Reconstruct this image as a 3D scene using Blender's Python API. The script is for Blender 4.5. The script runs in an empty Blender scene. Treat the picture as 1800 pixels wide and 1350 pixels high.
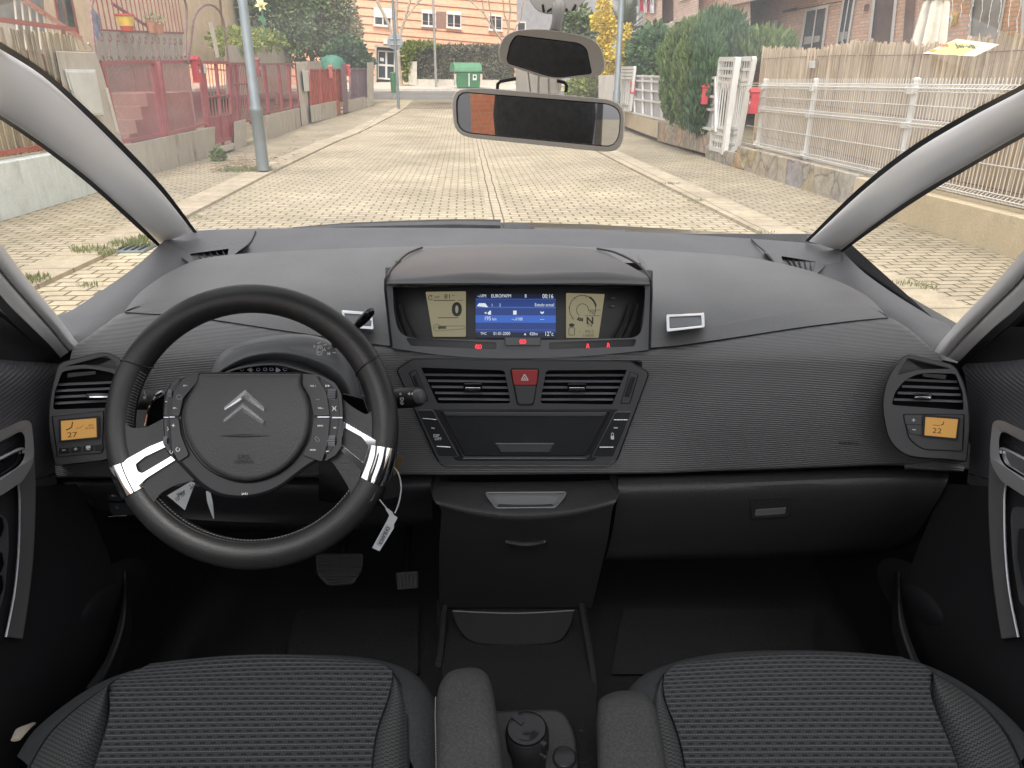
import bpy, bmesh, math, random
from mathutils import Vector, Matrix
from mathutils.geometry import tessellate_polygon
random.seed(7)
scn = bpy.context.scene
C = scn.collection
R = math.radians
V = Vector
# ------------------------------------------------------------------ camera model
F = 1300.0
PITCH = math.atan(533 / F)
SP, CP = math.sin(PITCH), math.cos(PITCH)
CAMZ = 1.42
CAM = V((0, 0, CAMZ))
HEAD = R(-3.46)                       # heading of the street against the car
SH, CH = math.sin(HEAD), math.cos(HEAD)

def ray(px, py):
    u = (px - 900) / F
    v = (675 - py) / F
    return V((u, CP + v * SP, -SP + v * CP))
def P(px, py, Y):
    d = ray(px, py)
    return CAM + d * (Y / d.y)
def PX(px, py, X):
    d = ray(px, py)
    return CAM + d * (X / d.x)
def PZ(px, py, z):
    d = ray(px, py)
    return CAM + d * ((z - CAMZ) / d.z)
def sl(p):                            # world -> along / across the street
    return (p[0] * SH + p[1] * CH, p[0] * CH - p[1] * SH)
def xy(s, l):                         # street -> world
    return (s * SH + l * CH, s * CH - l * SH)
def zg(s):                            # the street climbs gently past 22 m
    if s < 20: return 0.0
    if s < 24: return 0.035 * (s - 20) ** 2 / 8
    if s < 60: return 0.035 * (s - 22)
    return 0.035 * 38 + 0.01 * (s - 60)
def GP(px, py, dz=0.0):               # point of the ground seen at a pixel
    d = ray(px, py)
    lo, hi = 0.5, 400.0
    f = lambda t: (CAM + d * t).z - zg(sl(CAM + d * t)[0]) - dz
    t = lo; step = 0.25
    while t < hi and f(t) > 0: t += step
    a, b = t - step, t
    for _ in range(30):
        m = (a + b) / 2
        if f(m) > 0: a = m
        else: b = m
    return CAM + d * a
def SV(s, l, z=0.0):
    x, y = xy(s, l)
    return V((x, y, zg(s) + z))

class Plane:
    def __init__(self, o, n, right=None):
        self.o = V(o); self.n = V(n).normalized()
        r = V(right) if right is not None else V((1, 0, 0))
        self.r = (r - self.n * r.dot(self.n)).normalized()
        self.u = self.n.cross(self.r).normalized()
        if self.u.z < 0 and abs(self.u.z) > .01: pass
    def at(self, px, py, h=0.0):
        d = ray(px, py)
        t = ((self.o + self.n * h - CAM).dot(self.n)) / d.dot(self.n)
        return CAM + d * t
    def uv(self, p):
        q = V(p) - self.o
        return V((q.dot(self.r), q.dot(self.u), 0))
    def w(self, a, b, h=0.0):
        return self.o + self.r * a + self.u * b + self.n * h
def vplane(a, b, toward=None):        # vertical plane through two points, normal to the camera side
    a, b = V(a), V(b)
    d = (b - a); d.z = 0
    n = V((d.y, -d.x, 0)).normalized()
    if n.dot(CAM - a) < 0: n = -n
    r = V((0, 0, 1)).cross(n)
    return Plane(a, n, r)

# ------------------------------------------------------------------ outlines
def rc(pts, r=4, k=4, closed=True):   # round the corners
    out = []; n = len(pts)
    for i in range(n):
        p = V((*pts[i][:2], 0))
        if not closed and i in (0, n - 1):
            out.append(tuple(p[:2])); continue
        a = V((*pts[i - 1][:2], 0)) - p; b = V((*pts[(i + 1) % n][:2], 0)) - p
        rr = pts[i][2] if len(pts[i]) > 2 else r
        ra = min(rr, a.length * .48); rb = min(rr, b.length * .48)
        if ra < .01 or rb < .01:
            out.append(tuple(p[:2])); continue
        p0 = p + a.normalized() * ra; p2 = p + b.normalized() * rb
        for j in range(k + 1):
            t = j / k
            q = p0 * (1 - t) ** 2 + p * 2 * t * (1 - t) + p2 * t * t
            out.append((q.x, q.y))
    return out
def cr(pts, n=6, closed=False):       # Catmull-Rom through points of any dimension
    m = len(pts); out = []
    rng = range(m) if closed else range(m - 1)
    for i in rng:
        if closed:
            a, b, c, d = pts[i - 1], pts[i], pts[(i + 1) % m], pts[(i + 2) % m]
        else:
            a, b, c, d = pts[max(i - 1, 0)], pts[i], pts[i + 1], pts[min(i + 2, m - 1)]
        for j in range(n):
            t = j / n
            out.append(tuple(.5 * ((2 * b[k]) + (-a[k] + c[k]) * t + (2 * a[k] - 5 * b[k] + 4 * c[k] - d[k]) * t * t
                             + (-a[k] + 3 * b[k] - 3 * c[k] + d[k]) * t ** 3) for k in range(len(b))))
    if not closed: out.append(tuple(pts[-1]))
    return out
def ell(cx, cy, rx, ry, n=28, a0=0, a1=360):
    full = abs(a1 - a0) >= 360
    m = n if full else n - 1
    return [(cx + rx * math.cos(R(a0 + (a1 - a0) * i / m)), cy + ry * math.sin(R(a0 + (a1 - a0) * i / m))) for i in range(n)]

# ------------------------------------------------------------------ mesh builder
class MB:
    def __init__(self):
        self.v = []; self.f = []; self.uvs = {}; self.mi = []
        self.cur = 0
    def vert(self, p):
        self.v.append(tuple(p)); return len(self.v) - 1
    def face(self, idx):
        self.f.append(tuple(idx)); self.mi.append(self.cur)
    def poly(self, pts):
        self.face([self.vert(p) for p in pts]); return self
    def grid(self, rows, close_u=False, uv=True, flip=False):
        ids = [[self.vert(p) for p in r] for r in rows]
        nr, nc = len(rows), len(rows[0])
        if uv:
            vv = 0
            for i in range(nr):
                if i: vv += (V(rows[i][nc // 2]) - V(rows[i - 1][nc // 2])).length
                mid = nc // 2; uu = 0
                self.uvs[ids[i][mid]] = (0, vv)
                for j in range(mid + 1, nc):
                    uu += (V(rows[i][j]) - V(rows[i][j - 1])).length; self.uvs[ids[i][j]] = (uu, vv)
                uu = 0
                for j in range(mid - 1, -1, -1):
                    uu -= (V(rows[i][j]) - V(rows[i][j + 1])).length; self.uvs[ids[i][j]] = (uu, vv)
        for i in range(nr - 1):
            for j in range(nc if close_u else nc - 1):
                k = (j + 1) % nc
                q = [ids[i][j], ids[i][k], ids[i + 1][k], ids[i + 1][j]]
                self.face(q[::-1] if flip else q)
        return ids
    def plate(self, front, back, holes=()):     # front/back loops of 3D points; holes = [(front, back)]
        loops = [front] + [h[0] for h in holes]
        bl = [back] + [h[1] for h in holes]
        fi = [[self.vert(p) for p in l] for l in loops]
        bi = [[self.vert(p) for p in l] for l in bl]
        if not holes:
            self.face(fi[0]); self.face(bi[0][::-1])
        else:
            flat = [i for l in fi for i in l]; flatb = [i for l in bi for i in l]
            for t in tessellate_polygon([[V(p) for p in l] for l in loops]):
                self.face([flat[i] for i in t]); self.face([flatb[i] for i in reversed(t)])
        for a, b in zip(fi, bi):
            n = len(a)
            for i in range(n):
                j = (i + 1) % n
                self.face((a[j], a[i], b[i], b[j]))
        return self
    def pl(self, plane, outline, h0, h1, holes=()):
        fr = [plane.at(x, y, h1) for x, y in outline]; bk = [plane.at(x, y, h0) for x, y in outline]
        return self.plate(fr, bk, [([plane.at(x, y, h1) for x, y in h], [plane.at(x, y, h0) for x, y in h]) for h in holes])
    def box(self, c, s, rot=None):
        c = V(c); m = rot or Matrix.Identity(3)
        ids = []
        for dz in (-.5, .5):
            for dx, dy in ((-.5, -.5), (.5, -.5), (.5, .5), (-.5, .5)):
                ids.append(self.vert(c + m @ V((dx * s[0], dy * s[1], dz * s[2]))))
        a = ids
        for q in ((3, 2, 1, 0), (4, 5, 6, 7), (0, 1, 5, 4), (1, 2, 6, 5), (2, 3, 7, 6), (3, 0, 4, 7)):
            self.face([a[i] for i in q])
        return self
    def bar(self, a, b, w, t=None, up=(0, 0, 1)):   # rectangular bar between two points
        a, b = V(a), V(b); d = (b - a).normalized(); t = t or w
        up = V(up)
        if abs(d.dot(up)) > .99: up = V((1, 0, 0))
        s = d.cross(up).normalized(); u = s.cross(d)
        q = [s * (w / 2) + u * (t / 2), -s * (w / 2) + u * (t / 2), -s * (w / 2) - u * (t / 2), s * (w / 2) - u * (t / 2)]
        A = [self.vert(a + x) for x in q]; B = [self.vert(b + x) for x in q]
        self.face(A); self.face(B[::-1])
        for i in range(4): self.face((A[(i + 1) % 4], A[i], B[i], B[(i + 1) % 4]))
        return self
    def tube(self, path, r, n=8, closed=False, cap=True, flat=1.0):
        path = [V(p) for p in path]; m = len(path)
        rr = r if isinstance(r, (list, tuple)) else [r] * m
        prev = None; rings = []
        for i in range(m):
            if closed: t = (path[(i + 1) % m] - path[i - 1])
            else: t = path[min(i + 1, m - 1)] - path[max(i - 1, 0)]
            t.normalize()
            if prev is None:
                s = t.cross(V((0, 0, 1)))
                if s.length < .05: s = t.cross(V((1, 0, 0)))
            else:
                s = prev - t * prev.dot(t)
            s.normalize(); prev = s; u = s.cross(t)
            rings.append([path[i] + (s * math.cos(2 * math.pi * k / n) + u * math.sin(2 * math.pi * k / n) * flat) * rr[i] for k in range(n)])
        if closed: rings.append(rings[0])
        ids = self.grid(rings, close_u=True, uv=False, flip=True)
        if cap and not closed:
            self.face(ids[0][::-1]); self.face(ids[-1])
        return self
    def lathe(self, o, axis, prof, n=24, cap=True):     # prof = [(radius, height)]
        o = V(o); a = V(axis).normalized()
        s = a.cross(V((0, 0, 1)))
        if s.length < .05: s = a.cross(V((1, 0, 0)))
        s.normalize(); u = a.cross(s)
        rings = [[o + a * h + (s * math.cos(2 * math.pi * k / n) + u * math.sin(2 * math.pi * k / n)) * max(r, 1e-5) for k in range(n)] for r, h in prof]
        ids = self.grid(rings, close_u=True, uv=False)
        if cap: self.face(ids[0][::-1]); self.face(ids[-1])
        return self
    def build(self, name, mat, parent=None, smooth=35, bevel=0, seg=2, label=None, recalc=False):
        me = bpy.data.meshes.new(name)
        me.from_pydata(self.v, [], self.f)
        mats = mat if isinstance(mat, (list, tuple)) else [mat]
        for m in mats: me.materials.append(m)
        if len(mats) > 1: me.polygons.foreach_set('material_index', self.mi)
        if self.uvs:
            uvl = me.uv_layers.new(name='UVMap')
            for lp in me.loops:
                uvl.data[lp.index].uv = self.uvs.get(lp.vertex_index, (0, 0))
        me.validate()
        if recalc:
            bm = bmesh.new(); bm.from_mesh(me); bmesh.ops.recalc_face_normals(bm, faces=bm.faces); bm.to_mesh(me); bm.free()
        if smooth:
            me.polygons.foreach_set('use_smooth', [True] * len(me.polygons))
            me.set_sharp_from_angle(angle=R(smooth))
        ob = bpy.data.objects.new(name, me); C.objects.link(ob)
        if bevel:
            b = ob.modifiers.new('Bevel', 'BEVEL'); b.width = bevel; b.segments = seg; b.limit_method = 'ANGLE'
            b.angle_limit = R(30); b.harden_normals = bool(smooth)
            b.use_clamp_overlap = True
        if parent is not None: ob.parent = parent
        if label: ob['label'] = label
        return ob

def loft(rows, nu=5, nv=5, tf=None):
    """rows: lists of (px, py, Y) -> dense grid of world points"""
    R1 = [cr(r, nu) for r in rows]
    cols = list(zip(*R1))
    cols = [cr(c, nv) for c in cols]
    g = list(zip(*cols))
    tf = tf or P
    return [[tf(*p) for p in r] for r in g]
def resample(pts, n):
    d = [0]
    for a, b in zip(pts, pts[1:]): d.append(d[-1] + math.dist(a, b))
    out = []; j = 0
    for i in range(n):
        t = d[-1] * i / (n - 1)
        while j < len(d) - 2 and d[j + 1] < t: j += 1
        k = (t - d[j]) / max(d[j + 1] - d[j], 1e-9)
        out.append(tuple(a + (b - a) * k for a, b in zip(pts[j], pts[j + 1])))
    return out

def empty(name, loc=(0, 0, 0), label=None, cat=None, group=None):
    o = bpy.data.objects.new(name, None); C.objects.link(o); o.location = loc; o.empty_display_size = .2
    if label: o['label'] = label; o['kind'] = 'thing'
    if cat: o['category'] = cat
    if group: o['group'] = group
    return o
def tag(o, label, cat, group=None, kind=None):
    o['label'] = label; o['category'] = cat
    if group: o['group'] = group
    o['kind'] = kind or 'thing'
    return o
def adopt(root, *obs):                # meshes built in world space become parts of a thing with a located base
    bpy.context.view_layer.update() if False else None
    for o in obs:
        o.parent = root
        o.matrix_parent_inverse = Matrix.Translation(-root.location)
def rebase(root, loc):
    """move an Empty to its base without moving its world-space parts"""
    root.location = loc
    for c in root.children:
        c.matrix_parent_inverse = Matrix.Translation(-V(loc))
    return root
def struct(o, kind='structure'):
    o['kind'] = kind; return o

_fonts = {}
def text(body, name, mat, parent, o, right, up, size, depth=.0003, align='CENTER', shear=0, bold=0, sx=1.0):
    cu = bpy.data.curves.new('t', 'FONT'); cu.body = body; cu.size = 1; cu.align_x = align; cu.align_y = 'CENTER'
    cu.shear = shear; cu.offset = bold; cu.resolution_u = 3
    to = bpy.data.objects.new('t', cu); C.objects.link(to)
    dg = bpy.context.evaluated_depsgraph_get(); dg.update()
    me = bpy.data.meshes.new_from_object(to.evaluated_get(dg))
    bpy.data.objects.remove(to); bpy.data.curves.remove(cu)
    r = V(right).normalized(); u = V(up).normalized(); n = r.cross(u).normalized()
    o = V(o)
    for v in me.vertices:
        v.co = o + r * v.co.x * size * sx + u * v.co.y * size + n * depth
    me.name = name; me.materials.clear(); me.materials.append(mat)
    ob = bpy.data.objects.new(name, me); C.objects.link(ob); ob.parent = parent
    return ob
def ptext(body, plane, px, py, hpx, h, name, mat, parent, ang=0, **k):
    """text on a plane: centred at a pixel, cap height hpx pixels"""
    o = plane.at(px, py, h)
    a = R(ang)
    rr = plane.at(px + 5 * math.cos(a), py + 5 * math.sin(a), h) - o
    uu = plane.at(px + 5 * math.sin(a), py - 5 * math.cos(a), h) - o
    sz = hpx * (uu.length / 5) / .70
    return text(body, name, mat, parent, o, rr, uu, sz, **k)

# ------------------------------------------------------------------ materials
def nt(name):
    m = bpy.data.materials.new(name); m.use_nodes = True
    t = m.node_tree; b = t.nodes['Principled BSDF']
    return m, t, b
def N(t, typ, **k):
    n = t.nodes.new(typ)
    for a, v in k.items():
        if a.startswith('i_'):
            key = a[2:]
            n.inputs[int(key) if key.isdigit() else key.replace('_', ' ')].default_value = v
        else: setattr(n, a, v)
    return n
def col3(c): return (c[0], c[1], c[2], 1)
def pm(name, c, rough=.5, metal=0, bump=None, var=None, spec=.5, coat=0, bdist=.002, var2=None, coord='Object'):
    """principled with noise bump (scale, strength) and colour variation (scale, amount 0..1)"""
    m, t, b = nt(name)
    L = t.links.new
    b.inputs['Base Color'].default_value = col3(c); b.inputs['Roughness'].default_value = rough
    b.inputs['Metallic'].default_value = metal; b.inputs['Specular IOR Level'].default_value = spec
    b.inputs['Coat Weight'].default_value = coat
    tc = N(t, 'ShaderNodeTexCoord')
    src = None
    for vv in (var, var2):
        if not vv: continue
        no = N(t, 'ShaderNodeTexNoise', i_Scale=vv[0], i_Detail=6, i_Roughness=.6); L(tc.outputs[coord], no.inputs['Vector'])
        mp = N(t, 'ShaderNodeMapRange', i_1=.3, i_2=.7, i_3=1 - vv[1], i_4=1 + vv[1]); L(no.outputs['Fac'], mp.inputs[0])
        mx = N(t, 'ShaderNodeMix', data_type='RGBA', blend_type='MULTIPLY'); mx.inputs[0].default_value = 1
        if src is None: mx.inputs[6].default_value = col3(c)
        else: L(src, mx.inputs[6])
        cmb = N(t, 'ShaderNodeCombineColor'); [L(mp.outputs[0], cmb.inputs[i]) for i in range(3)]
        L(cmb.outputs[0], mx.inputs[7]); src = mx.outputs[2]
    if src is not None:
        L(src, b.inputs['Base Color'])
    if bump:
        no = N(t, 'ShaderNodeTexNoise', i_Scale=bump[0], i_Detail=3); L(tc.outputs[coord], no.inputs['Vector'])
        bp = N(t, 'ShaderNodeBump', i_Strength=bump[1], i_Distance=bdist); L(no.outputs['Fac'], bp.inputs['Height']); L(bp.outputs[0], b.inputs['Normal'])
    return m
def em(name, c, s):
    m, t, b = nt(name); b.inputs['Base Color'].default_value = col3([x * .3 for x in c]); b.inputs['Emission Color'].default_value = col3(c)
    b.inputs['Emission Strength'].default_value = s; b.inputs['Roughness'].default_value = .35
    return m
def math_(t, op, a, b=None, c=None):
    n = N(t, 'ShaderNodeMath', operation=op)
    for i, x in enumerate((a, b, c)):
        if x is None: continue
        if isinstance(x, (int, float)): n.inputs[i].default_value = x
        else: t.links.new(x, n.inputs[i])
    return n.outputs[0]
# ================================================================== MATERIALS: CAR
def ridged(name, c, pitch=.0036, strength=.5, rough=.42, axis=2, warp=.03, rot=None):
    m, t, b = nt(name); L = t.links.new
    b.inputs['Base Color'].default_value = col3(c); b.inputs['Roughness'].default_value = rough; b.inputs['Specular IOR Level'].default_value = .5
    tc = N(t, 'ShaderNodeTexCoord'); mp = N(t, 'ShaderNodeMapping'); L(tc.outputs['Object'], mp.inputs['Vector'])
    if rot: mp.inputs['Rotation'].default_value = rot
    no = N(t, 'ShaderNodeTexNoise', i_Scale=9, i_Detail=3); L(mp.outputs[0], no.inputs['Vector'])
    sep = N(t, 'ShaderNodeSeparateXYZ'); L(mp.outputs[0], sep.inputs[0])
    z = math_(t, 'ADD', math_(t, 'MULTIPLY', sep.outputs[axis], 2 * math.pi / pitch), math_(t, 'MULTIPLY', no.outputs['Fac'], warp * 26))
    s = math_(t, 'SINE', z)
    n2 = N(t, 'ShaderNodeTexNoise', i_Scale=700, i_Detail=1); L(tc.outputs['Object'], n2.inputs['Vector'])
    h = math_(t, 'ADD', s, math_(t, 'MULTIPLY', n2.outputs['Fac'], 1.2))
    bp = N(t, 'ShaderNodeBump', i_Strength=strength, i_Distance=.0006); L(h, bp.inputs['Height']); L(bp.outputs[0], b.inputs['Normal'])
    # base colour follows the ridges too: darker in the grooves, paler on the tops
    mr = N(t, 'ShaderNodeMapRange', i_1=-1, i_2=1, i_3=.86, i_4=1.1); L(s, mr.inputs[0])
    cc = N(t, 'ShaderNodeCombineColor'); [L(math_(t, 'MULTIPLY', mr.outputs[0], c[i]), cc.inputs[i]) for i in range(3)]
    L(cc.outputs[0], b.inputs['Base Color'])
    return m
M = {}
M['pad'] = pm('soft_dash_pad', (0.139, 0.14, 0.143), .52, bump=(900, .35), bdist=.0004, var=(5, .13), var2=(420, .1))
M['shelf'] = pm('dash_shelf_plastic', (0.105, 0.106, 0.111), .58, bump=(1100, .3), bdist=.0003, var=(6, .12), var2=(420, .1))
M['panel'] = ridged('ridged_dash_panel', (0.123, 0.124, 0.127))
M['hood'] = pm('display_hood', (0.105, 0.105, 0.108), .45, bump=(800, .3), bdist=.0004)
M['bezel'] = pm('grey_bezel', (0.134, 0.138, 0.145), .42, bump=(1200, .15), bdist=.0002)
M['fascia'] = pm('fascia_plastic', (0.0832, 0.0844, 0.0887), .4, bump=(1200, .15), bdist=.0002)
M['fascia_dark'] = pm('fascia_dark_plastic', (0.0272, 0.0285, 0.0315), .36, bump=(1000, .15), bdist=.0002, var=(14, .2))
M['black'] = pm('black_plastic', (.008, .008, .009), .45, bump=(700, .2), bdist=.0003)
M['void'] = pm('vent_cavity', (.003, .003, .003), .8)
M['slat'] = pm('vent_slat', (0.144, 0.144, 0.162), .35)
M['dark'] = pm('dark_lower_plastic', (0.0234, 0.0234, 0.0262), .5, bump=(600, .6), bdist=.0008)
M['grain'] = pm('grained_console', (0.0321, 0.0328, 0.0333), .48, bump=(420, .8), bdist=.0012)
M['leather'] = pm('black_leather', (0.0204, 0.0204, 0.0208), .4, bump=(330, .3), bdist=.001, var=(30, .2), var2=(9, .15))
M['airbag'] = pm('airbag_cover', (0.0547, 0.0555, 0.0579), .5, bump=(480, .6), bdist=.0008)
M['badge'] = pm('badge_chrome', (.92, .93, .95), .18, .75)
M['chrome'] = pm('chrome', (.88, .89, .91), .06, 1, var=(20, .03))
M['satin'] = pm('satin_silver', (.5, .5, .51), .32, .55, bump=(900, .08), bdist=.0002)
M['trimgrey'] = pm('grey_door_trim', (0.192, 0.192, 0.194), .4, .3, bump=(1000, .1), bdist=.0002)
M['pillar'] = pm('pillar_plastic', (0.788, 0.784, 0.781), .4, .08, bump=(700, .2), bdist=.0004)
M['cream'] = pm('warm_grey_plastic', (0.845, 0.797, 0.731), .42, bump=(700, .15), bdist=.0003)
M['mount'] = pm('mount_plastic', (.3, .285, .265), .5, bump=(700, .15), bdist=.0003)
M['hub'] = pm('hub_plastic', (.022, .023, .026), .45, bump=(900, .2), bdist=.0003)
M['rubber'] = pm('rubber_seal', (.008, .008, .011), .4)
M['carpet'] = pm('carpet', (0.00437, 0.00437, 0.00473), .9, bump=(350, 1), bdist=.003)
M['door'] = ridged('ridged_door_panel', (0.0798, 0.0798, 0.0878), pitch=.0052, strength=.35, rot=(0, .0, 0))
M['gloss'] = pm('gloss_black', (.006, .006, .008), .08, coat=.5)
M['red'] = pm('hazard_red', (.42, .06, .06), .38, bump=(1000, .1), bdist=.0002)
M['white'] = pm('white_print', (.75, .76, .78), .5)
M['greyprint'] = pm('grey_print', (.28, .29, .31), .5)
M['silverline'] = pm('silver_line', (.55, .56, .6), .25, .7)
M['paper'] = pm('white_paper', (.72, .75, .76), .6, var=(60, .04))
M['ink'] = pm('black_ink', (.02, .02, .03), .6)
M['wire'] = pm('white_wire', (.75, .75, .76), .4)
M['brass'] = pm('worn_brass', (.34, .25, .13), .3, .9)
M['stitch'] = pm('grey_thread', (.2, .2, .2), .7)
M['lcd'] = em('lcd_sage', (.36, .32, .19), .55)
M['lcd_ink'] = pm('lcd_segment', (.02, .02, .015), .4)
M['lcd_ghost'] = pm('lcd_ghost', (.16, .15, .09), .4)
M['orange'] = em('lcd_amber', (.62, .33, .09), .62)
M['screen'] = em('screen_blue', (.012, .045, .22), .8)
M['screen_hi'] = em('screen_bright_blue', (.03, .12, .5), .9)
M['screen_dk'] = em('screen_navy', (.004, .008, .03), .8)
M['screen_tx'] = em('screen_text', (.75, .82, .9), .85)
M['redlamp'] = em('red_lamp', (1, .03, .05), 2.2)
M['beltcloth'] = pm('beige_belt', (.4, .36, .3), .7)
# glass: clear with a film of dust
def glass(name, haze=.03, refl=.05, tint=(1, 1, 1), dirt=False):
    m, t, b = nt(name); t.nodes.remove(b); L = t.links.new
    out = t.nodes['Material Output']
    tr = N(t, 'ShaderNodeBsdfTransparent', i_Color=col3(tint)); df = N(t, 'ShaderNodeBsdfTranslucent', i_Color=(.9, .9, .92, 1))
    gl = N(t, 'ShaderNodeBsdfGlossy', i_Roughness=.02, i_Color=(1, 1, 1, 1))
    m1 = N(t, 'ShaderNodeMixShader'); m1.inputs[0].default_value = haze; L(tr.outputs[0], m1.inputs[1]); L(df.outputs[0], m1.inputs[2])
    if dirt:          # uneven film: broad wiper smears and dust
        tc = N(t, 'ShaderNodeTexCoord'); no = N(t, 'ShaderNodeTexNoise', i_Scale=2.2, i_Detail=8, i_Roughness=.7, i_Distortion=1.2); L(tc.outputs['Object'], no.inputs['Vector'])
        mr = N(t, 'ShaderNodeMapRange', i_1=.3, i_2=.75, i_3=haze * .45, i_4=haze * 1.9); L(no.outputs['Fac'], mr.inputs[0]); L(mr.outputs[0], m1.inputs[0])
    m2 = N(t, 'ShaderNodeMixShader'); m2.inputs[0].default_value = refl; L(m1.outputs[0], m2.inputs[1]); L(gl.outputs[0], m2.inputs[2])
    L(m2.outputs[0], out.inputs[0])
    return m
M['glass'] = glass('windscreen_glass', .055, .035, dirt=True)
M['sideglass'] = glass('side_glass', .02, .03)
M['tint'] = glass('tinted_rear_glass', .01, .05, (.14, .14, .15))
M['fill_roofglass'] = glass('tinted_fill_roof_glass', .01, .04, (.62, .62, .63))
M['mirror'] = pm('mirror_glass', (.72, .72, .74), .015, 1)

def fabric(name, base, line, dash, kind='rows'):
    m, t, b = nt(name); L = t.links.new
    b.inputs['Roughness'].default_value = .85; b.inputs['Specular IOR Level'].default_value = .2
    uv = N(t, 'ShaderNodeUVMap', uv_map='UVMap'); sep = N(t, 'ShaderNodeSeparateXYZ'); L(uv.outputs[0], sep.inputs[0])
    no = N(t, 'ShaderNodeTexNoise', i_Scale=25, i_Detail=2); L(uv.outputs[0], no.inputs['Vector'])
    wob = math_(t, 'MULTIPLY', no.outputs['Fac'], .0009)
    if kind == 'rows':
        pv, pu = .0082, .0125
        v = math_(t, 'DIVIDE', math_(t, 'ADD', sep.outputs[1], wob), pv)
        fr = math_(t, 'FRACT', v); row = math_(t, 'FLOOR', v)
        ln = math_(t, 'LESS_THAN', fr, .13)
        u = math_(t, 'ADD', math_(t, 'DIVIDE', sep.outputs[0], pu), math_(t, 'MULTIPLY', row, .5))
        fu = math_(t, 'FRACT', u)
        ds = math_(t, 'MULTIPLY', math_(t, 'LESS_THAN', fu, .5), math_(t, 'MULTIPLY', math_(t, 'GREATER_THAN', fr, .48), math_(t, 'LESS_THAN', fr, .78)))
        brk = math_(t, 'GREATER_THAN', math_(t, 'FRACT', math_(t, 'DIVIDE', sep.outputs[0], .0035)), .22)
        ln = math_(t, 'MULTIPLY', ln, brk)
        h = math_(t, 'SUBTRACT', math_(t, 'SINE', math_(t, 'MULTIPLY', fr, math.pi)), math_(t, 'MULTIPLY', ds, .6))
    else:
        u = math_(t, 'DIVIDE', sep.outputs[0], .006); v = math_(t, 'DIVIDE', math_(t, 'ADD', sep.outputs[1], wob), .0055)
        zz = math_(t, 'ABSOLUTE', math_(t, 'SUBTRACT', math_(t, 'FRACT', u), .5))
        fr = math_(t, 'FRACT', math_(t, 'ADD', v, math_(t, 'MULTIPLY', zz, .9)))
        ds = math_(t, 'LESS_THAN', fr, .3); ln = math_(t, 'GREATER_THAN', fr, .86)
        h = math_(t, 'SINE', math_(t, 'MULTIPLY', fr, math.pi))
    n3 = N(t, 'ShaderNodeTexNoise', i_Scale=900, i_Detail=1); L(uv.outputs[0], n3.inputs['Vector'])
    mx1 = N(t, 'ShaderNodeMix', data_type='RGBA'); mx1.inputs[6].default_value = col3(base); mx1.inputs[7].default_value = col3(line); L(ln, mx1.inputs[0])
    mx2 = N(t, 'ShaderNodeMix', data_type='RGBA'); L(mx1.outputs[2], mx2.inputs[6]); mx2.inputs[7].default_value = col3(dash); L(ds, mx2.inputs[0])
    mx3 = N(t, 'ShaderNodeMix', data_type='RGBA', blend_type='MULTIPLY'); mx3.inputs[0].default_value = .6; L(mx2.outputs[2], mx3.inputs[6])
    mr = N(t, 'ShaderNodeMapRange', i_1=.25, i_2=.75, i_3=.5, i_4=1.5); L(n3.outputs['Fac'], mr.inputs[0])
    cc = N(t, 'ShaderNodeCombineColor'); [L(mr.outputs[0], cc.inputs[i]) for i in range(3)]; L(cc.outputs[0], mx3.inputs[7])
    L(mx3.outputs[2], b.inputs['Base Color'])
    bp = N(t, 'ShaderNodeBump', i_Strength=.3, i_Distance=.0008); L(h, bp.inputs['Height']); L(bp.outputs[0], b.inputs['Normal'])
    return m
M['rows'] = fabric('striped_seat_cloth', (.036, .038, .042), (.115, .118, .122), (.013, .014, .015))
M['knit'] = fabric('herringbone_seat_cloth', (.05, .053, .055), (.085, .088, .09), (.018, .019, .02), 'zig')
M['bolster'] = pm('plain_seat_cloth', (0.037, 0.0395, 0.0432), .9, bump=(900, .8), bdist=.001, var=(300, .25), spec=.2)
M['headcloth'] = pm('headrest_cloth', (.14, .145, .15), .9, bump=(900, .8), bdist=.001, var=(60, .2), spec=.2)
M['velour'] = pm('armrest_velour', (0.052, 0.0515, 0.052), .9, bump=(800, .8), bdist=.001, var=(350, .3), var2=(18, .1), spec=.2)

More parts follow.
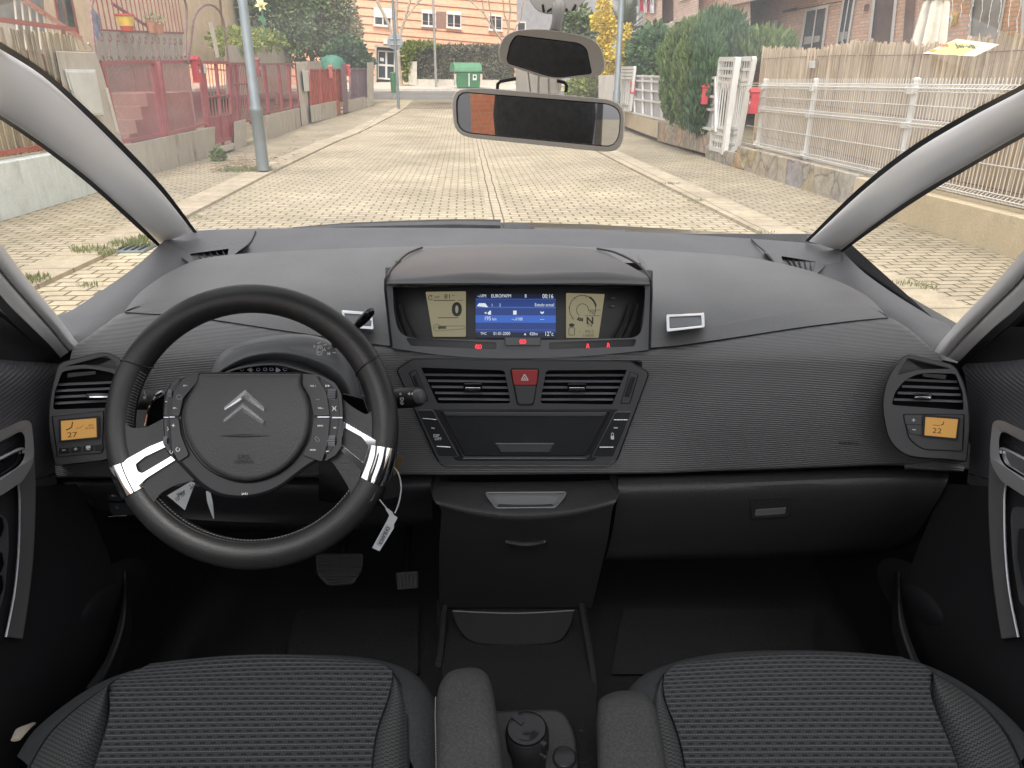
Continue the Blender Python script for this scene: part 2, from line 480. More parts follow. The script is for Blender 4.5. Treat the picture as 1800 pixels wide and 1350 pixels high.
# ================================================================== CAR
car = empty('car', (0, 0, 0), 'parked car seen from between its front seats, grey dashboard and black steering wheel', 'car')
def part(mb, name, mat, parent=None, **k): return mb.build(name, mat, parent or car, **k)
class Letters(MB):
    def add(s, body, o, right, up, size, depth=.0003, align='CENTER', shear=0, bold=0, sx=1.0):
        cu = bpy.data.curves.new('t', 'FONT'); cu.body = body; cu.size = 1; cu.align_x = align; cu.align_y = 'CENTER'
        cu.shear = shear; cu.offset = bold; cu.resolution_u = 3
        to = bpy.data.objects.new('t', cu); C.objects.link(to)
        dg = bpy.context.evaluated_depsgraph_get(); dg.update()
        me = bpy.data.meshes.new_from_object(to.evaluated_get(dg))
        bpy.data.objects.remove(to); bpy.data.curves.remove(cu)
        r = V(right).normalized(); u = V(up).normalized(); n = r.cross(u).normalized(); b0 = len(s.v)
        for v in me.vertices: s.v.append(tuple(V(o) + r * v.co.x * size * sx + u * v.co.y * size + n * depth))
        for p in me.polygons: s.face([b0 + i for i in p.vertices])
        bpy.data.meshes.remove(me)
    def at(s, body, plane, px, py, hpx, h=.0004, ang=0, mirror=False, **k):
        o = plane.at(px, py, h); a = R(ang)
        rr = plane.at(px + 5 * math.cos(a), py + 5 * math.sin(a), h) - o
        uu = plane.at(px + 5 * math.sin(a), py - 5 * math.cos(a), h) - o
        s.add(body, o, rr, uu, hpx * (uu.length / 5) / .70, **k)
    def line(s, plane, pts, wpx, h=.0004):        # thin printed line through pixels
        for (x0, y0), (x1, y1) in zip(pts, pts[1:]):
            d = V((x1 - x0, y1 - y0)); n = V((-d.y, d.x)).normalized() * wpx / 2
            s.poly([plane.at(x, y, h) for x, y in ((x0 + n.x, y0 + n.y), (x1 + n.x, y1 + n.y), (x1 - n.x, y1 - n.y), (x0 - n.x, y0 - n.y))])
    def fill(s, plane, pts, h=.0004): s.poly([plane.at(x, y, h) for x, y in pts])
def dome(plane, outline, prof, mb=None, centre=None):     # prof = [(scale, h)]
    mb = mb or MB()
    cx = sum(p[0] for p in outline) / len(outline); cy = sum(p[1] for p in outline) / len(outline)
    if centre: cx, cy = centre
    rows = [[plane.at(cx + (x - cx) * s, cy + (y - cy) * s, h) for x, y in outline] for s, h in prof]
    ids = mb.grid(rows, close_u=True, uv=False)
    mb.face(ids[-1])
    return mb

# ---------------------------------------------------------------- dashboard
def base(py): return 1.133 - .03 * (py - 637) / 193
LO = rc([(104, 639, 10), (184, 618, 20), (214, 632, 14), (232, 700, 20), (226, 760, 20), (200, 806, 20), (98, 818, 6), (86, 760, 40), (88, 700, 30)], 8)
RO = rc([(1593, 622, 14), (1677, 643, 12), (1697, 680, 30), (1705, 740, 30), (1698, 811, 5), (1592, 801, 20), (1563, 775, 20), (1550, 712, 40), (1562, 660, 30)], 8)
def Yd(px, py):
    a = max(0, abs(px - 910) - 240) / 540
    y = base(py) - .085 * a ** 1.6
    if py < 640: y += 1.0e-5 * (640 - py) ** 2
    ss = lambda t: max(0, min(1, t)) ** 2 * (3 - 2 * max(0, min(1, t)))
    # openings for the vents and the centre panel
    for po in (LO, RO):
        if min(p[0] for p in po) < px < max(p[0] for p in po) and 615 < py < 822:
            ins = False; dm = 1e9; n = len(po)
            for k in range(n):
                (xa, ya), (xb, yb) = po[k], po[(k + 1) % n]
                if (ya > py) != (yb > py) and px < (xb - xa) * (py - ya) / (yb - ya) + xa: ins = not ins
                t = max(0, min(1, ((px - xa) * (xb - xa) + (py - ya) * (yb - ya)) / ((xb - xa) ** 2 + (yb - ya) ** 2 + 1e-9)))
                dm = min(dm, math.hypot(px - xa - t * (xb - xa), py - ya - t * (yb - ya)))
            if ins: y += .055 * ss((dm - 2) / 6)
    y += .055 * ss((py - 634) / 8) * ss((816 - py) / 8) * ss((px - 712 - max(0, py - 660) * .47) / 14) * ss((1128 - max(0, py - 670) * .38 - px) / 14)
    return y
def PD(px, py, off=0): return P(px, py, Yd(px, py) + off)
top = [(128, 612), (180, 575), (222, 551), (300, 555), (365, 562), (520, 585), (690, 610), (790, 621), (900, 625), (1020, 622), (1145, 614), (1250, 601), (1400, 578), (1530, 562), (1562, 560), (1600, 581), (1654, 628)]
bot = [(70, 838), (150, 838), (222, 838), (300, 840), (365, 840), (520, 838), (700, 834), (790, 834), (900, 833), (1020, 832), (1145, 831), (1250, 827), (1400, 822), (1530, 817), (1580, 817), (1640, 820), (1720, 826)]
rows = []
rows.append([(x, y, .05) for x, y in top])
rows.append([(x, y, .004) for x, y in top])
for k in (.1, .25, .45, .65, .85, .97):
    rows.append([(a[0] + (b[0] - a[0]) * k, a[1] + (b[1] - a[1]) * k, -.012 * math.sin(math.pi * k) * (1 if abs(a[0] - 910) > 330 else 0)) for a, b in zip(top, bot)])
rows.append([(x, y, .002) for x, y in bot])
rows.append([(x, y + 1, .012) for x, y in bot])
rows.append([(x, y - 3, .06) for x, y in bot])
mb = MB(); mb.grid(loft([[q for q in r] for r in rows], 22, 11, PD))
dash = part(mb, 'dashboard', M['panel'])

# soft pad on top
ptop = [(219, 546, 1.19), (250, 511, 1.28), (310, 473, 1.36), (380, 452, 1.42), (560, 441, 1.47), (740, 436, 1.49), (900, 433, 1.5), (1050, 438, 1.49), (1200, 445, 1.47), (1330, 456, 1.43), (1440, 482, 1.37), (1520, 518, 1.28), (1559, 556, 1.19)]
pbot = [(220, 549), (262, 551), (310, 553), (375, 561), (540, 586), (700, 609), (900, 622), (1140, 611), (1250, 598), (1400, 575), (1490, 564), (1535, 560), (1561, 558.5)]
prow = []
mids = []
crease = [2, 14, 19, 21, 24, 19, 18, 17, 23, 27, 21, 15, 2]
prow.append([(a[0], a[1] + 3, a[2] + .015) for a in ptop]); prow.append(ptop)
cre = [(x, y - c, Yd(x, y - c * .6) + .008) for (x, y), c in zip(pbot, crease)]
for k in (.35, .75):
    prow.append([(a[0] + (c[0] - a[0]) * k, a[1] + (c[1] - a[1]) * k, a[2] + (c[2] - a[2]) * k - .012 * math.sin(math.pi * k)) for a, c in zip(ptop, cre)])
prow.append([(a[0], a[1] - .6, a[2] + .004) for a in cre]); prow.append([(a[0], a[1] + 1.0, a[2] - .001) for a in cre])
prow.append([(x, y - 1, Yd(x, y) - .001) for x, y in pbot]); prow.append([(x, y + .5, Yd(x, y) + .006) for x, y in pbot]); prow.append([(x, y, Yd(x, y) + .05) for x, y in pbot])
sst = lambda t: max(0, min(1, t)) ** 2 * (3 - 2 * max(0, min(1, t)))
PPd = lambda px, py, Y: P(px, py, Y + .16 * sst((px - 690) / 9) * sst((1134 - px) / 9) * sst((py - 455) / 40))
mb = MB(); mb.grid(loft(prow, 36, 4, PPd)); part(mb, 'dash_pad', M['pad'], dash)

# shelf under the windscreen
A = [(300, 480, 1.5), (440, 452, 1.5), (560, 445, 1.52), (740, 440, 1.54), (900, 437, 1.55), (1050, 442, 1.54), (1200, 449, 1.52), (1340, 462, 1.5), (1480, 488, 1.5)]
B = [(292, 446, 1.52), (432, 435, 1.58), (560, 428, 1.6), (740, 425, 1.61), (900, 424, 1.62), (1050, 428, 1.61), (1200, 434, 1.6), (1330, 444, 1.58), (1478, 458, 1.52)]
D = [(286, 426, 1.55), (345, 408, 1.64), (520, 402.5, 1.70), (740, 402, 1.72), (900, 403.5, 1.72), (1050, 407, 1.72), (1200, 413, 1.70), (1420, 429, 1.64), (1480, 441, 1.56)]
E2 = [(x, y + 14, Y + .05) for x, y, Y in D]
mb = MB(); mb.grid(loft([A, B, D, [(x, y + 1.5, Y + .006) for x, y, Y in D], E2], 5, 4)); shelf = part(mb, 'windscreen_shelf', M['shelf'], dash)
# panel joints of the shelf
Q = lambda px, py: P(px, py, 1.6)
mb = MB()
for pts in ([(449, 407, 1.665), (446, 416, 1.64), (436, 430, 1.59), (412, 446, 1.5)], [(1321, 421, 1.665), (1330, 430, 1.62), (1345, 443, 1.55), (1362, 462, 1.46)]):
    mb.tube([P(x, y, Y - .004) for x, y, Y in cr(pts, 4)], .0018, 6)
part(mb, 'shelf_joint', M['rubber'], dash)
# corner strips beside the small windows
for side, rws in ((-1, [[(286, 425, 1.55), (320, 440, 1.53), (370, 470, 1.5)], [(240, 467, 1.45), (275, 480, 1.42), (330, 500, 1.43)], [(180, 510, 1.33), (215, 520, 1.29), (275, 535, 1.31)], [(128, 544, 1.24), (175, 555, 1.2), (250, 566, 1.24)], [(98, 562, 1.19), (150, 585, 1.15), (215, 595, 1.19)], [(100, 625, 1.1), (135, 612, 1.11), (170, 610, 1.15)]]),
                  (1, [[(1480, 441, 1.56), (1445, 462, 1.53), (1400, 485, 1.5)], [(1520, 480, 1.47), (1490, 494, 1.43), (1440, 515, 1.44)], [(1580, 522, 1.36), (1545, 535, 1.3), (1490, 550, 1.32)], [(1640, 558, 1.26), (1600, 567, 1.21), (1540, 580, 1.25)], [(1672, 577, 1.2), (1630, 598, 1.15), (1575, 605, 1.19)], [(1690, 640, 1.1), (1650, 632, 1.11), (1610, 632, 1.15)]])):
    mb = MB(); mb.grid(loft(rws, 4, 5)); part(mb, 'corner_trim', M['shelf'], dash)
# demister grilles in the corners
for outer, q in (([(309, 446), (398, 431), (437, 428), (413, 447), (345, 470)], [(334, 446), (402, 437), (400, 449), (343, 465)]),
                 ([(1343, 442), (1456, 462), (1437, 481), (1366, 465)], [(1373, 450), (1434, 460), (1430, 477), (1378, 464)])):
    pa = P(*q[0], 1.53); pb = P(*q[1], 1.53); pc = P(*q[2], 1.47)
    n = (pb - pa).cross(pc - pa)
    if n.z < 0: n = -n
    pln = Plane(pa, n)
    mb = MB(); mb.pl(pln, rc(outer, 3, 3), -.02, .001, [rc(q, 2, 3)]); g = part(mb, 'demister_grille', M['shelf'], dash, bevel=.0008, recalc=True)
    mb = MB(); mb.cur = 0; mb.pl(pln, q, -.03, -.022)
    mb.cur = 1
    for k in range(1, 6):
        f = k / 6
        a = (q[0][0] + (q[1][0] - q[0][0]) * f, q[0][1] + (q[1][1] - q[0][1]) * f)
        d = (q[3][0] + (q[2][0] - q[3][0]) * (f + .12), q[3][1] + (q[2][1] - q[3][1]) * (f + .12))
        mb.poly([pln.at(*a, 0), pln.at(*d, 0), pln.at(d[0] - 6, d[1] - 1, -.015), pln.at(a[0] - 6, a[1] - 1, -.015)])
    part(mb, 'grille_fins', [M['void'], M['shelf']], dash)
# chrome framed covers on the pad
for q in ([(600, 545), (654, 549), (657, 579), (606, 575)], [(1171, 553), (1238, 549), (1239, 575), (1172, 583)]):
    pa = P(*q[0], Yd(q[0][0], 590) + .04); pb = P(*q[1], Yd(q[1][0], 590) + .04); pc = P(*q[2], Yd(q[2][0], 600) - .004)
    n = (pb - pa).cross(pc - pa)
    if n.y > 0: n = -n
    pln = Plane(pa, n)
    cx = sum(a for a, _ in q) / 4; cy = sum(b for _, b in q) / 4
    inn = [(cx + (a - cx) * .84, cy + (b - cy) * .68) for a, b in q]
    mb = MB(); mb.pl(pln, rc(q, 3, 3), -.006, .006, [rc(inn, 2, 3)]); part(mb, 'chrome_frame', M['chrome'], dash, bevel=.001, recalc=True)
    mb = MB(); mb.pl(pln, rc([(cx + (a - cx) * .82, cy + (b - cy) * .64) for a, b in q], 2), -.004, .0045); part(mb, 'frame_cover', M['bezel'], dash, bevel=.001, recalc=True)

# ---------------------------------------------------------------- instrument display
IP = Plane(P(910, 600, 1.142), V((0, -.95, .3)))
outer = [(680, 500, 2), (688, 612, 3), (790, 627, 60), (900, 631, 60), (1030, 627, 60), (1141, 615, 3), (1142, 505, 2)]
hole = [(690, 500, 3), (692, 545, 10), (701, 590, 22), (742, 596, 8), (880, 598, 6), (960, 598, 6), (1114, 594, 8), (1128, 585, 22), (1133, 545, 10), (1134, 505, 3)]
slots = [[(713, 594), (873, 602), (873, 614), (722, 608)], [(884, 596), (953, 596), (953, 609), (884, 609)], [(965, 602), (1119, 596), (1115, 609), (965, 614)]]
mb = MB(); mb.pl(IP, rc(outer, 3), -.05, .003, [rc(hole, 4)[::1]] + [rc(s, 4) for s in slots[0:1] + slots[2:3]])
disp = part(mb, 'instrument_display', M['bezel'], bevel=.0012, recalc=True)
mb = MB()
for s in (slots[0], slots[2]): mb.pl(IP, s, -.012, -.008)
part(mb, 'warning_strip', pm('strip_lens', (.05, .05, .055), .25), disp)
mb = MB(); mb.pl(IP, rc([(887, 593), (951, 593), (950, 608), (888, 608)], 3), -.003, .008); part(mb, 'centre_tab', M['bezel'], disp, bevel=.002, recalc=True)
# cavity
SPl = Plane(P(910, 560, 1.235), V((0, -.93, .36)))
mb = MB()
rh = rc(hole, 4)
mb.grid([[IP.at(x, y, -.045) for x, y in rh], [SPl.at(905 + (x - 905) * 1.06, y if y > 540 else y - 30, -.012) for x, y in rh]], close_u=True, uv=False)
mb.pl(SPl, [(690, 505), (1136, 505), (1122, 602), (706, 602)], -.02, -.012)
part(mb, 'display_cavity', pm('cavity_black', (.012, .012, .014), .35), disp)
mb = MB()
for s in (-1, 1):
    for k in (0, 1):
        x0 = 905 + s * (203 - k * 13)
        mb.tube([SPl.at(x0 + s * 12, 535, .004), SPl.at(x0 + s * 6, 565, .016), SPl.at(x0 - s * 10, 600, .03)], [.003, .005, .006], 8)
part(mb, 'cavity_rib', M['fascia'], disp)
for q in ([(748, 513), (819, 512), (819, 592), (761, 592)], [(995, 515), (1063, 517), (1052, 594), (995, 594)]):
    mb = MB(); mb.pl(SPl, rc(q, 2), -.01, -.002); part(mb, 'lcd_screen', M['lcd'], disp)
mb = MB(); mb.cur = 0; mb.pl(SPl, [(836, 516), (977, 517), (977, 594), (836, 593)], -.01, -.002)
mb.cur = 1
for y0, y1 in ((540, 541.2), (554, 567)): mb.pl(SPl, [(836, y0), (977, y0 + .6), (977, y1 + .6), (836, y1)], -.002, -.0016)
mb.cur = 2
for y0, y1 in ((516, 525), (584, 593.5)): mb.pl(SPl, [(836, y0), (977, y0 + .6), (977, y1 + .6), (836, y1)], -.002, -.0016)
mb.cur = 1
for y0 in (525, 539, 566, 579): mb.pl(SPl, [(836, y0), (977, y0 + .6), (977, y0 + 1.5), (836, y0 + .9)], -.0016, -.0013)
part(mb, 'colour_screen', [M['screen'], M['screen_hi'], M['screen_dk']], disp)
h0 = -.0008
L1 = Letters()
for body, x, y, hh in (('~/\u203aFM', 847, 520.5, 5.5), ('EUROPAFM', 881, 520.5, 6), ('8', 924, 520.5, 6), ('00:16', 963, 521, 7.5), ('1', 865, 536.5, 5), ('2', 879, 536.5, 5), ('Estado actual', 957, 536, 5.5),
                       ('195', 857, 560, 7), ('km', 869, 561, 5), ('--,-l/100', 909, 561, 5.2), ('----', 953, 561, 5), ('TMC', 850, 586.5, 4.5), ('01-01-2000', 882, 586.5, 5.5), ('420m', 938, 587, 5.5), ('12\u00b0c', 965, 587, 7.5)):
    L1.at(body, SPl, x, y, hh, h0, sx=.82)
for pts in ([(838, 538), (842, 533), (853, 533), (858, 540), (855, 540)], [(857, 550), (861, 546), (863, 546), (863, 553), (858, 553)], [(851, 550), (855, 548), (855, 552)], [(902, 546), (908, 546), (908, 553), (902, 553)],
            [(950, 547), (953, 549), (956, 547), (956, 550), (953, 552), (950, 550)], [(921, 589), (923, 585), (925, 589)]):
    L1.fill(SPl, pts, h0)
part(L1, 'screen_lettering', M['screen_tx'], disp, smooth=0)
L2 = Letters()
L2.at('81', SPl, 787, 521.5, 8, h0, sx=1.1); L2.at('OFF', SPl, 768, 523, 4, h0); L2.at('km/h', SPl, 810, 528, 3, h0)
L2.at('0', SPl, 803, 545, 23, h0, bold=.04, sx=1.05)
L2.line(SPl, [(762, 528), (800, 528)], 1.2, h0); L2.line(SPl, [(770, 558.5), (806, 558.5)], 1.2, h0)
L2.line(SPl, ell(757, 523, 4, 4, 14, 30, 300), 1, h0); L2.line(SPl, [(757, 523), (760, 519)], 1, h0)
L2.at('km', SPl, 797, 519, 3, h0)
L2.line(SPl, ell(1024, 543, 23, 24, 30, 30, -230), 1, h0); L2.line(SPl, ell(1024, 545, 10.5, 11, 24, 10, -240), 1, h0)
L2.line(SPl, ell(1024, 543, 24, 24, 10, -10, -60), 3, h0)
for a in (92, 104, 116): L2.fill(SPl, [(1024 + r * math.cos(R(a + da)), 545 + r * math.sin(R(a + da))) for r, da in ((14, -5), (20, -5), (20, 5), (14, 5))], h0)
L2.at('750', SPl, 1041, 549.5, 5.5, h0); L2.line(SPl, [(1034, 545), (1056, 545)], .8, h0); L2.line(SPl, [(1028, 555), (1056, 555)], .8, h0)
L2.at('N', SPl, 1037, 564, 12, h0, bold=.03)
for tx, x, y in (('2', 1000, 541), ('3', 1010, 524), ('4', 1030, 522), ('5', 1047, 535), ('1', 1006, 560)): L2.at(tx, SPl, x, y, 3.6, h0)
L2.line(SPl, rc([(1000, 576), (1010, 576), (1010, 589), (1000, 589)], 2) + [(1000, 577)], 1, h0)
L2.fill(SPl, ell(1005, 571.5, 5, 3.2, 12), h0)
part(L2, 'lcd_segment', M['lcd_ink'], disp, smooth=0)
L3 = Letters()
L3.at('N', SPl, 1037, 571, 8, h0); L3.at('955.2', SPl, 1036, 583, 5, h0); L3.at('136830', SPl, 1034, 590, 5, h0, sx=.95); L3.at('M', SPl, 1019, 583, 3, h0)
L3.line(SPl, ell(768, 576, 6, 6, 18), .9, h0); L3.at('F', SPl, 766, 576, 4, h0); L3.at('\u2588\u2588\u2588', SPl, 777, 576, 3.4, h0)
L3.line(SPl, [(773, 573), (816, 573), (817, 578), (774, 581)], .8, h0); L3.at('\u00bd', SPl, 793, 582.5, 3, h0)
part(L3, 'lcd_ghost_segment', M['lcd_ghost'], disp, smooth=0)
L4 = Letters(); L4.at('\u00ab', SPl, 1078, 524, 4, .0); L4.line(SPl, [(1073, 538), (1080, 538)], 2, 0); L4.line(SPl, [(1074, 524), (1082, 524)], 1.5, 0)
part(L4, 'button_print', M['greyprint'], disp, smooth=0)
for kind, x, y, hh in ((0, 841, 609.5, -.0075), (0, 919, 600.5, .0085), (1, 1033, 609, -.0075), (1, 1069, 607.5, -.0075)):
    w = Letters()
    if kind == 0:
        w.line(IP, ell(x, y, 3, 3, 14), 1.1, hh); w.line(IP, [(x - .2, y - 1.6), (x, y + 1.6)], 1.1, hh)
        w.line(IP, ell(x, y, 5.4, 4.4, 8, 120, 240), 1, hh); w.line(IP, ell(x, y, 5.4, 4.4, 8, -60, 60), 1, hh)
    else:
        w.fill(IP, ell(x, y - 3.4, 1.5, 1.5, 8), hh); w.line(IP, [(x - 2, y + 4), (x - 1, y - 1), (x + 2, y + 1), (x + 2.6, y + 4)], 1.3, hh); w.line(IP, [(x - 1, y - 1), (x + 2.4, y - 1.5)], 1, hh)
    part(w, 'warning_light', M['redlamp'], disp, smooth=0)
# hood over the display
hr = [[(742, 440, 1.52), (820, 437, 1.52), (905, 436, 1.52), (990, 437, 1.52), (1052, 442, 1.52)],
      [(738, 437, 1.49), (820, 434, 1.5), (905, 432, 1.5), (990, 434, 1.5), (1056, 439, 1.49)],
      [(702, 462, 1.32), (800, 452, 1.33), (905, 449, 1.34), (1010, 452, 1.33), (1098, 462, 1.32)],
      [(686, 478, 1.2), (790, 474, 1.21), (905, 475, 1.21), (1015, 474, 1.21), (1128, 479, 1.2)],
      [(680, 489, 1.162), (770, 483.5, 1.155), (860, 478, 1.155), (905, 482, 1.155), (955, 482, 1.155), (1040, 477, 1.155), (1141, 488, 1.16)],
      [(679, 495, 1.15), (770, 493, 1.14), (860, 492, 1.14), (905, 494, 1.14), (955, 494, 1.14), (1040, 492, 1.14), (1142, 495, 1.15)],
      [(680, 501, 1.152), (770, 501, 1.143), (860, 501, 1.143), (905, 501, 1.143), (955, 501, 1.143), (1040, 501, 1.143), (1142, 503, 1.152)],
      [(688, 500, 1.24), (790, 498, 1.26), (905, 497, 1.26), (1015, 498, 1.26), (1134, 501, 1.24)]]
hr = [resample(cr(r, 6), 7) for r in hr]
mb = MB(); mb.grid(loft(hr, 6, 4)); part(mb, 'display_hood', M['hood'], disp)
mb = MB()
mb.tube([P(x, y, Y) for x, y, Y in cr([(742, 435, 1.475), (716, 446, 1.4), (697, 463, 1.3), (682, 482, 1.17), (677, 500, 1.147), (681, 545, 1.14), (688, 609, 1.128)], 5)], .0022, 6)
mb.tube([P(x, y, Y) for x, y, Y in cr([(1050, 437, 1.475), (1082, 444, 1.4), (1118, 462, 1.3), (1140, 484, 1.17), (1145, 502, 1.147), (1144, 550, 1.14), (1142, 612, 1.128)], 5)], .0022, 6)
part(mb, 'hood_joint', M['rubber'], disp)

# ---------------------------------------------------------------- centre panel
_a, _b = P(919, 637, 1.128), P(919, 830, 1.098)
FP = Plane(_a, V((1, 0, 0)).cross((_a - _b)))
fo = rc([(727, 632), (1108, 637), (1140, 656), (1084, 807), (1069, 818), (784, 818), (769, 807), (698, 650)], 7)
lv = rc([(740, 646, 2), (887, 651), (898, 709), (769, 709, 2)], 7); rv = rc([(960, 651), (1102, 650, 2), (1076, 711, 2), (949, 709)], 7)
mb = MB(); mb.pl(FP, fo, -.02, .004, [lv, rv]); cen = part(mb, 'centre_panel', M['fascia'], bevel=.0012, recalc=True)
mb = MB(); mb.tube([FP.at(919 + (x - 919) * 1.004, 725 + (y - 725) * 1.01, .001) for x, y in fo], .0014, 6, closed=True); part(mb, 'panel_joint', M['rubber'], cen)
def vent(plane, outline, slats, knob, parent, wpx=4.2, depth=.03, hz=0):
    mb = MB(); mb.cur = 0
    mb.pl(plane, outline, -depth - .004, -depth)
    mb.grid([[plane.at(x, y, .0) for x, y in outline], [plane.at(x, y, -depth) for x, y in outline]], close_u=True, uv=False)
    mb.cur = 1
    for (x0, y0, x1, y1) in slats:
        n = 5; m = .5
        for lo, hi, hA, hB in ((-m, 1, -.004 + hz, -.016),):
            a = [plane.at(x0, y0 - wpx / 2, -.006 + hz), plane.at(x1, y1 - wpx / 2, -.006 + hz), plane.at(x1, y1 + wpx / 2, -.002 + hz), plane.at(x0, y0 + wpx / 2, -.002 + hz)]
            b = [plane.at(x0, y0 - wpx * .2, -.022), plane.at(x1, y1 - wpx * .2, -.022), plane.at(x1, y1 + wpx * .35, -.022), plane.at(x0, y0 + wpx * .35, -.022)]
            mb.plate(a, b)
    v = part(mb, 'air_vent', [M['void'], M['slat']], parent, bevel=.0005)
    x, y, w, hh = knob
    mb = MB(); mb.pl(plane, rc([(x - w / 2, y - hh / 2), (x + w / 2, y - hh / 2), (x + w / 2, y + hh / 2), (x - w / 2, y + hh / 2)], 3), -.004, .004)
    part(mb, 'vent_knob', M['gloss'], parent, bevel=.0015, recalc=True)
    mb = MB(); mb.pl(plane, rc([(x - w * .42, y), (x + w * .42, y), (x + w * .42, y + hh * .36), (x - w * .42, y + hh * .36)], 1.5), .004, .006)
    part(mb, 'knob_trim', M['chrome'], parent, bevel=.0008, recalc=True)
vent(FP, lv, [(746 + 6.2 * k, 658.5 + 10.6 * k, 890 + 2.2 * k, 660 + 10.6 * k) for k in range(5)], (831, 681, 33, 15), cen)
vent(FP, rv, [(957 - 2.2 * k, 659.5 + 10.6 * k, 1099 - 5.2 * k, 659.5 + 10.6 * k) for k in range(5)], (1014, 681, 33, 14), cen)
mb = MB(); mb.pl(FP, rc([(899, 650), (946, 650), (943, 677), (903, 677)], 4), .002, .0075); part(mb, 'hazard_button', M['red'], cen, bevel=.0012, recalc=True)
mb = MB(); mb.pl(FP, rc([(904, 678.5), (943, 678.5), (937, 710), (911, 710)], 5), .002, .006); part(mb, 'blank_button', M['fascia'], cen, bevel=.0012, recalc=True)
mb = MB(); mb.tube([FP.at(922.5 + (x - 922.5) * 1.03, 680 + (y - 680) * 1.03, .0045) for x, y in rc([(898, 649), (947, 649), (937, 711), (910, 711)], 5)], .0009, 5, closed=True); part(mb, 'button_joint', M['rubber'], cen)
L = Letters()
for a, b in (((922, 658), (916.5, 668)), ((916.5, 668), (928.5, 668)), ((928.5, 668), (922, 658))): L.line(FP, [a, b], 1.6, .0079)
L.fill(FP, [(922.3, 662.5), (920.3, 666), (924.3, 666)], .0079)
part(L, 'hazard_symbol', M['white'], cen, smooth=0)
for q, w in (([(719, 655), (731, 650), (753, 703), (742, 709)], [(725, 662), (731, 659), (746, 696), (740, 699)]), ([(1108, 653), (1122, 658), (1107, 709), (1091, 709)], [(1110, 662), (1117, 663), (1106, 698), (1098, 697)])):
    mb = MB(); mb.tube([FP.at(x, y, .004) for x, y in rc(q, 2)], .0008, 5, closed=True)
    mb.pl(FP, w, .0035, .0045); part(mb, 'wheel_slot', M['rubber'], cen)
    mb = MB(); cx = sum(p[0] for p in w) / 4; cy = sum(p[1] for p in w) / 4
    mb.pl(FP, [(cx + (x - cx) * .8, cy + (y - cy) * .96) for x, y in w], .004, .008); part(mb, 'vent_thumbwheel', M['fascia_dark'], cen, bevel=.002, recalc=True)
# radio cover and button columns
mb = MB(); mb.pl(FP, rc([(757, 719), (1088, 719), (1046, 810), (800, 810)], 6), .003, .0048); part(mb, 'lower_panel', M['fascia_dark'], cen, bevel=.0006, recalc=True)
ro = rc([(774, 722), (1072, 723), (1030, 804), (814, 804)], 6)
mb = MB(); mb.tube([FP.at(x, y, .005) for x, y in ro], .0016, 6, closed=True); part(mb, 'cover_edge', M['rubber'], cen)
mb = MB(); mb.cur = 0
mb.pl(FP, rc([(777, 725), (1069, 726), (1028, 801), (817, 801)], 5), .003, .0075); mb.cur = 1
mb.plate([FP.at(x, y, .010) for x, y in [(779, 724), (1067, 725), (1062, 732), (784, 731)]], [FP.at(x, y, .004) for x, y in [(779, 723), (1067, 724), (1062, 734), (784, 733)]])
cov = part(mb, 'radio_cover', [M['fascia_dark'], M['fascia']], cen, bevel=.0012, recalc=True)
mb = MB()
mb.plate([FP.at(x, y, .0125) for x, y in [(871, 780), (974, 780), (964, 795), (881, 795)]], [FP.at(x, y, .007) for x, y in [(871, 778), (974, 778), (968, 797), (877, 797)]])
part(mb, 'cover_handle', M['fascia'], cen, bevel=.0015, recalc=True)
mb = MB(); mb.tube([FP.at(871, 780, .0128), FP.at(974, 780, .0128)], .0008, 6); mb.tube([FP.at(x, y, .0062) for x, y in [(814, 806), (1030, 806), (1036, 800)]], .0007, 5); mb.tube([FP.at(x, y, .0046) for x, y in [(772, 811), (784, 819), (1069, 819), (1082, 809)]], .0006, 5)
part(mb, 'panel_highlight', M['slat'], cen)
for q, l1, l2 in (([(733, 721), (761, 721), (806, 802), (771, 802)], ((743, 735.5), (767, 737.5)), ((768, 784.5), (792, 786))), ([(1082, 724), (1110, 724), (1078, 803), (1041, 803)], ((1079, 738), (1103, 738)), ((1054, 786), (1078, 786)))):
    mb = MB(); mb.pl(FP, rc(q, 3), .004, .0062)
    part(mb, 'button_column', M['fascia_dark'], cen, bevel=.0008, recalc=True)
    mb = MB(); mb.tube([FP.at(x, y, .0055) for x, y in rc(q, 3)], .0006, 5, closed=True); part(mb, 'button_edge', M['slat'], cen)
    mb = MB()
    for (x0, y0), (x1, y1) in (l1, l2): mb.tube([FP.at(x0, y0, .007), FP.at(x1, y1, .007)], .0009, 6)
    part(mb, 'button_bar', M['silverline'], cen)
L = Letters(); L.at('ESP', FP, 767, 766, 5, .0068, bold=.02); L.at('OFF', FP, 770, 771.5, 4.6, .0068, bold=.02); L.line(FP, [(758, 752), (764, 753)], 2, .0068); L.line(FP, [(1079, 752), (1086, 752)], 2, .0068)
L.fill(FP, rc([(1073.5, 766), (1079.5, 766), (1079.5, 772.5), (1073.5, 772.5)], 1.5), .0068); L.line(FP, [(1074.5, 766), (1074.5, 762.5), (1076.5, 760.5), (1078.5, 762.5), (1078.5, 766)], 1.1, .0068)
part(L, 'button_lettering', M['white'], cen, smooth=0)

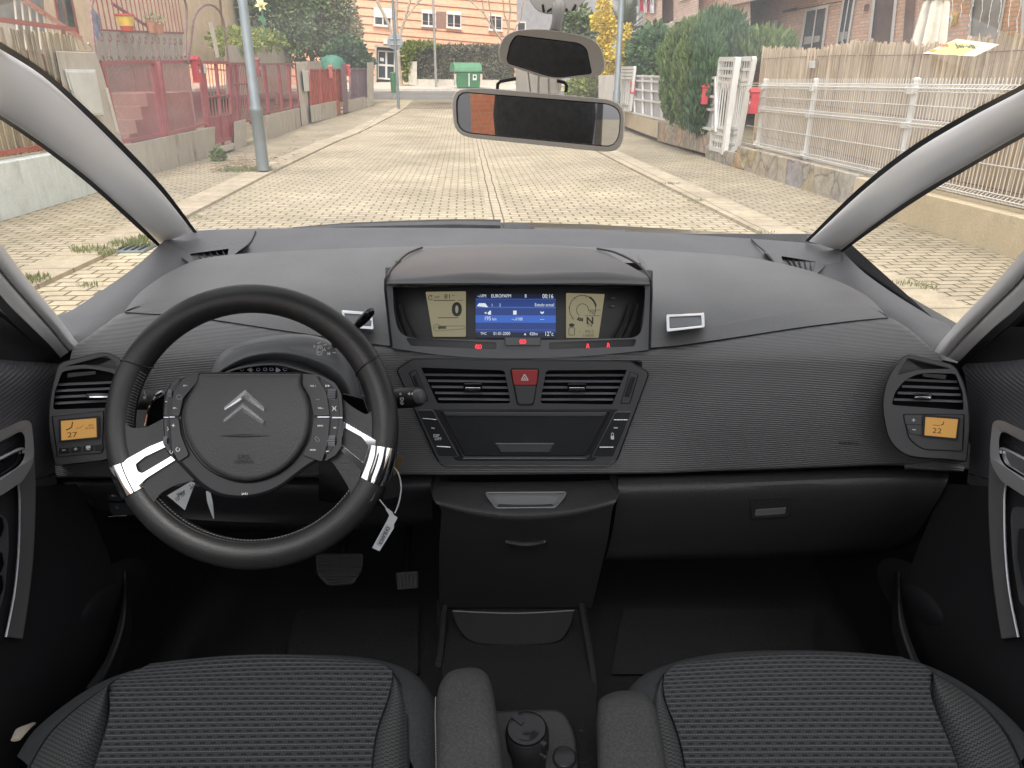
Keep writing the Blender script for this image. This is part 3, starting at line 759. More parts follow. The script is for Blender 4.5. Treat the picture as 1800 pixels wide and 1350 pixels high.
# ---------------------------------------------------------------- side vents with climate screens
def side_cluster(s, plane, outline, upper, ventp, slats, knob, box, lcd, wpx, upper_dark, louvre):
    mb = MB(); mb.pl(plane, outline, -.03, .004, [upper, ventp]); sv = part(mb, 'side_vent_panel', M['fascia'], bevel=.0015, recalc=True)
    mb = MB(); mb.tube([plane.at(x, y, .001) for x, y in outline], .0015, 6, closed=True); part(mb, 'panel_joint', M['rubber'], sv)
    mb = MB(); mb.pl(plane, upper, -.025, -.012); mb.cur = 1; mb.pl(plane, upper_dark, -.012, -.009); part(mb, 'demister_outlet', [M['fascia'], M['void']], sv)
    vent(plane, ventp, slats, knob, sv, wpx)
    mb = MB(); mb.pl(plane, louvre, -.008, .001); part(mb, 'vent_shutter', M['fascia_dark'], sv, bevel=.001, recalc=True)
    mb = MB(); mb.tube([plane.at(x, y, .0045) for x, y in box], .0008, 5, closed=True); part(mb, 'screen_joint', M['rubber'], sv)
    cx = sum(p[0] for p in lcd) / 4; cy = sum(p[1] for p in lcd) / 4
    big = [(cx + (x - cx) * 1.15, cy + (y - cy) * 1.22) for x, y in lcd]
    mb = MB(); mb.pl(plane, rc(big, 3), .003, .0075, [rc([(cx + (x - cx) * 1.03, cy + (y - cy) * 1.04) for x, y in lcd], 1)]); part(mb, 'screen_frame', M['fascia_dark'], sv, bevel=.0012, recalc=True)
    mb = MB(); mb.pl(plane, lcd, .003, .0055); part(mb, 'climate_screen', M['orange'], sv)
    return sv
LP = Plane(P(150, 720, 1.0), V((.25, -.93, .25)), V((.93, .25, 0)))
RP = Plane(P(1630, 720, 1.0), V((-.25, -.93, .25)), V((.93, -.25, 0)))
lo = LO
sv = side_cluster(-1, LP, lo, rc([(113, 644), (186, 625), (206, 638), (205, 649), (150, 641)], 3), rc([(109, 653), (150, 646, 20), (198, 655), (222, 676), (218, 716), (93, 720), (96, 690)], 6),
             [(100 - 1.4 * k, 676 + 11 * k, 220, 671 + 10.5 * k) for k in range(4)], (180, 696, 56, 10), rc([(91, 731), (182, 722), (180, 796), (101, 803)], 3), [(107, 740), (169, 735), (170, 768), (108, 774)], 4.5, [(122, 642), (176, 629), (196, 631), (172, 641)], rc([(119, 656), (168, 652), (169, 658), (118, 664)], 2))
L = Letters()
L.at('27', LP, 127, 764.5, 9, .006, ang=-3, sx=1.25); L.at('A/C', LP, 160, 747.5, 3.6, .006, ang=-3); L.at('AUTO', LP, 158, 752.5, 3.6, .006, ang=-3)
L.line(LP, [(127, 744), (126, 751), (121, 754), (116, 756)], 2, .006); L.fill(LP, ell(127.5, 743, 1.3, 1.6, 8), .006)
L.line(LP, [(133, 753), (141, 752), (147, 747)], .7, .006)
part(L, 'climate_segment', pm('amber_segment', (.11, .065, .015), .4), sv, smooth=0)
L = Letters()
mb = MB()
for q in ([(103, 787), (121, 786), (121, 796), (104, 798)], [(125, 786), (142, 784), (142, 794), (125, 796)], [(146, 784), (163, 782), (163, 792), (146, 794)], [(167, 782), (182, 780), (182, 791), (167, 792)]):
    mb = MB(); mb.pl(LP, rc(q, 2), .003, .0065); part(mb, 'climate_button', M['fascia_dark'], sv, bevel=.001, recalc=True)
L.line(LP, [(109, 791.5), (115, 791)], 1.4, .0069); L.line(LP, [(130, 789.5), (136, 789)], 1.4, .0069); L.line(LP, [(133, 786.5), (133, 792)], 1.4, .0069)
L.fill(LP, rc([(151, 784), (159, 783), (159, 788), (151, 789)], 1.5), .0069); L.line(LP, [(152, 790.5), (158, 790)], 1.2, .0069)
part(L, 'button_symbol', M['white'], sv, smooth=0)
ro_ = RO
sv = side_cluster(1, RP, ro_, rc([(1595, 629, 5), (1672, 648), (1615, 650, 10), (1577, 660, 4)], 3), rc([(1618, 655, 20), (1680, 657), (1692, 690), (1694, 721), (1567, 712), (1573, 690), (1590, 668, 14)], 6),
             [(1592 - 7 * k, 667.5 + 11.5 * k, 1683 + 3 * k, 671 + 11.5 * k) for k in range(4)], (1622, 697, 33, 11), rc([(1588, 728), (1695, 728), (1692, 793), (1620, 790, 14), (1597, 770, 10)], 3), [(1627, 733), (1684, 737), (1680, 770), (1625, 765)], 4.5, [(1599, 633), (1668, 648), (1622, 648)], rc([(1621, 656), (1664, 659), (1662, 667), (1622, 662)], 2))
L = Letters()
L.at('22', RP, 1647, 757.5, 9, .006, ang=4, sx=1.2); L.line(RP, [(1659, 741), (1658, 746), (1654, 747)], 1.6, .006); L.line(RP, [(1640, 747), (1652, 748)], 1, .006)
part(L, 'climate_segment', pm('amber_segment', (.11, .065, .015), .4), sv, smooth=0)
for q in ([(1589, 731), (1620, 732), (1620, 746), (1592, 746)], [(1593, 748), (1620, 748), (1620, 764), (1601, 763)]):
    mb = MB(); mb.pl(RP, rc(q, 2), .003, .0065); part(mb, 'climate_button', M['fascia'], sv, bevel=.001, recalc=True)
L = Letters(); L.line(RP, [(1603, 738.5), (1609, 738.5)], 1.4, .0069); L.line(RP, [(1606, 735.5), (1606, 741.5)], 1.4, .0069); L.line(RP, [(1604, 755), (1610, 755.5)], 1.4, .0069)
part(L, 'button_symbol', M['white'], sv, smooth=0)
# ridged sill under each side vent
for rws in ([[(88, 822, 1.02), (150, 819, 1.03), (230, 816, 1.05)], [(90, 834, 1.015), (150, 833, 1.025), (230, 832, 1.045)], [(95, 836, 1.03), (150, 836, 1.04), (230, 836, 1.06)]], [[(1590, 804, 1.05), (1650, 812, 1.03), (1697, 815, 1.02)], [(1590, 822, 1.045), (1650, 826, 1.025), (1694, 828, 1.015)], [(1590, 826, 1.06), (1650, 829, 1.04), (1690, 830, 1.03)]]):
    mb = MB(); mb.grid(loft(rws, 3, 3)); part(mb, 'dash_sill', M['panel'], dash)
L = Letters(); L.at('AIRBAG', Plane(PD(1492, 779, -.0105), V((-.25, -.95, .1))), 1492, 779, 5, .002, sx=1.3); part(L, 'airbag_mark', M['black'], dash, smooth=0)
# ---------------------------------------------------------------- below the dashboard
gb = [[(1085, 838, 1.13), (1250, 834, 1.12), (1420, 828, 1.10), (1560, 823, 1.08), (1668, 826, 1.06)],
      [(1086, 843, 1.105), (1250, 840, 1.095), (1420, 834, 1.08), (1560, 829, 1.06), (1668, 832, 1.045)],
      [(1086, 862, 1.08), (1250, 857, 1.07), (1420, 850, 1.055), (1560, 846, 1.04), (1664, 850, 1.03)],
      [(1082, 900, 1.085), (1250, 895, 1.075), (1420, 890, 1.06), (1560, 885, 1.045), (1645, 885, 1.035)],
      [(1072, 955, 1.12), (1250, 950, 1.11), (1420, 945, 1.1), (1550, 935, 1.09), (1620, 925, 1.08)],
      [(1062, 985, 1.17), (1250, 982, 1.17), (1420, 978, 1.17), (1540, 968, 1.17), (1600, 955, 1.17)],
      [(1055, 970, 1.4), (1250, 970, 1.4), (1420, 970, 1.4), (1540, 965, 1.4), (1600, 950, 1.4)]]
mb = MB(); mb.grid(loft(gb, 4, 4)); gbo = part(mb, 'glovebox', M['grain'])
GPn = Plane(P(1355, 890, 1.066), V((-.08, -.96, -.25)))
mb = MB(); mb.pl(GPn, rc([(1318, 876), (1398, 872), (1384, 908), (1322, 912)], 4), -.01, .003, [rc([(1323, 880), (1393, 876), (1380, 903), (1327, 907)], 3)])
part(mb, 'latch_frame', M['grain'], gbo, bevel=.001, recalc=True)
mb = MB(); mb.plate([GPn.at(x, y, .002) for x, y in [(1328, 896), (1382, 892), (1380, 907), (1325, 911)]], [GPn.at(x, y, -.02) for x, y in [(1328, 893), (1382, 890), (1380, 907), (1325, 911)]])
part(mb, 'latch', M['bezel'], gbo, bevel=.001, recalc=True)
# knee panel on the driver's side
kp = [[(100, 838, 1.05), (250, 842, 1.07), (420, 842, 1.1), (600, 840, 1.12), (760, 836, 1.13)],
      [(115, 852, 1.03), (250, 854, 1.05), (420, 856, 1.08), (600, 860, 1.1), (760, 855, 1.11)],
      [(150, 880, 1.05), (260, 890, 1.06), (420, 900, 1.09), (600, 900, 1.11), (760, 890, 1.12)],
      [(190, 905, 1.1), (300, 922, 1.1), (450, 930, 1.12), (600, 930, 1.15), (760, 920, 1.16)],
      [(190, 900, 1.4), (300, 920, 1.4), (450, 930, 1.4), (600, 930, 1.4), (760, 920, 1.4)]]
mb = MB(); mb.grid(loft(kp, 4, 4)); kn = part(mb, 'knee_panel', M['dark'])
KP = Plane(P(230, 880, 1.05), V((.2, -.97, .1)))
mb = MB()
for q in ([(188, 858), (240, 858), (240, 881), (190, 881)], [(189, 884), (244, 885), (250, 905), (197, 905)]): mb.pl(KP, rc(q, 3), -.01, .002)
part(mb, 'switch_block', M['fascia_dark'], kn, bevel=.0012, recalc=True)
L = Letters(); L.fill(KP, rc([(196, 866), (201, 866), (201, 873), (196, 873)], 1), .0025); L.line(KP, [(203, 868), (204, 873)], 1, .0025); L.at('\u2234\u2235', KP, 205, 889, 5, .0025); L.at('\u00b7x\u00b7', KP, 206, 892, 5, .0025); L.line(KP, [(190, 908), (222, 906)], 1.2, .003)
part(L, 'switch_symbol', M['greyprint'], kn, smooth=0)

# centre console
cc = [[(757, 846, 1.12), (840, 847, 1.12), (920, 847, 1.12), (1000, 846, 1.12), (1089, 843, 1.12)],
      [(757, 852, 1.105), (840, 852, 1.105), (920, 852, 1.105), (1000, 852, 1.105), (1089, 850, 1.105)],
      [(760, 872, 1.06), (840, 888, 1.05), (920, 894, 1.045), (1005, 888, 1.05), (1088, 870, 1.06)],
      [(766, 884, 1.045), (840, 903, 1.035), (920, 909, 1.03), (1005, 902, 1.035), (1082, 882, 1.045)],
      [(776, 900, 1.05), (840, 918, 1.045), (920, 923, 1.04), (1005, 917, 1.045), (1076, 898, 1.05)],
      [(772, 960, 1.09), (840, 960, 1.08), (920, 960, 1.08), (1005, 960, 1.08), (1066, 960, 1.09)],
      [(772, 1068, 1.2), (840, 1068, 1.2), (920, 1068, 1.2), (1005, 1068, 1.2), (1040, 1068, 1.2)]]
mb = MB(); mb.grid(loft(cc, 4, 4)); con = part(mb, 'centre_console', M['grain'])
for k in (0, -1):
    mb = MB(); s = -1 if k == 0 else 1
    rws = [[P(*r[k]) for r in cc], [P(*r[k]) + V((0, .3, 0)) for r in cc]]
    mb.grid(rws, uv=False); part(mb, 'console_side', M['dark'], con)
pa, pb, pc = P(860, 868, 1.069), P(990, 868, 1.069), P(925, 892, 1.047)
n = (pb - pa).cross(pc - pa); n = n if n.z > 0 else -n
CPn = Plane(pa, n)
po = rc([(853, 866), (996, 865), (990, 876), (976, 892), (872, 893), (860, 878)], 5)
mb = MB(); mb.tube([CPn.at(x, y, .0015) for x, y in po], .0013, 6, closed=True)
part(mb, 'pocket_edge', M['slat'], con)
dome(CPn, po, [(1, .0012), (.97, .001), (.9, -.002), (.8, -.003)]).build('pocket', M['bezel'], con)
CF = Plane(P(922, 940, 1.068), V((0, -.93, -.36)))
L = Letters(); L.line(CF, [(893, 931), (913, 931)], 1.1, .004); L.line(CF, [(933, 931), (953, 931)], 1.1, .004); L.line(CF, ell(922.5, 931, 3.4, 3.4, 14), 1.2, .004); L.line(CF, ell(922.5, 931, 6.2, 5, 8, 130, 230), 1, .004); L.line(CF, ell(922.5, 931, 6.2, 5, 8, -50, 50), 1, .004); L.line(CF, [(922.5, 929), (922.5, 933)], 1.1, .004)
part(L, 'brake_symbol', M['greyprint'], con, smooth=0)
mb = MB(); mb.pl(CF, rc([(885, 916), (962, 916), (960, 957), (889, 957)], 5), -.01, .003); part(mb, 'parking_brake', M['black'], con, bevel=.0015, recalc=True)
mb = MB(); mb.tube([CF.at(x, y, .004) for x, y in cr([(888, 951), (905, 955), (924, 956.5), (943, 955), (960, 951)], 4)], [.002] + [.0045] * 15 + [.002] * 1, 8); part(mb, 'brake_handle', M['fascia_dark'], con)
# floor bin between the foot wells
mb = MB()
rws = [[(768, 1055, 1.22), (905, 1055, 1.22), (1035, 1055, 1.22)], [(768, 1075, 1.2), (905, 1075, 1.2), (1032, 1075, 1.2)], [(775, 1160, 1.05), (905, 1160, 1.05), (1045, 1160, 1.05)], [(790, 1300, .8), (930, 1300, .8), (1050, 1300, .8)], [(790, 1420, .7), (930, 1420, .7), (1060, 1420, .7)]]
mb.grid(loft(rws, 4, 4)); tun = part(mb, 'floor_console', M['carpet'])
for pts in ([(782, 1066, 1.19), (779, 1100, 1.14), (774, 1150, 1.06), (770, 1168, 1.03)], [(1022, 1064, 1.19), (1028, 1100, 1.13), (1037, 1150, 1.05), (1044, 1220, .95), (1022, 1290, .82)]):
    mb = MB(); mb.tube([P(*p) for p in cr(pts, 5)], .006, 8); part(mb, 'bin_edge', M['dark'], tun)
BF = Plane(P(905, 1100, 1.12), V((0, -.8, .6)))
bo = rc([(794, 1074), (1010, 1073), (1003, 1102, 20), (985, 1130, 20), (905, 1136, 90), (828, 1131, 20), (803, 1104, 20)], 6)
mb = MB(); mb.pl(BF, bo, -.01, .004); part(mb, 'bin_flap', pm('flap_plastic', (.012, .012, .013), .6, spec=.12, bump=(420, .6), bdist=.001), tun, bevel=.003, recalc=True)
mb = MB(); mb.tube([BF.at(x, y, .0045) for x, y in cr([(796, 1074), (905, 1078), (1009, 1073)], 6)], .0012, 6); part(mb, 'flap_edge', M['slat'], tun)
# foot wells
for s in (-1, 1):
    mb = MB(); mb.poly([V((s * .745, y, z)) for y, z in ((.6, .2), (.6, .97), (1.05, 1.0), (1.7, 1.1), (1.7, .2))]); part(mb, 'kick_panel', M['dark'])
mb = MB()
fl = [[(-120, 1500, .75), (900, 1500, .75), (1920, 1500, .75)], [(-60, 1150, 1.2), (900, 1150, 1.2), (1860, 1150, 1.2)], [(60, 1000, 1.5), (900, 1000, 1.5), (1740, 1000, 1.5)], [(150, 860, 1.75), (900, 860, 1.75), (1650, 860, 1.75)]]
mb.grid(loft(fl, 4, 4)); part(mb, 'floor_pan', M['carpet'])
for q in ([(480, 1180), (520, 1075), (740, 1068), (742, 1180)], [(1070, 1180), (1085, 1010), (1420, 1010), (1440, 1180)]):
    fp = [P(x, y, 1.2 + (1150 - y) * .002 - .006) for x, y in q]
for x0, x1 in ((500, 735), (1075, 1430)):
    rws = [[(x0, 1185, 1.135), ((x0 + x1) / 2, 1185, 1.135), (x1, 1185, 1.135)], [(x0 + 10, 1120, 1.235), ((x0 + x1) / 2, 1120, 1.235), (x1, 1120, 1.235)], [(x0 + 22, 1070, 1.33), ((x0 + x1) / 2, 1070, 1.33), (x1 + 2, 1070, 1.33)]]
    mb = MB(); mb.grid(loft(rws, 4, 4))
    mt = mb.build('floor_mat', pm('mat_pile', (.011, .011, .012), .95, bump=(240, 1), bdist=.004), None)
    tag(mt, 'black carpet mat on the floor ' + ('below the pedals' if x0 < 900 else "of the passenger's foot well"), 'floor mat', 'car floor mats')
# pedals
PP = Plane(P(597, 1000, 1.3), V((0, -.8, .6)))
mb = MB(); mb.pl(PP, rc([(554, 972), (640, 972), (638, 1000), (622, 1028), (575, 1031), (556, 1010)], 8), -.012, 0); pd = part(mb, 'pedal', M['dark'], bevel=.003, recalc=True)
mb = MB()
for k in range(10):
    y = 977 + k * 5.3; i = 3 if k < 6 else 3 + (k - 5) * 4.5
    mb.tube([PP.at(556 + i, y, .001), PP.at(638 - i * 1.1, y, .001)], .0022, 6)
part(mb, 'pedal_ridge', M['dark'], pd)
mb = MB(); mb.pl(PP, rc([(695, 1006), (735, 1003), (736, 1034), (698, 1037)], 4), -.012, 0); pd = part(mb, 'pedal', M['dark'], bevel=.002, recalc=True)
mb = MB()
for k in range(6): mb.tube([PP.at(699 + k * 6.4, 1009, .001), PP.at(701 + k * 6.4, 1033, .001)], .002, 6)
part(mb, 'pedal_ridge', M['dark'], pd)
mb = MB(); mb.tube([PP.at(716, 1006, -.006), PP.at(712, 960, -.02) + V((0, .12, .05))], .008, 8); mb.tube([PP.at(600, 975, -.006), PP.at(612, 930, -.02) + V((0, .12, .05))], .009, 8); part(mb, 'pedal_arm', M['black'])

# ---------------------------------------------------------------- steering column
mb = MB()
c0 = [(368, 668), (384, 628), (424, 602), (495, 588), (556, 591), (596, 612), (622, 650), (640, 730)]
rws = [[(x, y, 1.08) for x, y in [(372, 690), (390, 640), (432, 611), (497, 597), (552, 600), (590, 620), (614, 655), (630, 730)]], [(x, y, 1.03) for x, y in c0],
       [(x, y, .985) for x, y in [(369, 668), (386, 630), (426, 606), (496, 593), (556, 596), (595, 617), (620, 655), (638, 730)]],
       [(x, y, .968) for x, y in [(371, 668), (390, 644), (436, 622), (500, 614), (560, 628), (598, 650), (618, 682), (630, 735)]],
       [(x, y, .966) for x, y in [(372, 669), (394, 650), (440, 628), (500, 623), (558, 638), (592, 660), (611, 690), (622, 740)]],
       [(x, y, .99) for x, y in [(376, 670), (398, 655), (442, 637), (500, 633), (552, 648), (582, 668), (600, 695), (612, 740)]]]
mb.grid(loft(rws, 5, 4)); col = part(mb, 'column_cover', M['bezel'])
mb = MB()
rws = [[(x, y, .985) for x, y in [(376, 668), (400, 652), (444, 636), (500, 632), (552, 648), (585, 668), (604, 700)]],
       [(x, y, .955) for x, y in [(380, 662), (410, 648), (450, 640), (490, 639), (530, 648), (568, 662), (600, 700)]],
       [(x, y, .95) for x, y in [(380, 665), (410, 652), (450, 644), (490, 643), (526, 652), (566, 668), (596, 705)]],
       [(x, y, .965) for x, y in [(382, 668), (412, 656), (450, 648), (490, 647), (522, 656), (560, 672), (590, 710)]],
       [(x, y, .96) for x, y in [(378, 720), (412, 710), (450, 710), (490, 710), (522, 710), (560, 720), (590, 740)]]]
mb.grid(loft(rws, 5, 4)); part(mb, 'column_rim', M['fascia'], col)
WL = Plane(P(455, 652, .958), V((0, -.97, .2)))
mb = MB(); mb.pl(WL, [(384, 661), (412, 649.5), (445, 644.5), (480, 644), (508, 650), (532, 661), (532, 668), (384, 668)], -.01, .0); part(mb, 'warning_strip', M['gloss'], col)
L = Letters()
for b_, x in (('\u25c4', 439), ('\u25ba', 489)): L.at(b_, WL, x, 650.5, 7, .001)
L.fill(WL, [(434, 650), (440, 646.5), (440, 649), (445, 649), (445, 651), (440, 651), (440, 653.5)], .001); L.fill(WL, [(494, 651), (488, 647.5), (488, 650), (484, 650), (484, 652), (488, 652), (488, 654.5)], .001)
for x in (425, 454, 466, 477, 501): L.line(WL, rc([(x - 3, 647), (x + 3, 647), (x + 3, 651.5), (x - 3, 651.5)], 2) + [(x - 3, 648)], 1, .001)
part(L, 'warning_symbol', M['greyprint'], col, smooth=0)
GS = Plane(P(560, 612, .972), V((0, -.96, .28)))
L = Letters()
L.line(GS, cr([(410, 615), (440, 606), (470, 601), (493, 599.5)], 5) + [(498, 603), (512, 616)], 1.0, .012); L.line(GS, [(512, 616)] + cr([(530, 619), (555, 626), (575, 635), (588, 638)], 5) + [(594, 634)], 1.0, .012)
part(L, 'cover_line', M['slat'], col, smooth=0)
L = Letters()
for b_, x, y in (('R', 553, 609), ('N', 562, 611), ('A', 570.5, 615), ('M', 578, 622)): L.at(b_, GS, x, y, 5, .013, bold=.01)
for a, b in (((558, 604), (564, 601)), ((568, 607), (574, 605)), ((576, 612.5), (582, 611)), ((585, 619.5), (590, 620))): L.line(GS, [a, b], 1.2, .013)
L.line(GS, rc([(557.5, 607), (566.5, 607), (566, 624), (557, 624)], 4) + [(557.5, 609)], .8, .013); L.at('H', GS, 561.5, 619, 4.5, .013)
part(L, 'gear_lettering', M['white'], col, smooth=0)
# lower column box and key
mb = MB(); rws = [[(560, 790, .95), (620, 740, .97), (690, 720, 1.0)], [(560, 830, .93), (625, 850, .94), (696, 800, .97)], [(560, 860, .95), (630, 880, .96), (700, 882, .99)], [(560, 880, 1.05), (630, 890, 1.05), (700, 885, 1.08)]]
mb.grid(loft(rws, 4, 4)); part(mb, 'column_shroud', M['dark'], col)
# gear lever
mb = MB(); pth = [P(x, y, Y) for x, y, Y in [(560, 622, 1.0), (594, 605, .985), (610, 592, .975), (626, 575, .965)]]
mb.tube([P(588, 606, .985), P(604, 595, .975), P(622, 578, .965)], [.0055, .005, .0045], 8); gl = part(mb, 'gear_lever', M['black'])
mb = MB(); mb.tube([P(x, y, Y) for x, y, Y in [(625, 575, .962), (634, 566, .958), (645, 555, .953), (652, 547, .95), (655, 543.5, .949)]], [.0045, .0062, .0066, .006, .003], 12); part(mb, 'lever_tip', M['gloss'], gl)
# stalks
mb = MB(); ax = [P(x, y, Y) for x, y, Y in [(560, 705, .96), (640, 704, .975), (690, 702, .965), (700, 700.5, .963), (722, 699, .958), (737, 697.5, .954), (745, 696.5, .952)]]
mb.tube(ax, [.006, .008, .0125, .0145, .0148, .0135, .009], 18); stk = part(mb, 'wiper_stalk', M['black'])
mb = MB(); mb.tube([P(733, 698, .948), P(737, 697, .947), P(743, 696.5, .9455), P(745.5, 696, .945)], [.0105, .0112, .0098, .004], 18); part(mb, 'stalk_cap', M['fascia'], stk)
SK = Plane(P(718, 698, .942), V((.3, -.95, .2)))
L = Letters(); L.at('\u25c4\u25c4', SK, 721, 692.5, 4, .0); L.line(SK, rc([(704, 699.5), (709, 699.5), (709, 703.5), (704, 703.5)], 1) + [(704, 700)], .9, 0); L.line(SK, ell(706.5, 708.5, 2.3, 2.3, 10), .9, 0); L.line(SK, ell(704, 692.5, 1.6, 1.6, 8), .9, 0)
part(L, 'stalk_symbol', M['white'], stk, smooth=0)
mb = MB(); mb.tube([P(x, y, Y) for x, y, Y in [(360, 705, .98), (300, 704, .985), (262, 703, .98), (245, 703, .975), (228, 703, .97)]], [.008, .012, .0145, .0145, .010], 16); stk = part(mb, 'light_stalk', M['black'])
SK = Plane(P(248, 703, .96), V((.25, -.95, .2)))
L = Letters(); L.line(SK, ell(242, 705.5, 2.4, 2, 10), 1, 0); L.line(SK, ell(240, 712, 3, 1.8, 10), 1, 0); L.line(SK, [(253, 686), (254, 692), (258, 695)], 1.5, 0); L.fill(SK, ell(254.5, 698.5, 3, 3, 10), 0)
part(L, 'stalk_symbol', M['greyprint'], stk, smooth=0)

# ---------------------------------------------------------------- steering wheel
SW = Plane(P(441, 748, .86), V((0, -.883, .469)))
rim = [SW.at(443 + 232 * math.cos(R(a)), 750 + 225 * math.sin(R(a)), 0) for a in range(0, 360, 4)]
cR = sum(rim, V((0, 0, 0))) / len(rim)
mb = MB(); mb.tube(rim, .019, 20, closed=True, flat=.88)
sw = part(mb, 'steering_wheel', M['leather'])
def rimpt(a, tx): # point on the rim surface: a degrees clockwise from +x in the picture, tx around the section
    c = SW.at(443 + 232 * math.cos(R(a)), 750 + 225 * math.sin(R(a)), 0)
    o = (c - cR).normalized()
    return c + o * math.cos(R(tx)) * .0194 + SW.n * math.sin(R(tx)) * .0172
mb = MB()
for a in (209, 331.5):
    mb.tube([rimpt(a + (t - 80) * .02, t) for t in range(-30, 211, 20)], .0011, 6)
mb.tube([rimpt(a, 145) for a in range(28, 155, 3)], .0007, 5)
part(mb, 'rim_seam', M['rubber'], sw)
mb = MB()
for k in range(30):
    a = 166 + k * 1.45
    if a > 208: break
    mb.tube([rimpt(a, 170), rimpt(a + .8, 138)], .0006, 4)
for k in range(70):
    a = 32 + k * 1.68
    mb.tube([rimpt(a, 163), rimpt(a + .9, 160)], .0006, 4)
part(mb, 'rim_stitching', M['stitch'], sw)
for a0, a1 in ((149, 163), (9, 25)):
    mb = MB(); rws = []
    for i in range(9):
        a = a0 + (a1 - a0) * i / 8; k = 1.0 if 0 < i < 8 else .985
        c_ = SW.at(443 + 232 * math.cos(R(a)), 750 + 225 * math.sin(R(a)), 0); o_ = (c_ - cR).normalized()
        rws.append([c_ + o_ * math.cos(R(t)) * .0207 * k + SW.n * math.sin(R(t)) * .0189 * k for t in range(-30, 211, 15)])
    mb.grid(rws, uv=False); part(mb, 'rim_trim', M['chrome'], sw, smooth=60)
def spoke(outline, name='spoke', mat=None, h0=-.022, h1=.012, bevel=.012, seg=4):
    mb = MB(); mb.pl(SW, outline, h0, h1)
    return part(mb, name, mat or M['leather'], sw, bevel=bevel, seg=seg, recalc=True)
spoke(rc([(206, 730, 2), (222, 745), (232, 753, 10), (258, 751), (296, 731, 8), (350, 760, 2), (360, 840, 2), (310, 852), (282, 866, 16), (270, 884, 14), (258, 915, 2), (212, 870, 2)], 5))
spoke(rc([(596, 696), (620, 716, 12), (645, 730, 8), (658, 716, 8), (680, 715, 2), (686, 800, 2), (655, 880, 2), (612, 898, 2), (617, 864, 14), (600, 836, 20), (584, 812, 10), (560, 795, 2), (560, 710, 2)], 5))
chl = rc([(214, 815, 2), (224, 806), (262, 785), (292, 773, 2), (312, 806, 2), (258, 840), (236, 861, 4), (226, 866)], 4); chh = rc([(238, 816), (254, 803), (292, 785), (304, 800), (250, 832), (242, 829)], 3)
mb = MB(); mb.pl(SW, chl, .001, .0155, [chh]); part(mb, 'spoke_trim', M['chrome'], sw, bevel=.003, seg=3, recalc=True)
mb = MB(); mb.pl(SW, chh, -.002, .009); part(mb, 'trim_recess', M['gloss'], sw)
chl = rc([(603, 741, 2), (643, 764), (664, 776, 3), (660, 808), (648, 836, 4), (634, 827), (595, 788, 2)], 4); chh = rc([(605, 751), (636, 768), (648, 784), (640, 815), (598, 780)], 4)
mb = MB(); mb.pl(SW, chl, .001, .0155, [chh]); part(mb, 'spoke_trim', M['chrome'], sw, bevel=.003, seg=3, recalc=True)
mb = MB(); mb.pl(SW, chh, -.002, .009); part(mb, 'trim_recess', M['gloss'], sw)
hub = [(334, 658, 10), (304, 668, 14), (289, 690, 14), (286, 735, 30), (290, 792, 12), (314, 815, 10), (352, 855, 20), (384, 874, 20), (433, 879, 60), (486, 864, 30), (520, 838, 20), (550, 815, 20), (592, 795, 14), (605, 740, 20), (603, 694, 14), (588, 670, 14), (560, 659, 10), (530, 657, 4), (360, 657, 4)]
dome(SW, rc(hub, 8), [(1.0, -.03), (1.0, .016), (.985, .023), (.95, .026)], centre=(441, 750)).build('hub', M['hub'], sw)
pad = rc([(350, 657, 4), (530, 657, 4), (529, 676, 8), (541, 695, 20), (548, 729, 40), (540, 779, 60), (500, 830, 60), (433, 852, 90), (366, 828, 60), (330, 780, 60), (320, 737, 40), (327, 705, 20), (345, 676, 10)], 10, 6)
mb = MB(); mb.tube([SW.at(x, y, .027) for x, y in pad], .0022, 6, closed=True); part(mb, 'pad_joint', M['rubber'], sw)
mb = MB(); rws = []
for s_, h_ in [(1.0, .02), (.995, .031), (.98, .0355)] + [(1 - .05 * k_, None) for k_ in range(1, 20)]:
    r_ = []
    for x, y in pad:
        X_, Y_ = 436 + (x - 436) * s_, 745 + (y - 745) * s_
        r_.append(SW.at(X_, Y_, h_ if h_ else .0432 - .0052 * min(1.2, ((X_ - 436) ** 2 + (Y_ - 745) ** 2) / 12000)))
    rws.append(r_)
ids_ = mb.grid(rws, close_u=True, uv=False); mb.face(ids_[-1])
mb.build('airbag_pad', M['airbag'], sw, smooth=80)
# badge: two stacked chevrons, each with a raised ridge
for k, (ap, rt, rt2, ia, lf2, lf, mid) in enumerate([((431, 685), (465, 716), (464, 723), (430, 701), (395.5, 723), (394, 716), (431, 691)), ((427, 708.5), (463.5, 739), (462.5, 747), (427, 724), (393, 747), (393, 738), (427, 714))]):
    mb = MB()
    o = [SW.at(*p, .0428) for p in (lf, ap, rt)]; i_ = [SW.at(*p, .0428) for p in (lf2, ia, rt2)]
    ml = ((lf[0] * .6 + lf2[0] * .4), lf[1] * .55 + lf2[1] * .45); mr = ((rt[0] * .6 + rt2[0] * .4), rt[1] * .55 + rt2[1] * .45); ma = (ap[0], ap[1] * .5 + ia[1] * .5)
    mm = [SW.at(*p, .0475) for p in (ml, ma, mr)]
    for a, b in ((0, 1), (1, 2)):
        mb.poly([o[a], o[b], mm[b], mm[a]]); mb.poly([mm[a], mm[b], i_[b], i_[a]])
    mb.poly([o[0], mm[0], i_[0]]); mb.poly([o[2], mm[2], i_[2]])
    part(mb, 'chevron_badge', M['badge'], sw, smooth=15)
mb = MB()
mb.tube([SW.at(x, 766, .0432 - abs(x - 430) * .00001) for x in range(385, 478, 6)], [.0002 + .0016 * math.sin(math.pi * i / 15) for i in range(16)], 6); part(mb, 'pad_crease', M['rubber'], sw)
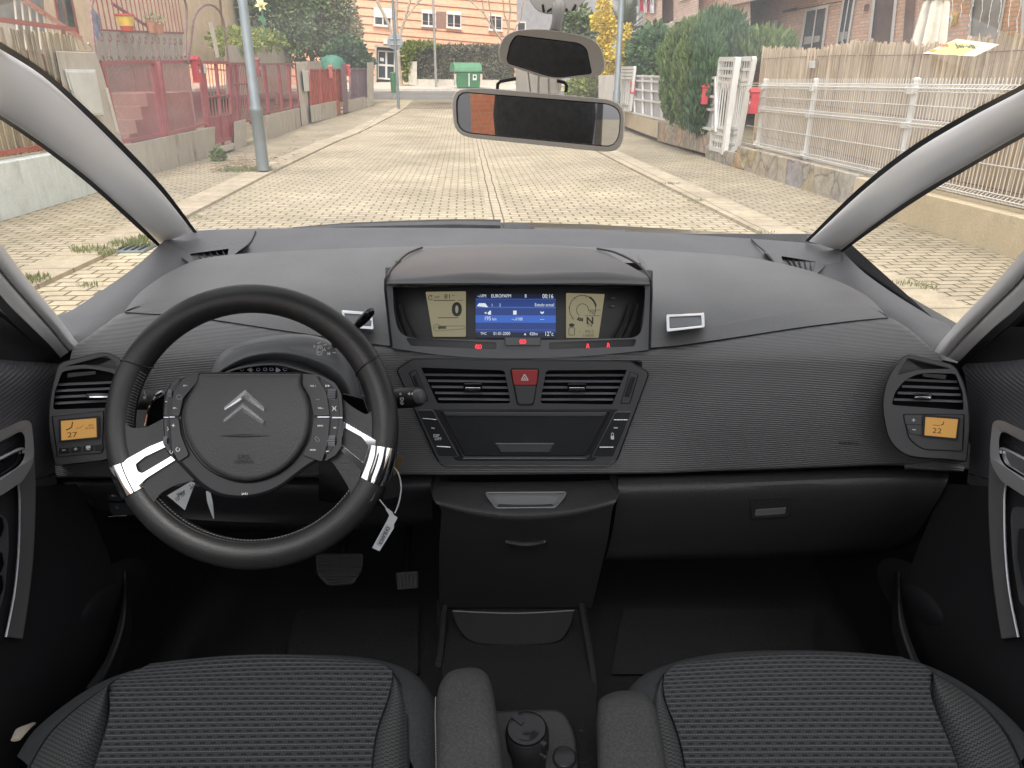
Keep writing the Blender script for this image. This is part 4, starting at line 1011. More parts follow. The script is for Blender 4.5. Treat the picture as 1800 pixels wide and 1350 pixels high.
L = Letters(); L.at('SRS', SW, 428, 803.5, 8, .0428, sx=1.3, bold=.02); L.at('AIRBAG', SW, 428, 811.5, 5.5, .0428, sx=1.25, bold=.02)
part(L, 'airbag_lettering', M['black'], sw, smooth=0)
# switch pods
PD_ = 0.0255
pods = [([(338, 658), (324, 664), (305, 690), (300, 731), (315, 732), (322, 700), (346, 672), (350, 658)], 1), ([(299, 735), (314, 735), (318, 765), (332, 800), (314, 812), (302, 790)], 1),
        ([(318, 664), (304, 671), (292, 695), (288, 731), (297, 731), (303, 690)], 0), ([(288, 735), (296, 735), (299, 790), (308, 808), (292, 790)], 0),
        ([(532, 658), (556, 660), (574, 690), (580, 731), (551, 731), (544, 697), (531, 676)], 1), ([(551, 735), (580, 735), (576, 780), (566, 812), (531, 800), (546, 770)], 1),
        ([(561, 661), (588, 672), (600, 692), (603, 732), (584, 732), (577, 690)], 0), ([(584, 736), (603, 736), (600, 785), (590, 800), (570, 812), (580, 780)], 0)]
for q, hi in pods:
    mb = MB(); mb.pl(SW, rc(q, 4, 3), .012, PD_ + .004 * hi); part(mb, 'switch_pod', M['fascia_dark'], sw, bevel=.002, recalc=True)
for x, y, w, h_ in ((585, 694, 18, 20), (584, 775, 18, 20), (302, 693, 10, 16), (294, 775, 9, 16)):
    mb = MB(); c = SW.at(x, y, PD_ - .004); e = (SW.at(x + w / 2, y, PD_ - .004) - SW.at(x - w / 2, y, PD_ - .004))
    rr = (SW.at(x, y - h_ / 2, 0) - SW.at(x, y + h_ / 2, 0)).length / 2
    mb.lathe(c - e / 2, e, [(rr * .85, 0), (rr, e.length * .12), (rr, e.length * .88), (rr * .85, e.length)], 20)
    part(mb, 'scroll_wheel', M['black'], sw)
    mb = MB()
    for k in range(20):
        a = 2 * math.pi * k / 20; u = e.normalized().cross(SW.n) * math.cos(a) + SW.n * math.sin(a)
        mb.tube([c - e * .38 + u * rr, c + e * .38 + u * rr], .0011, 4)
    part(mb, 'wheel_ridge', M['slat'], sw)
L = Letters()
for b_, x, y, hh in (('VOL +', 550.5, 678.5, 2.4), ('VOL \u2013', 564, 717.5, 2.4), ('\u25ba\u25ba', 576, 678.5, 3), ('MENU', 563, 748.5, 2.4), ('OK', 588.5, 752, 2.4), ('MODE', 550, 791, 2.4), ('ESC', 576, 793.5, 2.4), ('SET +', 326, 678, 2.2), ('SET \u2013', 308, 717.5, 2.2)):
    L.at(b_, SW, x, y, hh, PD_ + .0045, bold=.05, sx=1.05)
for a, b in (((584, 714), (591, 722)), ((591, 714), (584, 722)), ((585, 718), (590, 718))): L.line(SW, [a, b], 1.2, PD_ + .001)
for a in range(4):
    L.fill(SW, [(304.5 + 3.6 * math.cos(R(a * 90)), 748 + 3.6 * math.sin(R(a * 90))), (304.5 + 1.3 * math.cos(R(a * 90 + 45)), 748 + 1.3 * math.sin(R(a * 90 + 45))), (304.5, 748), (304.5 + 1.3 * math.cos(R(a * 90 - 45)), 748 + 1.3 * math.sin(R(a * 90 - 45)))], PD_ + .0045)
L.line(SW, ell(312.5, 790, 3.3, 3.3, 12, -40, 280), 1.2, PD_ + .0045); L.line(SW, ell(301, 794, 2.6, 2.8, 10, -30, 250), 1, PD_ + .002); L.line(SW, [(316, 678), (315, 682)], 1.5, PD_ + .002); L.line(SW, [(290, 706), (294, 706)], 1.2, PD_ + .002)
L.line(SW, [(294, 750), (296, 755), (294, 757)], 1, PD_ + .002)
L.line(SW, [(425.5, 866), (425.5, 870), (427, 869), (430, 868), (432, 866), (432, 870)], 1, .0285); L.line(SW, [(427, 867), (430, 868)], 1, .0285); L.line(SW, ell(433, 868, 2, 2, 6, -60, 60), .8, .0285)
part(L, 'switch_lettering', M['white'], sw, smooth=0)
L = Letters(); L.line(SW, [(558, 733), (579, 733)], 2.2, PD_ + .005); L.line(SW, [(584, 734), (602, 734)], 2.2, PD_ + .003); L.line(SW, [(298, 733), (307, 733)], 1.6, PD_ + .005); L.line(SW, [(288, 733.5), (296, 733.5)], 1.6, PD_ + .003)
part(L, 'pod_trim', M['silverline'], sw, smooth=0)
L = Letters(); L.line(SW, rc([(556, 767), (563, 774), (558, 777), (553, 770)], 2) + [(556, 767)], .8, PD_ + .0045); L.line(SW, [(555, 702), (562, 702)], 1, PD_ + .0045); L.line(SW, ell(315, 698, 5, 4, 12), .7, PD_ + .0045)
part(L, 'pod_symbol', M['greyprint'], sw, smooth=0)
# paddle behind the left spoke
PDl = Plane(P(270, 720, .92), V((.1, -.97, .2)))
mb = MB(); mb.pl(PDl, rc([(285, 688, 8), (305, 686), (305, 745), (252, 750, 6), (258, 725, 20), (268, 700, 14)], 5), -.01, 0); pdl = part(mb, 'gear_paddle', M['gloss'], col, bevel=.002, recalc=True)
mb = MB(); mb.tube([PDl.at(x, y, .001) for x, y in cr([(287, 690), (272, 700), (262, 720), (256, 748)], 5)], [.004] * 5 + [.0022] * 11, 8); part(mb, 'paddle_trim', M['chrome'], col)
mb = MB(); mb.pl(PDl, rc([(600, 690), (640, 700), (655, 745), (600, 750)], 6), -.012, 0); part(mb, 'gear_paddle', M['gloss'], col, bevel=.002, recalc=True)
mb = MB(); mb.pl(Plane(P(240, 735, .99), V((.2, -.97, .2))), rc([(222, 720), (262, 722), (260, 765), (215, 765)], 4), -.01, 0); part(mb, 'column_cover_side', M['fascia'], col, bevel=.002, recalc=True)
# key with a tag, papers
kr = empty('car_key', P(700, 815, .93), 'worn car key standing in the ignition lock beside the steering wheel', 'key')
mb = MB(); KPl = Plane(P(700, 815, .93), V((.3, -.93, .2))); mb.pl(KPl, rc([(693, 806), (704, 799), (710, 806), (700, 830), (690, 838)], 4), -.004, .004); mb.build('key_bow', M['brass'], kr, bevel=.0015, recalc=True)
mb = MB(); mb.pl(KPl, rc([(686, 830), (700, 822), (702, 874), (672, 880)], 5), -.012, -.001); mb.build('lock_barrel', M['black'], kr, bevel=.003, recalc=True)
rebase(kr, P(700, 815, .93))
TG = Plane(P(680, 930, .9), V((.25, -.93, .25)))
tg = empty('key_tag', P(680, 930, .9), 'white plastic key tag hanging on a wire loop below the ignition', 'key tag')
mb = MB(); q = [(654, 963), (667, 969), (692, 929), (693, 921), (699, 910), (692, 905), (690, 900), (681, 893), (677, 894), (684, 906), (680, 915)]
mb.pl(TG, q, -.0008, .0008); mb.build('tag_plate', M['paper'], tg, bevel=.0004, recalc=True)
mb = MB(); mb.pl(TG, [(661, 957), (670, 961), (688, 928), (679, 922)], .0008, .0011); mb.build('tag_window', pm('tag_label', (.5, .52, .53), .4), tg)
mb = MB(); mb.tube([TG.at(x, y, .002) for x, y in cr([(690, 818), (700, 832), (705, 856), (701, 884), (694, 902)], 6)], .0011, 6); mb.tube([TG.at(x, y, .001) for x, y in [(667, 878), (679, 893)]], .0009, 6); mb.build('wire_loop', M['wire'], tg)
L = Letters(); L.at('C4 BLANCA', TG, 675, 941.5, 6, .0014, ang=116, sx=.72, bold=.02); L.build('tag_lettering', M['ink'], tg, smooth=0)
rebase(tg, P(680, 930, .9))
PR = Plane(P(320, 872, .96), V((.2, -.9, .4)))
pt = empty('service_card', P(320, 872, .96), 'white triangular card with a phone number hanging below the steering wheel hub', 'card')
mb = MB(); mb.pl(PR, [(294, 871), (336, 846), (343, 849), (325, 897)], -.0006, 0); mb.build('card_sheet', M['paper'], pt)
L = Letters(); L.at('l\u00e9fono', PR, 318, 866, 5, .0004, ang=-32, sx=.85); L.at('5 127 759', PR, 315, 875, 6, .0004, ang=-38, sx=.72, bold=.01); L.line(PR, [(333, 852), (337, 857), (334, 860)], 1, .0004); L.line(PR, [(338, 851), (340, 854), (337, 860)], 1, .0004)
L.build('card_lettering', M['ink'], pt, smooth=0); rebase(pt, P(320, 872, .96))
mb = MB(); rws = [[(362, 863, .965), (366, 864, .965), (370, 866, .965)], [(365, 885, .955), (369, 884, .955), (374, 884, .955)], [(375, 912, .95), (376, 912, .95), (376.5, 912, .95)]]
mb.grid(loft(rws, 3, 5)); sp_ = mb.build('paper_slip', M['paper'], None); tag(sp_, 'narrow curled white paper slip hanging below the hub, right of the triangular card', 'paper slip')

# ---------------------------------------------------------------- pillars
def strip(rws, name, mat, nu=4, nv=6, parent=None):
    mb = MB(); mb.grid(loft(rws, nu, nv)); return part(mb, name, mat, parent)
def pillar(sections, name='windscreen_pillar'):
    """sections: list of (upper px, lower px, Y, bulge)"""
    rws = []
    for (a, b, Y, bu) in sections:
        m = lambda k: (a[0] + (b[0] - a[0]) * k, a[1] + (b[1] - a[1]) * k)
        rws.append([(*m(-.02), Y + .05), (*m(0), Y + .02), (*m(.12), Y - bu * .5), (*m(.45), Y - bu), (*m(.85), Y - bu * .75), (*m(1), Y - .0), (*m(1.0), Y + .05)])
    return strip(rws, name, M['pillar'])
pl_ = pillar([((-423, -20), (-410, 85), .70, .02), ((-70, 32), (-70, 165), .86, .03), ((0, 78), (0, 208), .98, .03), ((75, 127), (75, 258), 1.08, .03), ((150, 193), (148, 312), 1.2, .03), ((220, 262), (205, 362), 1.34, .03), ((285, 332), (250, 402), 1.48, .03), ((343, 404), (283, 429), 1.6, .025)])
strip([[(*p, Y) for p, Y in (((-70, 30), .83), ((0, 73), .95), ((75, 122), 1.05), ((150, 188), 1.17), ((220, 257), 1.31), ((288, 330), 1.46), (((347), 409), 1.6))], [(*p, Y) for p, Y in (((-70, 44), .83), ((0, 86), .95), ((74, 133), 1.05), ((146, 198), 1.17), ((215, 266), 1.31), ((283, 337), 1.46), ((340, 409), 1.6))]], 'windscreen_seal', M['rubber'], 5, 1, pl_)
strip([[(*p, Y) for p, Y in (((-70, 160), .83), ((0, 202), .95), ((75, 252), 1.05), ((148, 307), 1.17), ((205, 357), 1.31), ((250, 398), 1.46), ((284, 432), 1.57))], [(*p, Y) for p, Y in (((-70, 168), .83), ((0, 210), .95), ((74, 260), 1.05), ((145, 315), 1.17), ((201, 364), 1.31), ((246, 405), 1.46), ((282, 437), 1.57))]], 'window_seal', M['rubber'], 5, 1, pl_)
pr_ = pillar([((2223, 20), (2210, 110), .70, .02), ((1870, 112), (1870, 200), .86, .03), ((1800, 152), (1800, 238), .95, .03), ((1700, 205), (1700, 295), 1.08, .03), ((1600, 265), (1605, 352), 1.22, .03), ((1510, 338), (1535, 402), 1.42, .03), ((1419, 423), (1475, 441), 1.6, .025)])
strip([[(*p, Y) for p, Y in (((1870, 107), .83), ((1800, 147), .92), ((1700, 199), 1.05), ((1600, 259), 1.19), ((1508, 332), 1.39), ((1415, 424), 1.6))], [(*p, Y) for p, Y in (((1870, 117), .83), ((1800, 157), .92), ((1702, 209), 1.05), ((1604, 268), 1.19), ((1513, 339), 1.39), ((1421, 425), 1.6))]], 'windscreen_seal', M['rubber'], 5, 1, pr_)
strip([[(*p, Y) for p, Y in (((1870, 196), .83), ((1800, 233), .92), ((1700, 290), 1.05), ((1604, 347), 1.19), ((1533, 397), 1.39), ((1474, 443), 1.57))], [(*p, Y) for p, Y in (((1870, 204), .83), ((1800, 241), .92), ((1700, 298), 1.05), ((1607, 355), 1.19), ((1537, 403), 1.39), ((1477, 446), 1.57))]], 'window_seal', M['rubber'], 5, 1, pr_)
# second pillars by the doors
def pillar2(sections):
    rws = []
    for (a, b, Y) in sections:
        m = lambda k: (a[0] + (b[0] - a[0]) * k, a[1] + (b[1] - a[1]) * k)
        rws.append([(*m(0), Y + .05), (*m(.0), Y + .01), (*m(.2), Y - .016), (*m(.44), Y - .012), (*m(.5), Y + .004), (*m(.58), Y - .010), (*m(.85), Y - .008), (*m(1), Y), (*m(1.01), Y + .05)])
    return strip(rws, 'door_pillar', M['pillar'])
p2 = pillar2([((-439, 125), (-439, 215), .72), ((-70, 335), (-70, 420), .84), ((0, 428), (0, 522), .93), ((50, 494), (50, 573), 1.0), ((100, 555), (84, 606), 1.06), ((128, 592), (100, 624), 1.09), ((139, 606), (106, 629), 1.10)])
strip([[(-70, 418, .82), (0, 518, .9), (50, 570, .97), (86, 605, 1.03), (108, 631, 1.07)], [(-70, 442, .82), (0, 542, .9), (44, 588, .97), (80, 620, 1.03), (102, 640, 1.07)]], 'door_seal', M['rubber'], 5, 1, p2)
p3 = pillar2([((2239, 140), (2239, 225), .72), ((1870, 360), (1870, 440), .84), ((1800, 440), (1800, 533), .93), ((1745, 503), (1748, 578), 1.0), ((1690, 560), (1712, 612), 1.06), ((1655, 600), (1692, 632), 1.09), ((1643, 618), (1684, 636), 1.10)])
strip([[(1870, 437, .82), (1800, 529, .9), (1748, 575, .97), (1712, 609, 1.03), (1684, 638, 1.07)], [(1870, 452, .82), (1800, 546, .9), (1752, 590, .97), (1718, 620, 1.03), (1690, 646, 1.07)]], 'door_seal', M['rubber'], 5, 1, p3)

# ---------------------------------------------------------------- doors
def door(s):
    X = .72
    def D(px, py, off=0):                # door skin: vertical plane leaning inwards a little towards the sill
        if s > 0: px = px
        p = PX(px, py, s * X)
        for _ in range(6):
            x = X - .05 * max(0, min(1, (1.0 - p.z) / .5)) - off
            p = PX(px, py, s * x)
        return p
    mx = (lambda x: x) if s < 0 else (lambda x: 1800 - x + 0)
    def T(px, py, off): return D(px, py, off)
    def Tm(px, py, off): return D(mx(px), py, off)
    # skin
    rws = [[(-160, 600, -.01), (-80, 615, -.01), (0, 628, -.01), (60, 634, -.008), (112, 640, -.004)], [(-160, 640, .02), (-80, 650, .02), (0, 660, .02), (55, 668, .018), (102, 672, .01)],
           [(-160, 760, .03), (-80, 765, .03), (0, 768, .03), (45, 770, .025), (94, 770, .012)], [(-160, 860, .02), (-80, 865, .02), (0, 865, .02), (45, 868, .016), (100, 850, .006)]]
    mb = MB(); mb.grid(loft(rws, 4, 5, Tm)); d = part(mb, 'door', M['door'])
    rws = [[(-160, 860, .02), (-80, 865, .02), (0, 865, .02), (62, 855, .016), (140, 850, .006)], [(-160, 1000, .02), (-80, 1000, .02), (0, 1000, .02), (60, 1000, .016), (200, 1000, .004)],
           [(-160, 1120, .03), (-80, 1120, .03), (0, 1120, .03), (110, 1100, .02), (215, 1080, -.01)], [(-160, 1400, .02), (-80, 1400, .02), (0, 1400, .02), (60, 1300, .01), (170, 1185, -.03)]]
    mb = MB(); mb.grid(loft(rws, 4, 5, Tm)); part(mb, 'lower_door_panel', M['dark'], d)
    # speaker swell and kick strip
    rws = []
    for k in range(9):
        rr = 1.02 - k * .1225
        rws.append([Tm(160 + rr * (92 * math.cos(t) - 30 * math.sin(t)), 1075 + rr * (80 * math.sin(t) - 46 * math.cos(t)), -.012 + .026 * (1 - rr * rr) ** 2 if rr < 1 else -.012) for t in [2 * math.pi * i / 36 for i in range(36)]])
    mb = MB(); ids = mb.grid(rws, close_u=True, uv=False); mb.face(ids[-1]); part(mb, 'speaker_swell', M['dark'], d, smooth=80)
    rws = [[(218, 1005, -.005), (221, 1005, .0), (224, 1005, -.005)], [(216, 1050, .01), (221, 1050, .02), (228, 1050, .01)], [(207, 1100, .02), (218, 1100, .032), (232, 1105, .02)], [(185, 1160, .02), (198, 1160, .032), (215, 1165, .02)], [(150, 1210, .02), (172, 1210, .032), (195, 1215, .02)]]
    mb = MB(); mb.grid(loft(rws, 3, 4, Tm)); part(mb, 'sill_strip', M['dark'], d)
    # trim: upper loop, then a long strip down
    outl = rc([(-90, 792), (0, 757), (40, 738, 12), (55, 740, 10), (59, 775), (61, 812, 30), (40, 846), (0, 872), (-90, 905)], 8)
    hol = rc([(-70, 806), (0, 777), (38, 757, 8), (44, 768, 8), (44, 800, 8), (36, 818, 12), (0, 840), (-70, 868)], 8)
    mb = MB(); mb.plate([Tm(x, y, .052) for x, y in outl], [Tm(x, y, .015) for x, y in outl], [([Tm(x, y, .050) for x, y in hol], [Tm(x, y, .02) for x, y in hol])]); part(mb, 'handle_bezel', M['satin'], d, bevel=.004, seg=3, recalc=True)
    mb = MB(); mb.plate([Tm(x, y, .022) for x, y in hol], [Tm(x, y, .01) for x, y in hol]); part(mb, 'handle_recess', M['gloss'], d, recalc=True)
    hd = rc([(-70, 842), (0, 806), (36, 790, 4), (41, 796, 4), (34, 815, 8), (0, 836), (-70, 866)], 4)
    mb = MB(); mb.plate([Tm(x, y, .045) for x, y in hd], [Tm(x, y, .025) for x, y in hd]); part(mb, 'door_handle', M['chrome'] if s > 0 else M['gloss'], d, bevel=.003, recalc=True)
    mb = MB(); mb.tube([Tm(x, y, .047) for x, y in cr([(-70, 842), (0, 806), (37, 789), (42, 797)], 4)], .0022, 6); part(mb, 'handle_edge', M['satin'], d)
    so = cr([(61, 805), (63, 860), (62, 920), (58, 990), (50, 1060), (40, 1124)], 5); si = cr([(30, 846), (34, 870), (34, 930), (31, 990), (24, 1050), (10, 1120)], 5)
    mb = MB(); mb.plate([Tm(x, y, .042) for x, y in so + si[::-1]], [Tm(x, y, .012) for x, y in so + si[::-1]]); part(mb, 'door_trim', M['trimgrey'], d, bevel=.003, recalc=True)
    mb = MB(); mb.tube([Tm(x, y, .0435) for x, y in [(-60, 885), (0, 858), (28, 846)] + si], .0016, 6); part(mb, 'trim_edge', M['silverline'], d)
    pk = rc([(-90, 905), (0, 868), (26, 856, 6), (31, 880), (31, 940), (27, 1000), (18, 1060), (4, 1125), (-90, 1180)], 8)
    mb = MB(); mb.plate([Tm(x, y, .034) for x, y in pk], [Tm(x, y, .012) for x, y in pk]); part(mb, 'armrest_panel', M['dark'], d, bevel=.004, recalc=True)
    pk = rc([(-60, 915), (0, 902, 8), (14, 915, 10), (16, 960), (8, 1040), (-6, 1090), (-60, 1100)], 8) if s < 0 else rc([(-60, 905), (0, 892), (18, 890, 10), (24, 905, 10), (20, 980), (8, 1060), (-60, 1100)], 8)
    mb = MB(); mb.plate([Tm(x, y, .040) for x, y in pk], [Tm(x, y, .012) for x, y in pk]); part(mb, 'switch_panel', M['fascia'], d, bevel=.003, recalc=True)
    if s < 0:
        mb = MB()
        for y in (928, 990, 1030):
            q = rc([(-22, y - 18), (5, y - 20), (8, y), (2, y + 18), (-22, y + 18)], 5)
            mb.plate([Tm(x, yy, .045) for x, yy in q], [Tm(x, yy, .03) for x, yy in q])
        part(mb, 'window_switch', M['gloss'], d, bevel=.003, recalc=True)
    else:
        mb = MB(); q = rc([(-40, 930), (10, 928, 6), (12, 980), (2, 1030), (-40, 1040)], 6)
        mb.plate([Tm(x, yy, .045) for x, yy in q], [Tm(x, yy, .03) for x, yy in q]); part(mb, 'grab_cup', M['fascia_dark'], d, bevel=.003, recalc=True)
    mb = MB(); mb.tube([Tm(x, y, .0165 if x < 66 else .01) for x, y in [(62, 842), (80, 838), (95, 833)]], .0012, 6); part(mb, 'panel_joint', M['rubber'], d)
    # mirror corner and the window
    q = [(-90, 480), (-30, 545), (0, 558, 20), (30, 568), (102, 636), (0, 634), (-90, 620)] if s < 0 else [(-90, 560), (0, 575), (20, 575), (38, 568, 14), (112, 640), (50, 640), (-90, 655)]
    q = rc(q, 4)
    mb = MB(); mb.plate([Tm(x, y, -.005) for x, y in q], [Tm(x, y, -.03) for x, y in q]); part(mb, 'mirror_corner', M['dark'], d, bevel=.002, recalc=True)
    mb = MB(); mb.tube([V((s * .735, y, z)) for y, z in ((1.06, 1.06), (.95, 1.18), (.75, 1.36), (.5, 1.47), (0, 1.49), (-.2, 1.46), (-.22, .98))], .012, 8)
    part(mb, 'window_frame', M['rubber'], d)
    mb = MB(); mb.poly([V((s * .745, y, z)) for y, z in ((1.06, .99), (.95, 1.18), (.75, 1.36), (.5, 1.47), (0, 1.49), (-.2, 1.46), (-.22, .98))]); part(mb, 'side_window', M['sideglass'], d)
    if s > 0:
        mb = MB(); c = V((.98, 1.02, 1.05)); mb.box(c, (.18, .10, .15)); wm = part(mb, 'wing_mirror', M['dark'], bevel=.03, seg=4)
        mb = MB(); mb.poly([c + V((a * .075, -.052, b * .06)) for a, b in ((-1, -1), (1, -1), (1, 1), (-1, 1))]); part(mb, 'mirror_glass', M['mirror'], wm)
    return d
door(-1); door(1)
# ---------------------------------------------------------------- seats
def seat(s):
    mir = lambda x: x if s < 0 else 1850 - x + (0 if s > 0 else 0)
    root = None
    def PZl(px, py, z): return PZ(mir(px), py, z)
    # whole cushion with plain bolsters, front lip rolled down
    if s < 0:
        edge = [(30, 1330), (60, 1285), (115, 1238), (180, 1198), (250, 1174), (330, 1160), (440, 1152), (560, 1151), (640, 1156), (700, 1170), (740, 1195), (768, 1240), (775, 1300), (776, 1345)]
        insert_l = [(262, 1168), (215, 1190), (192, 1203), (194, 1240), (188, 1280), (172, 1330), (150, 1400), (120, 1480)]
        insert_r = [(640, 1160), (680, 1172), (690, 1182), (682, 1225), (664, 1275), (655, 1320), (650, 1380), (648, 1480)]
    else:
        f = lambda x: 1850 - x
        edge = [(30, 1315), (62, 1275), (110, 1232), (180, 1188), (250, 1160), (330, 1148), (440, 1143), (560, 1146), (640, 1158), (700, 1177), (735, 1200), (765, 1245), (775, 1300), (776, 1345)]
        insert_l = [(262, 1156), (222, 1173), (212, 1182), (216, 1215), (200, 1262), (176, 1320), (150, 1400), (120, 1480)]
        insert_r = [(640, 1162), (672, 1174), (682, 1184), (682, 1225), (668, 1260), (652, 1310), (640, 1380), (630, 1480)]
    zt = .70
    # rows from the front bottom lip up and back; each row is the edge pulled towards the rear
    cx = 410
    rows = []
    def scaled(kx, dy, z):
        return [(cx + (x - cx) * kx, y + dy, z) for x, y in edge]
    rows.append(scaled(.96, 30, zt - .22)); rows.append(scaled(.99, 14, zt - .12)); rows.append(scaled(1.0, 5, zt - .05)); rows.append(scaled(1.0, 0, zt - .012))
    rows.append([(cx + (x - cx) * .97, y + 8, zt + .004) for x, y in edge]); rows.append([(cx + (x - cx) * .90, y + 26, zt + .012) for x, y in edge])
    rows.append([(cx + (x - cx) * .80, y * .5 + 1330 * .5 - 20, zt + .006) for x, y in edge]); rows.append([(cx + (x - cx) * .75, 1480, zt - .01) for x, y in edge])
    mb = MB(); mb.grid(loft(rows, 4, 4, PZl)); se = part(mb, 'seat', M['bolster'])
    # striped centre
    L_ = resample(cr(insert_l, 4), 14); R_ = resample(cr(insert_r, 4), 14)
    rows = []
    for i, (a, b) in enumerate(zip(L_, R_)):
        k = i / 13; z = zt + .019 - .003 * math.exp(-k * 9)
        r_ = []
        for j in range(7):
            t = j / 6; bow = math.sin(math.pi * t)
            yy = a[1] + (b[1] - a[1]) * t - bow * (12 * math.exp(-k * 6))
            r_.append((a[0] + (b[0] - a[0]) * t, yy, z + bow * .004 - (.004 if j in (0, 6) else 0)))
        rows.append(r_)
    first = [(x, y - 1.5, z - .02) for x, y, z in rows[0]]
    mb = MB(); mb.grid(loft([first] + rows, 4, 2, PZl)); part(mb, 'seat_centre', M['rows'], se)
    # herringbone side panels
    sl_out = ([(192, 1204), (150, 1232), (110, 1265), (78, 1300), (45, 1360), (20, 1440)] if s < 0 else [(212, 1183), (160, 1212), (112, 1252), (75, 1300), (50, 1360), (20, 1440)])
    O_ = resample(cr(sl_out, 4), 10); I_ = resample(cr([(x - 2, y) for x, y in insert_l[2:]], 4), 10)
    rows = [[(o[0], o[1], zt + .008), (o[0] * .65 + q[0] * .35, o[1] * .65 + q[1] * .35, zt + .022), (o[0] * .3 + q[0] * .7, o[1] * .3 + q[1] * .7, zt + .022), (q[0], q[1], zt + .008)] for o, q in zip(O_, I_)]
    mb = MB(); mb.grid(loft(rows, 4, 3, PZl)); part(mb, 'seat_side_panel', M['knit'], se)
    sr_out = ([(690, 1183), (708, 1210), (716, 1250), (718, 1300), (718, 1380), (716, 1440)] if s < 0 else [(682, 1185), (700, 1215), (708, 1260), (710, 1310), (710, 1380), (708, 1440)])
    O_ = resample(cr(sr_out, 4), 10); I_ = resample(cr([(x + 2, y) for x, y in insert_r[2:]], 4), 10)
    rows = [[(q[0], q[1], zt + .008), (o[0] * .3 + q[0] * .7, o[1] * .3 + q[1] * .7, zt + .02), (o[0] * .7 + q[0] * .3, o[1] * .7 + q[1] * .3, zt + .02), (o[0], o[1], zt + .008)] for o, q in zip(O_, I_)]
    mb = MB(); mb.grid(loft(rows, 4, 3, PZl)); part(mb, 'seat_side_panel', M['knit'], se)
    # seams
    mb = MB()
    mb.tube([PZl(x, y, zt + .012) for x, y in resample(cr(insert_l[1:], 4), 24)], .0014, 5); mb.tube([PZl(x, y, zt + .012) for x, y in resample(cr(insert_r[1:], 4), 24)], .0014, 5)
    mb.tube([PZl(x, y, zt + .010) for x, y in resample(cr(sl_out, 4), 20)], .0016, 5); mb.tube([PZl(x, y, zt + .010) for x, y in resample(cr(sr_out, 4), 20)], .0012, 5)
    part(mb, 'seat_seam', M['rubber'], se)
    # backrest and headrest stand behind the camera's left and right
    x0 = -.375 if s < 0 else .40
    mb = MB()
    for z, w, t, y in ((.66, .23, .06, .12), (.8, .25, .07, .07), (1.0, .25, .065, .0), (1.2, .22, .05, -.08), (1.28, .16, .04, -.11)):
        pass
    prof = [(.62, .22, .05, .16), (.7, .25, .07, .13), (.85, .26, .07, .07), (1.02, .25, .065, .01), (1.16, .22, .055, -.04), (1.25, .18, .04, -.07), (1.27, .12, .02, -.08)]
    rws = []
    for z, w, t, y in prof:
        rws.append([V((x0 + w * math.copysign(abs(math.cos(a)) ** .6, math.cos(a)), y + t * math.copysign(abs(math.sin(a)) ** .6, math.sin(a)), z)) for a in [2 * math.pi * k / 24 for k in range(24)]])
    ids = mb.grid(rws, close_u=True, uv=False); mb.face(ids[0]); mb.face(ids[-1]); part(mb, 'backrest', M['bolster'], se, smooth=60)
    mb = MB(); rws = []
    for z, w, t in ((1.22, .08, .03), (1.25, .14, .045), (1.36, .15, .055), (1.46, .14, .05), (1.51, .08, .02)):
        rws.append([V((x0 + w * math.copysign(abs(math.cos(a)) ** .7, math.cos(a)), -.09 + t * math.sin(a), z)) for a in [2 * math.pi * k / 20 for k in range(20)]])
    ids = mb.grid(rws, close_u=True, uv=False); mb.face(ids[0]); mb.face(ids[-1]); part(mb, 'headrest', M['headcloth'], se, smooth=60)
    # folding armrest
    if s < 0: out = [(768, 1420), (766, 1260), (770, 1205, 20), (790, 1178, 18), (835, 1171, 26), (858, 1184, 14), (868, 1220), (880, 1300), (890, 1420)]; za = .80
    else: out = [(1850 - x, y) if len((x, y)) == 2 else 0 for x, y in ()] or None; za = .78
    if s > 0: out = [(1052, 1420), (1048, 1270), (1052, 1228, 12), (1085, 1213, 16), (1134, 1216, 12), (1150, 1238, 12), (1165, 1300), (1182, 1420)]
    ol = rc(out, 10, 5); cxx = sum(p[0] for p in ol) / len(ol); cyy = 1330
    rws = [[PZ(cxx + (x - cxx) * kx, cyy + (y - cyy) * kx, z) for x, y in ol] for kx, z in ((.97, za - .10), (1.0, za - .05), (1.0, za - .012), (.96, za + .002), (.86, za + .010), (.6, za + .014), (.25, za + .015))]
    mb = MB(); ids = mb.grid(rws, close_u=True, uv=False); mb.face(ids[-1]); part(mb, 'armrest', M['velour'], se, smooth=70)
    if s < 0:
        mb = MB()
        pth = [PZ(x, y, za - .01) for x, y in [(766, 1225), (765, 1260), (766, 1300), (767, 1360)]]
        for k in range(34):
            t = k / 34 * 3; i = int(t); f_ = t - i; p = pth[i].lerp(pth[i + 1], f_)
            mb.tube([p, p + (pth[i + 1] - pth[i]).normalized() * .0025], .0006, 4)
        part(mb, 'armrest_stitching', M['stitch'], se)
    return se
seat(-1); seat(1)
# belt at the driver's sill
mb = MB(); mb.tube([P(x, y, Y) for x, y, Y in [(28, 1300, .68), (40, 1282, .70), (58, 1272, .72)]], [.006, .009, .004], 8, flat=.4); part(mb, 'seat_belt', M['beltcloth'])

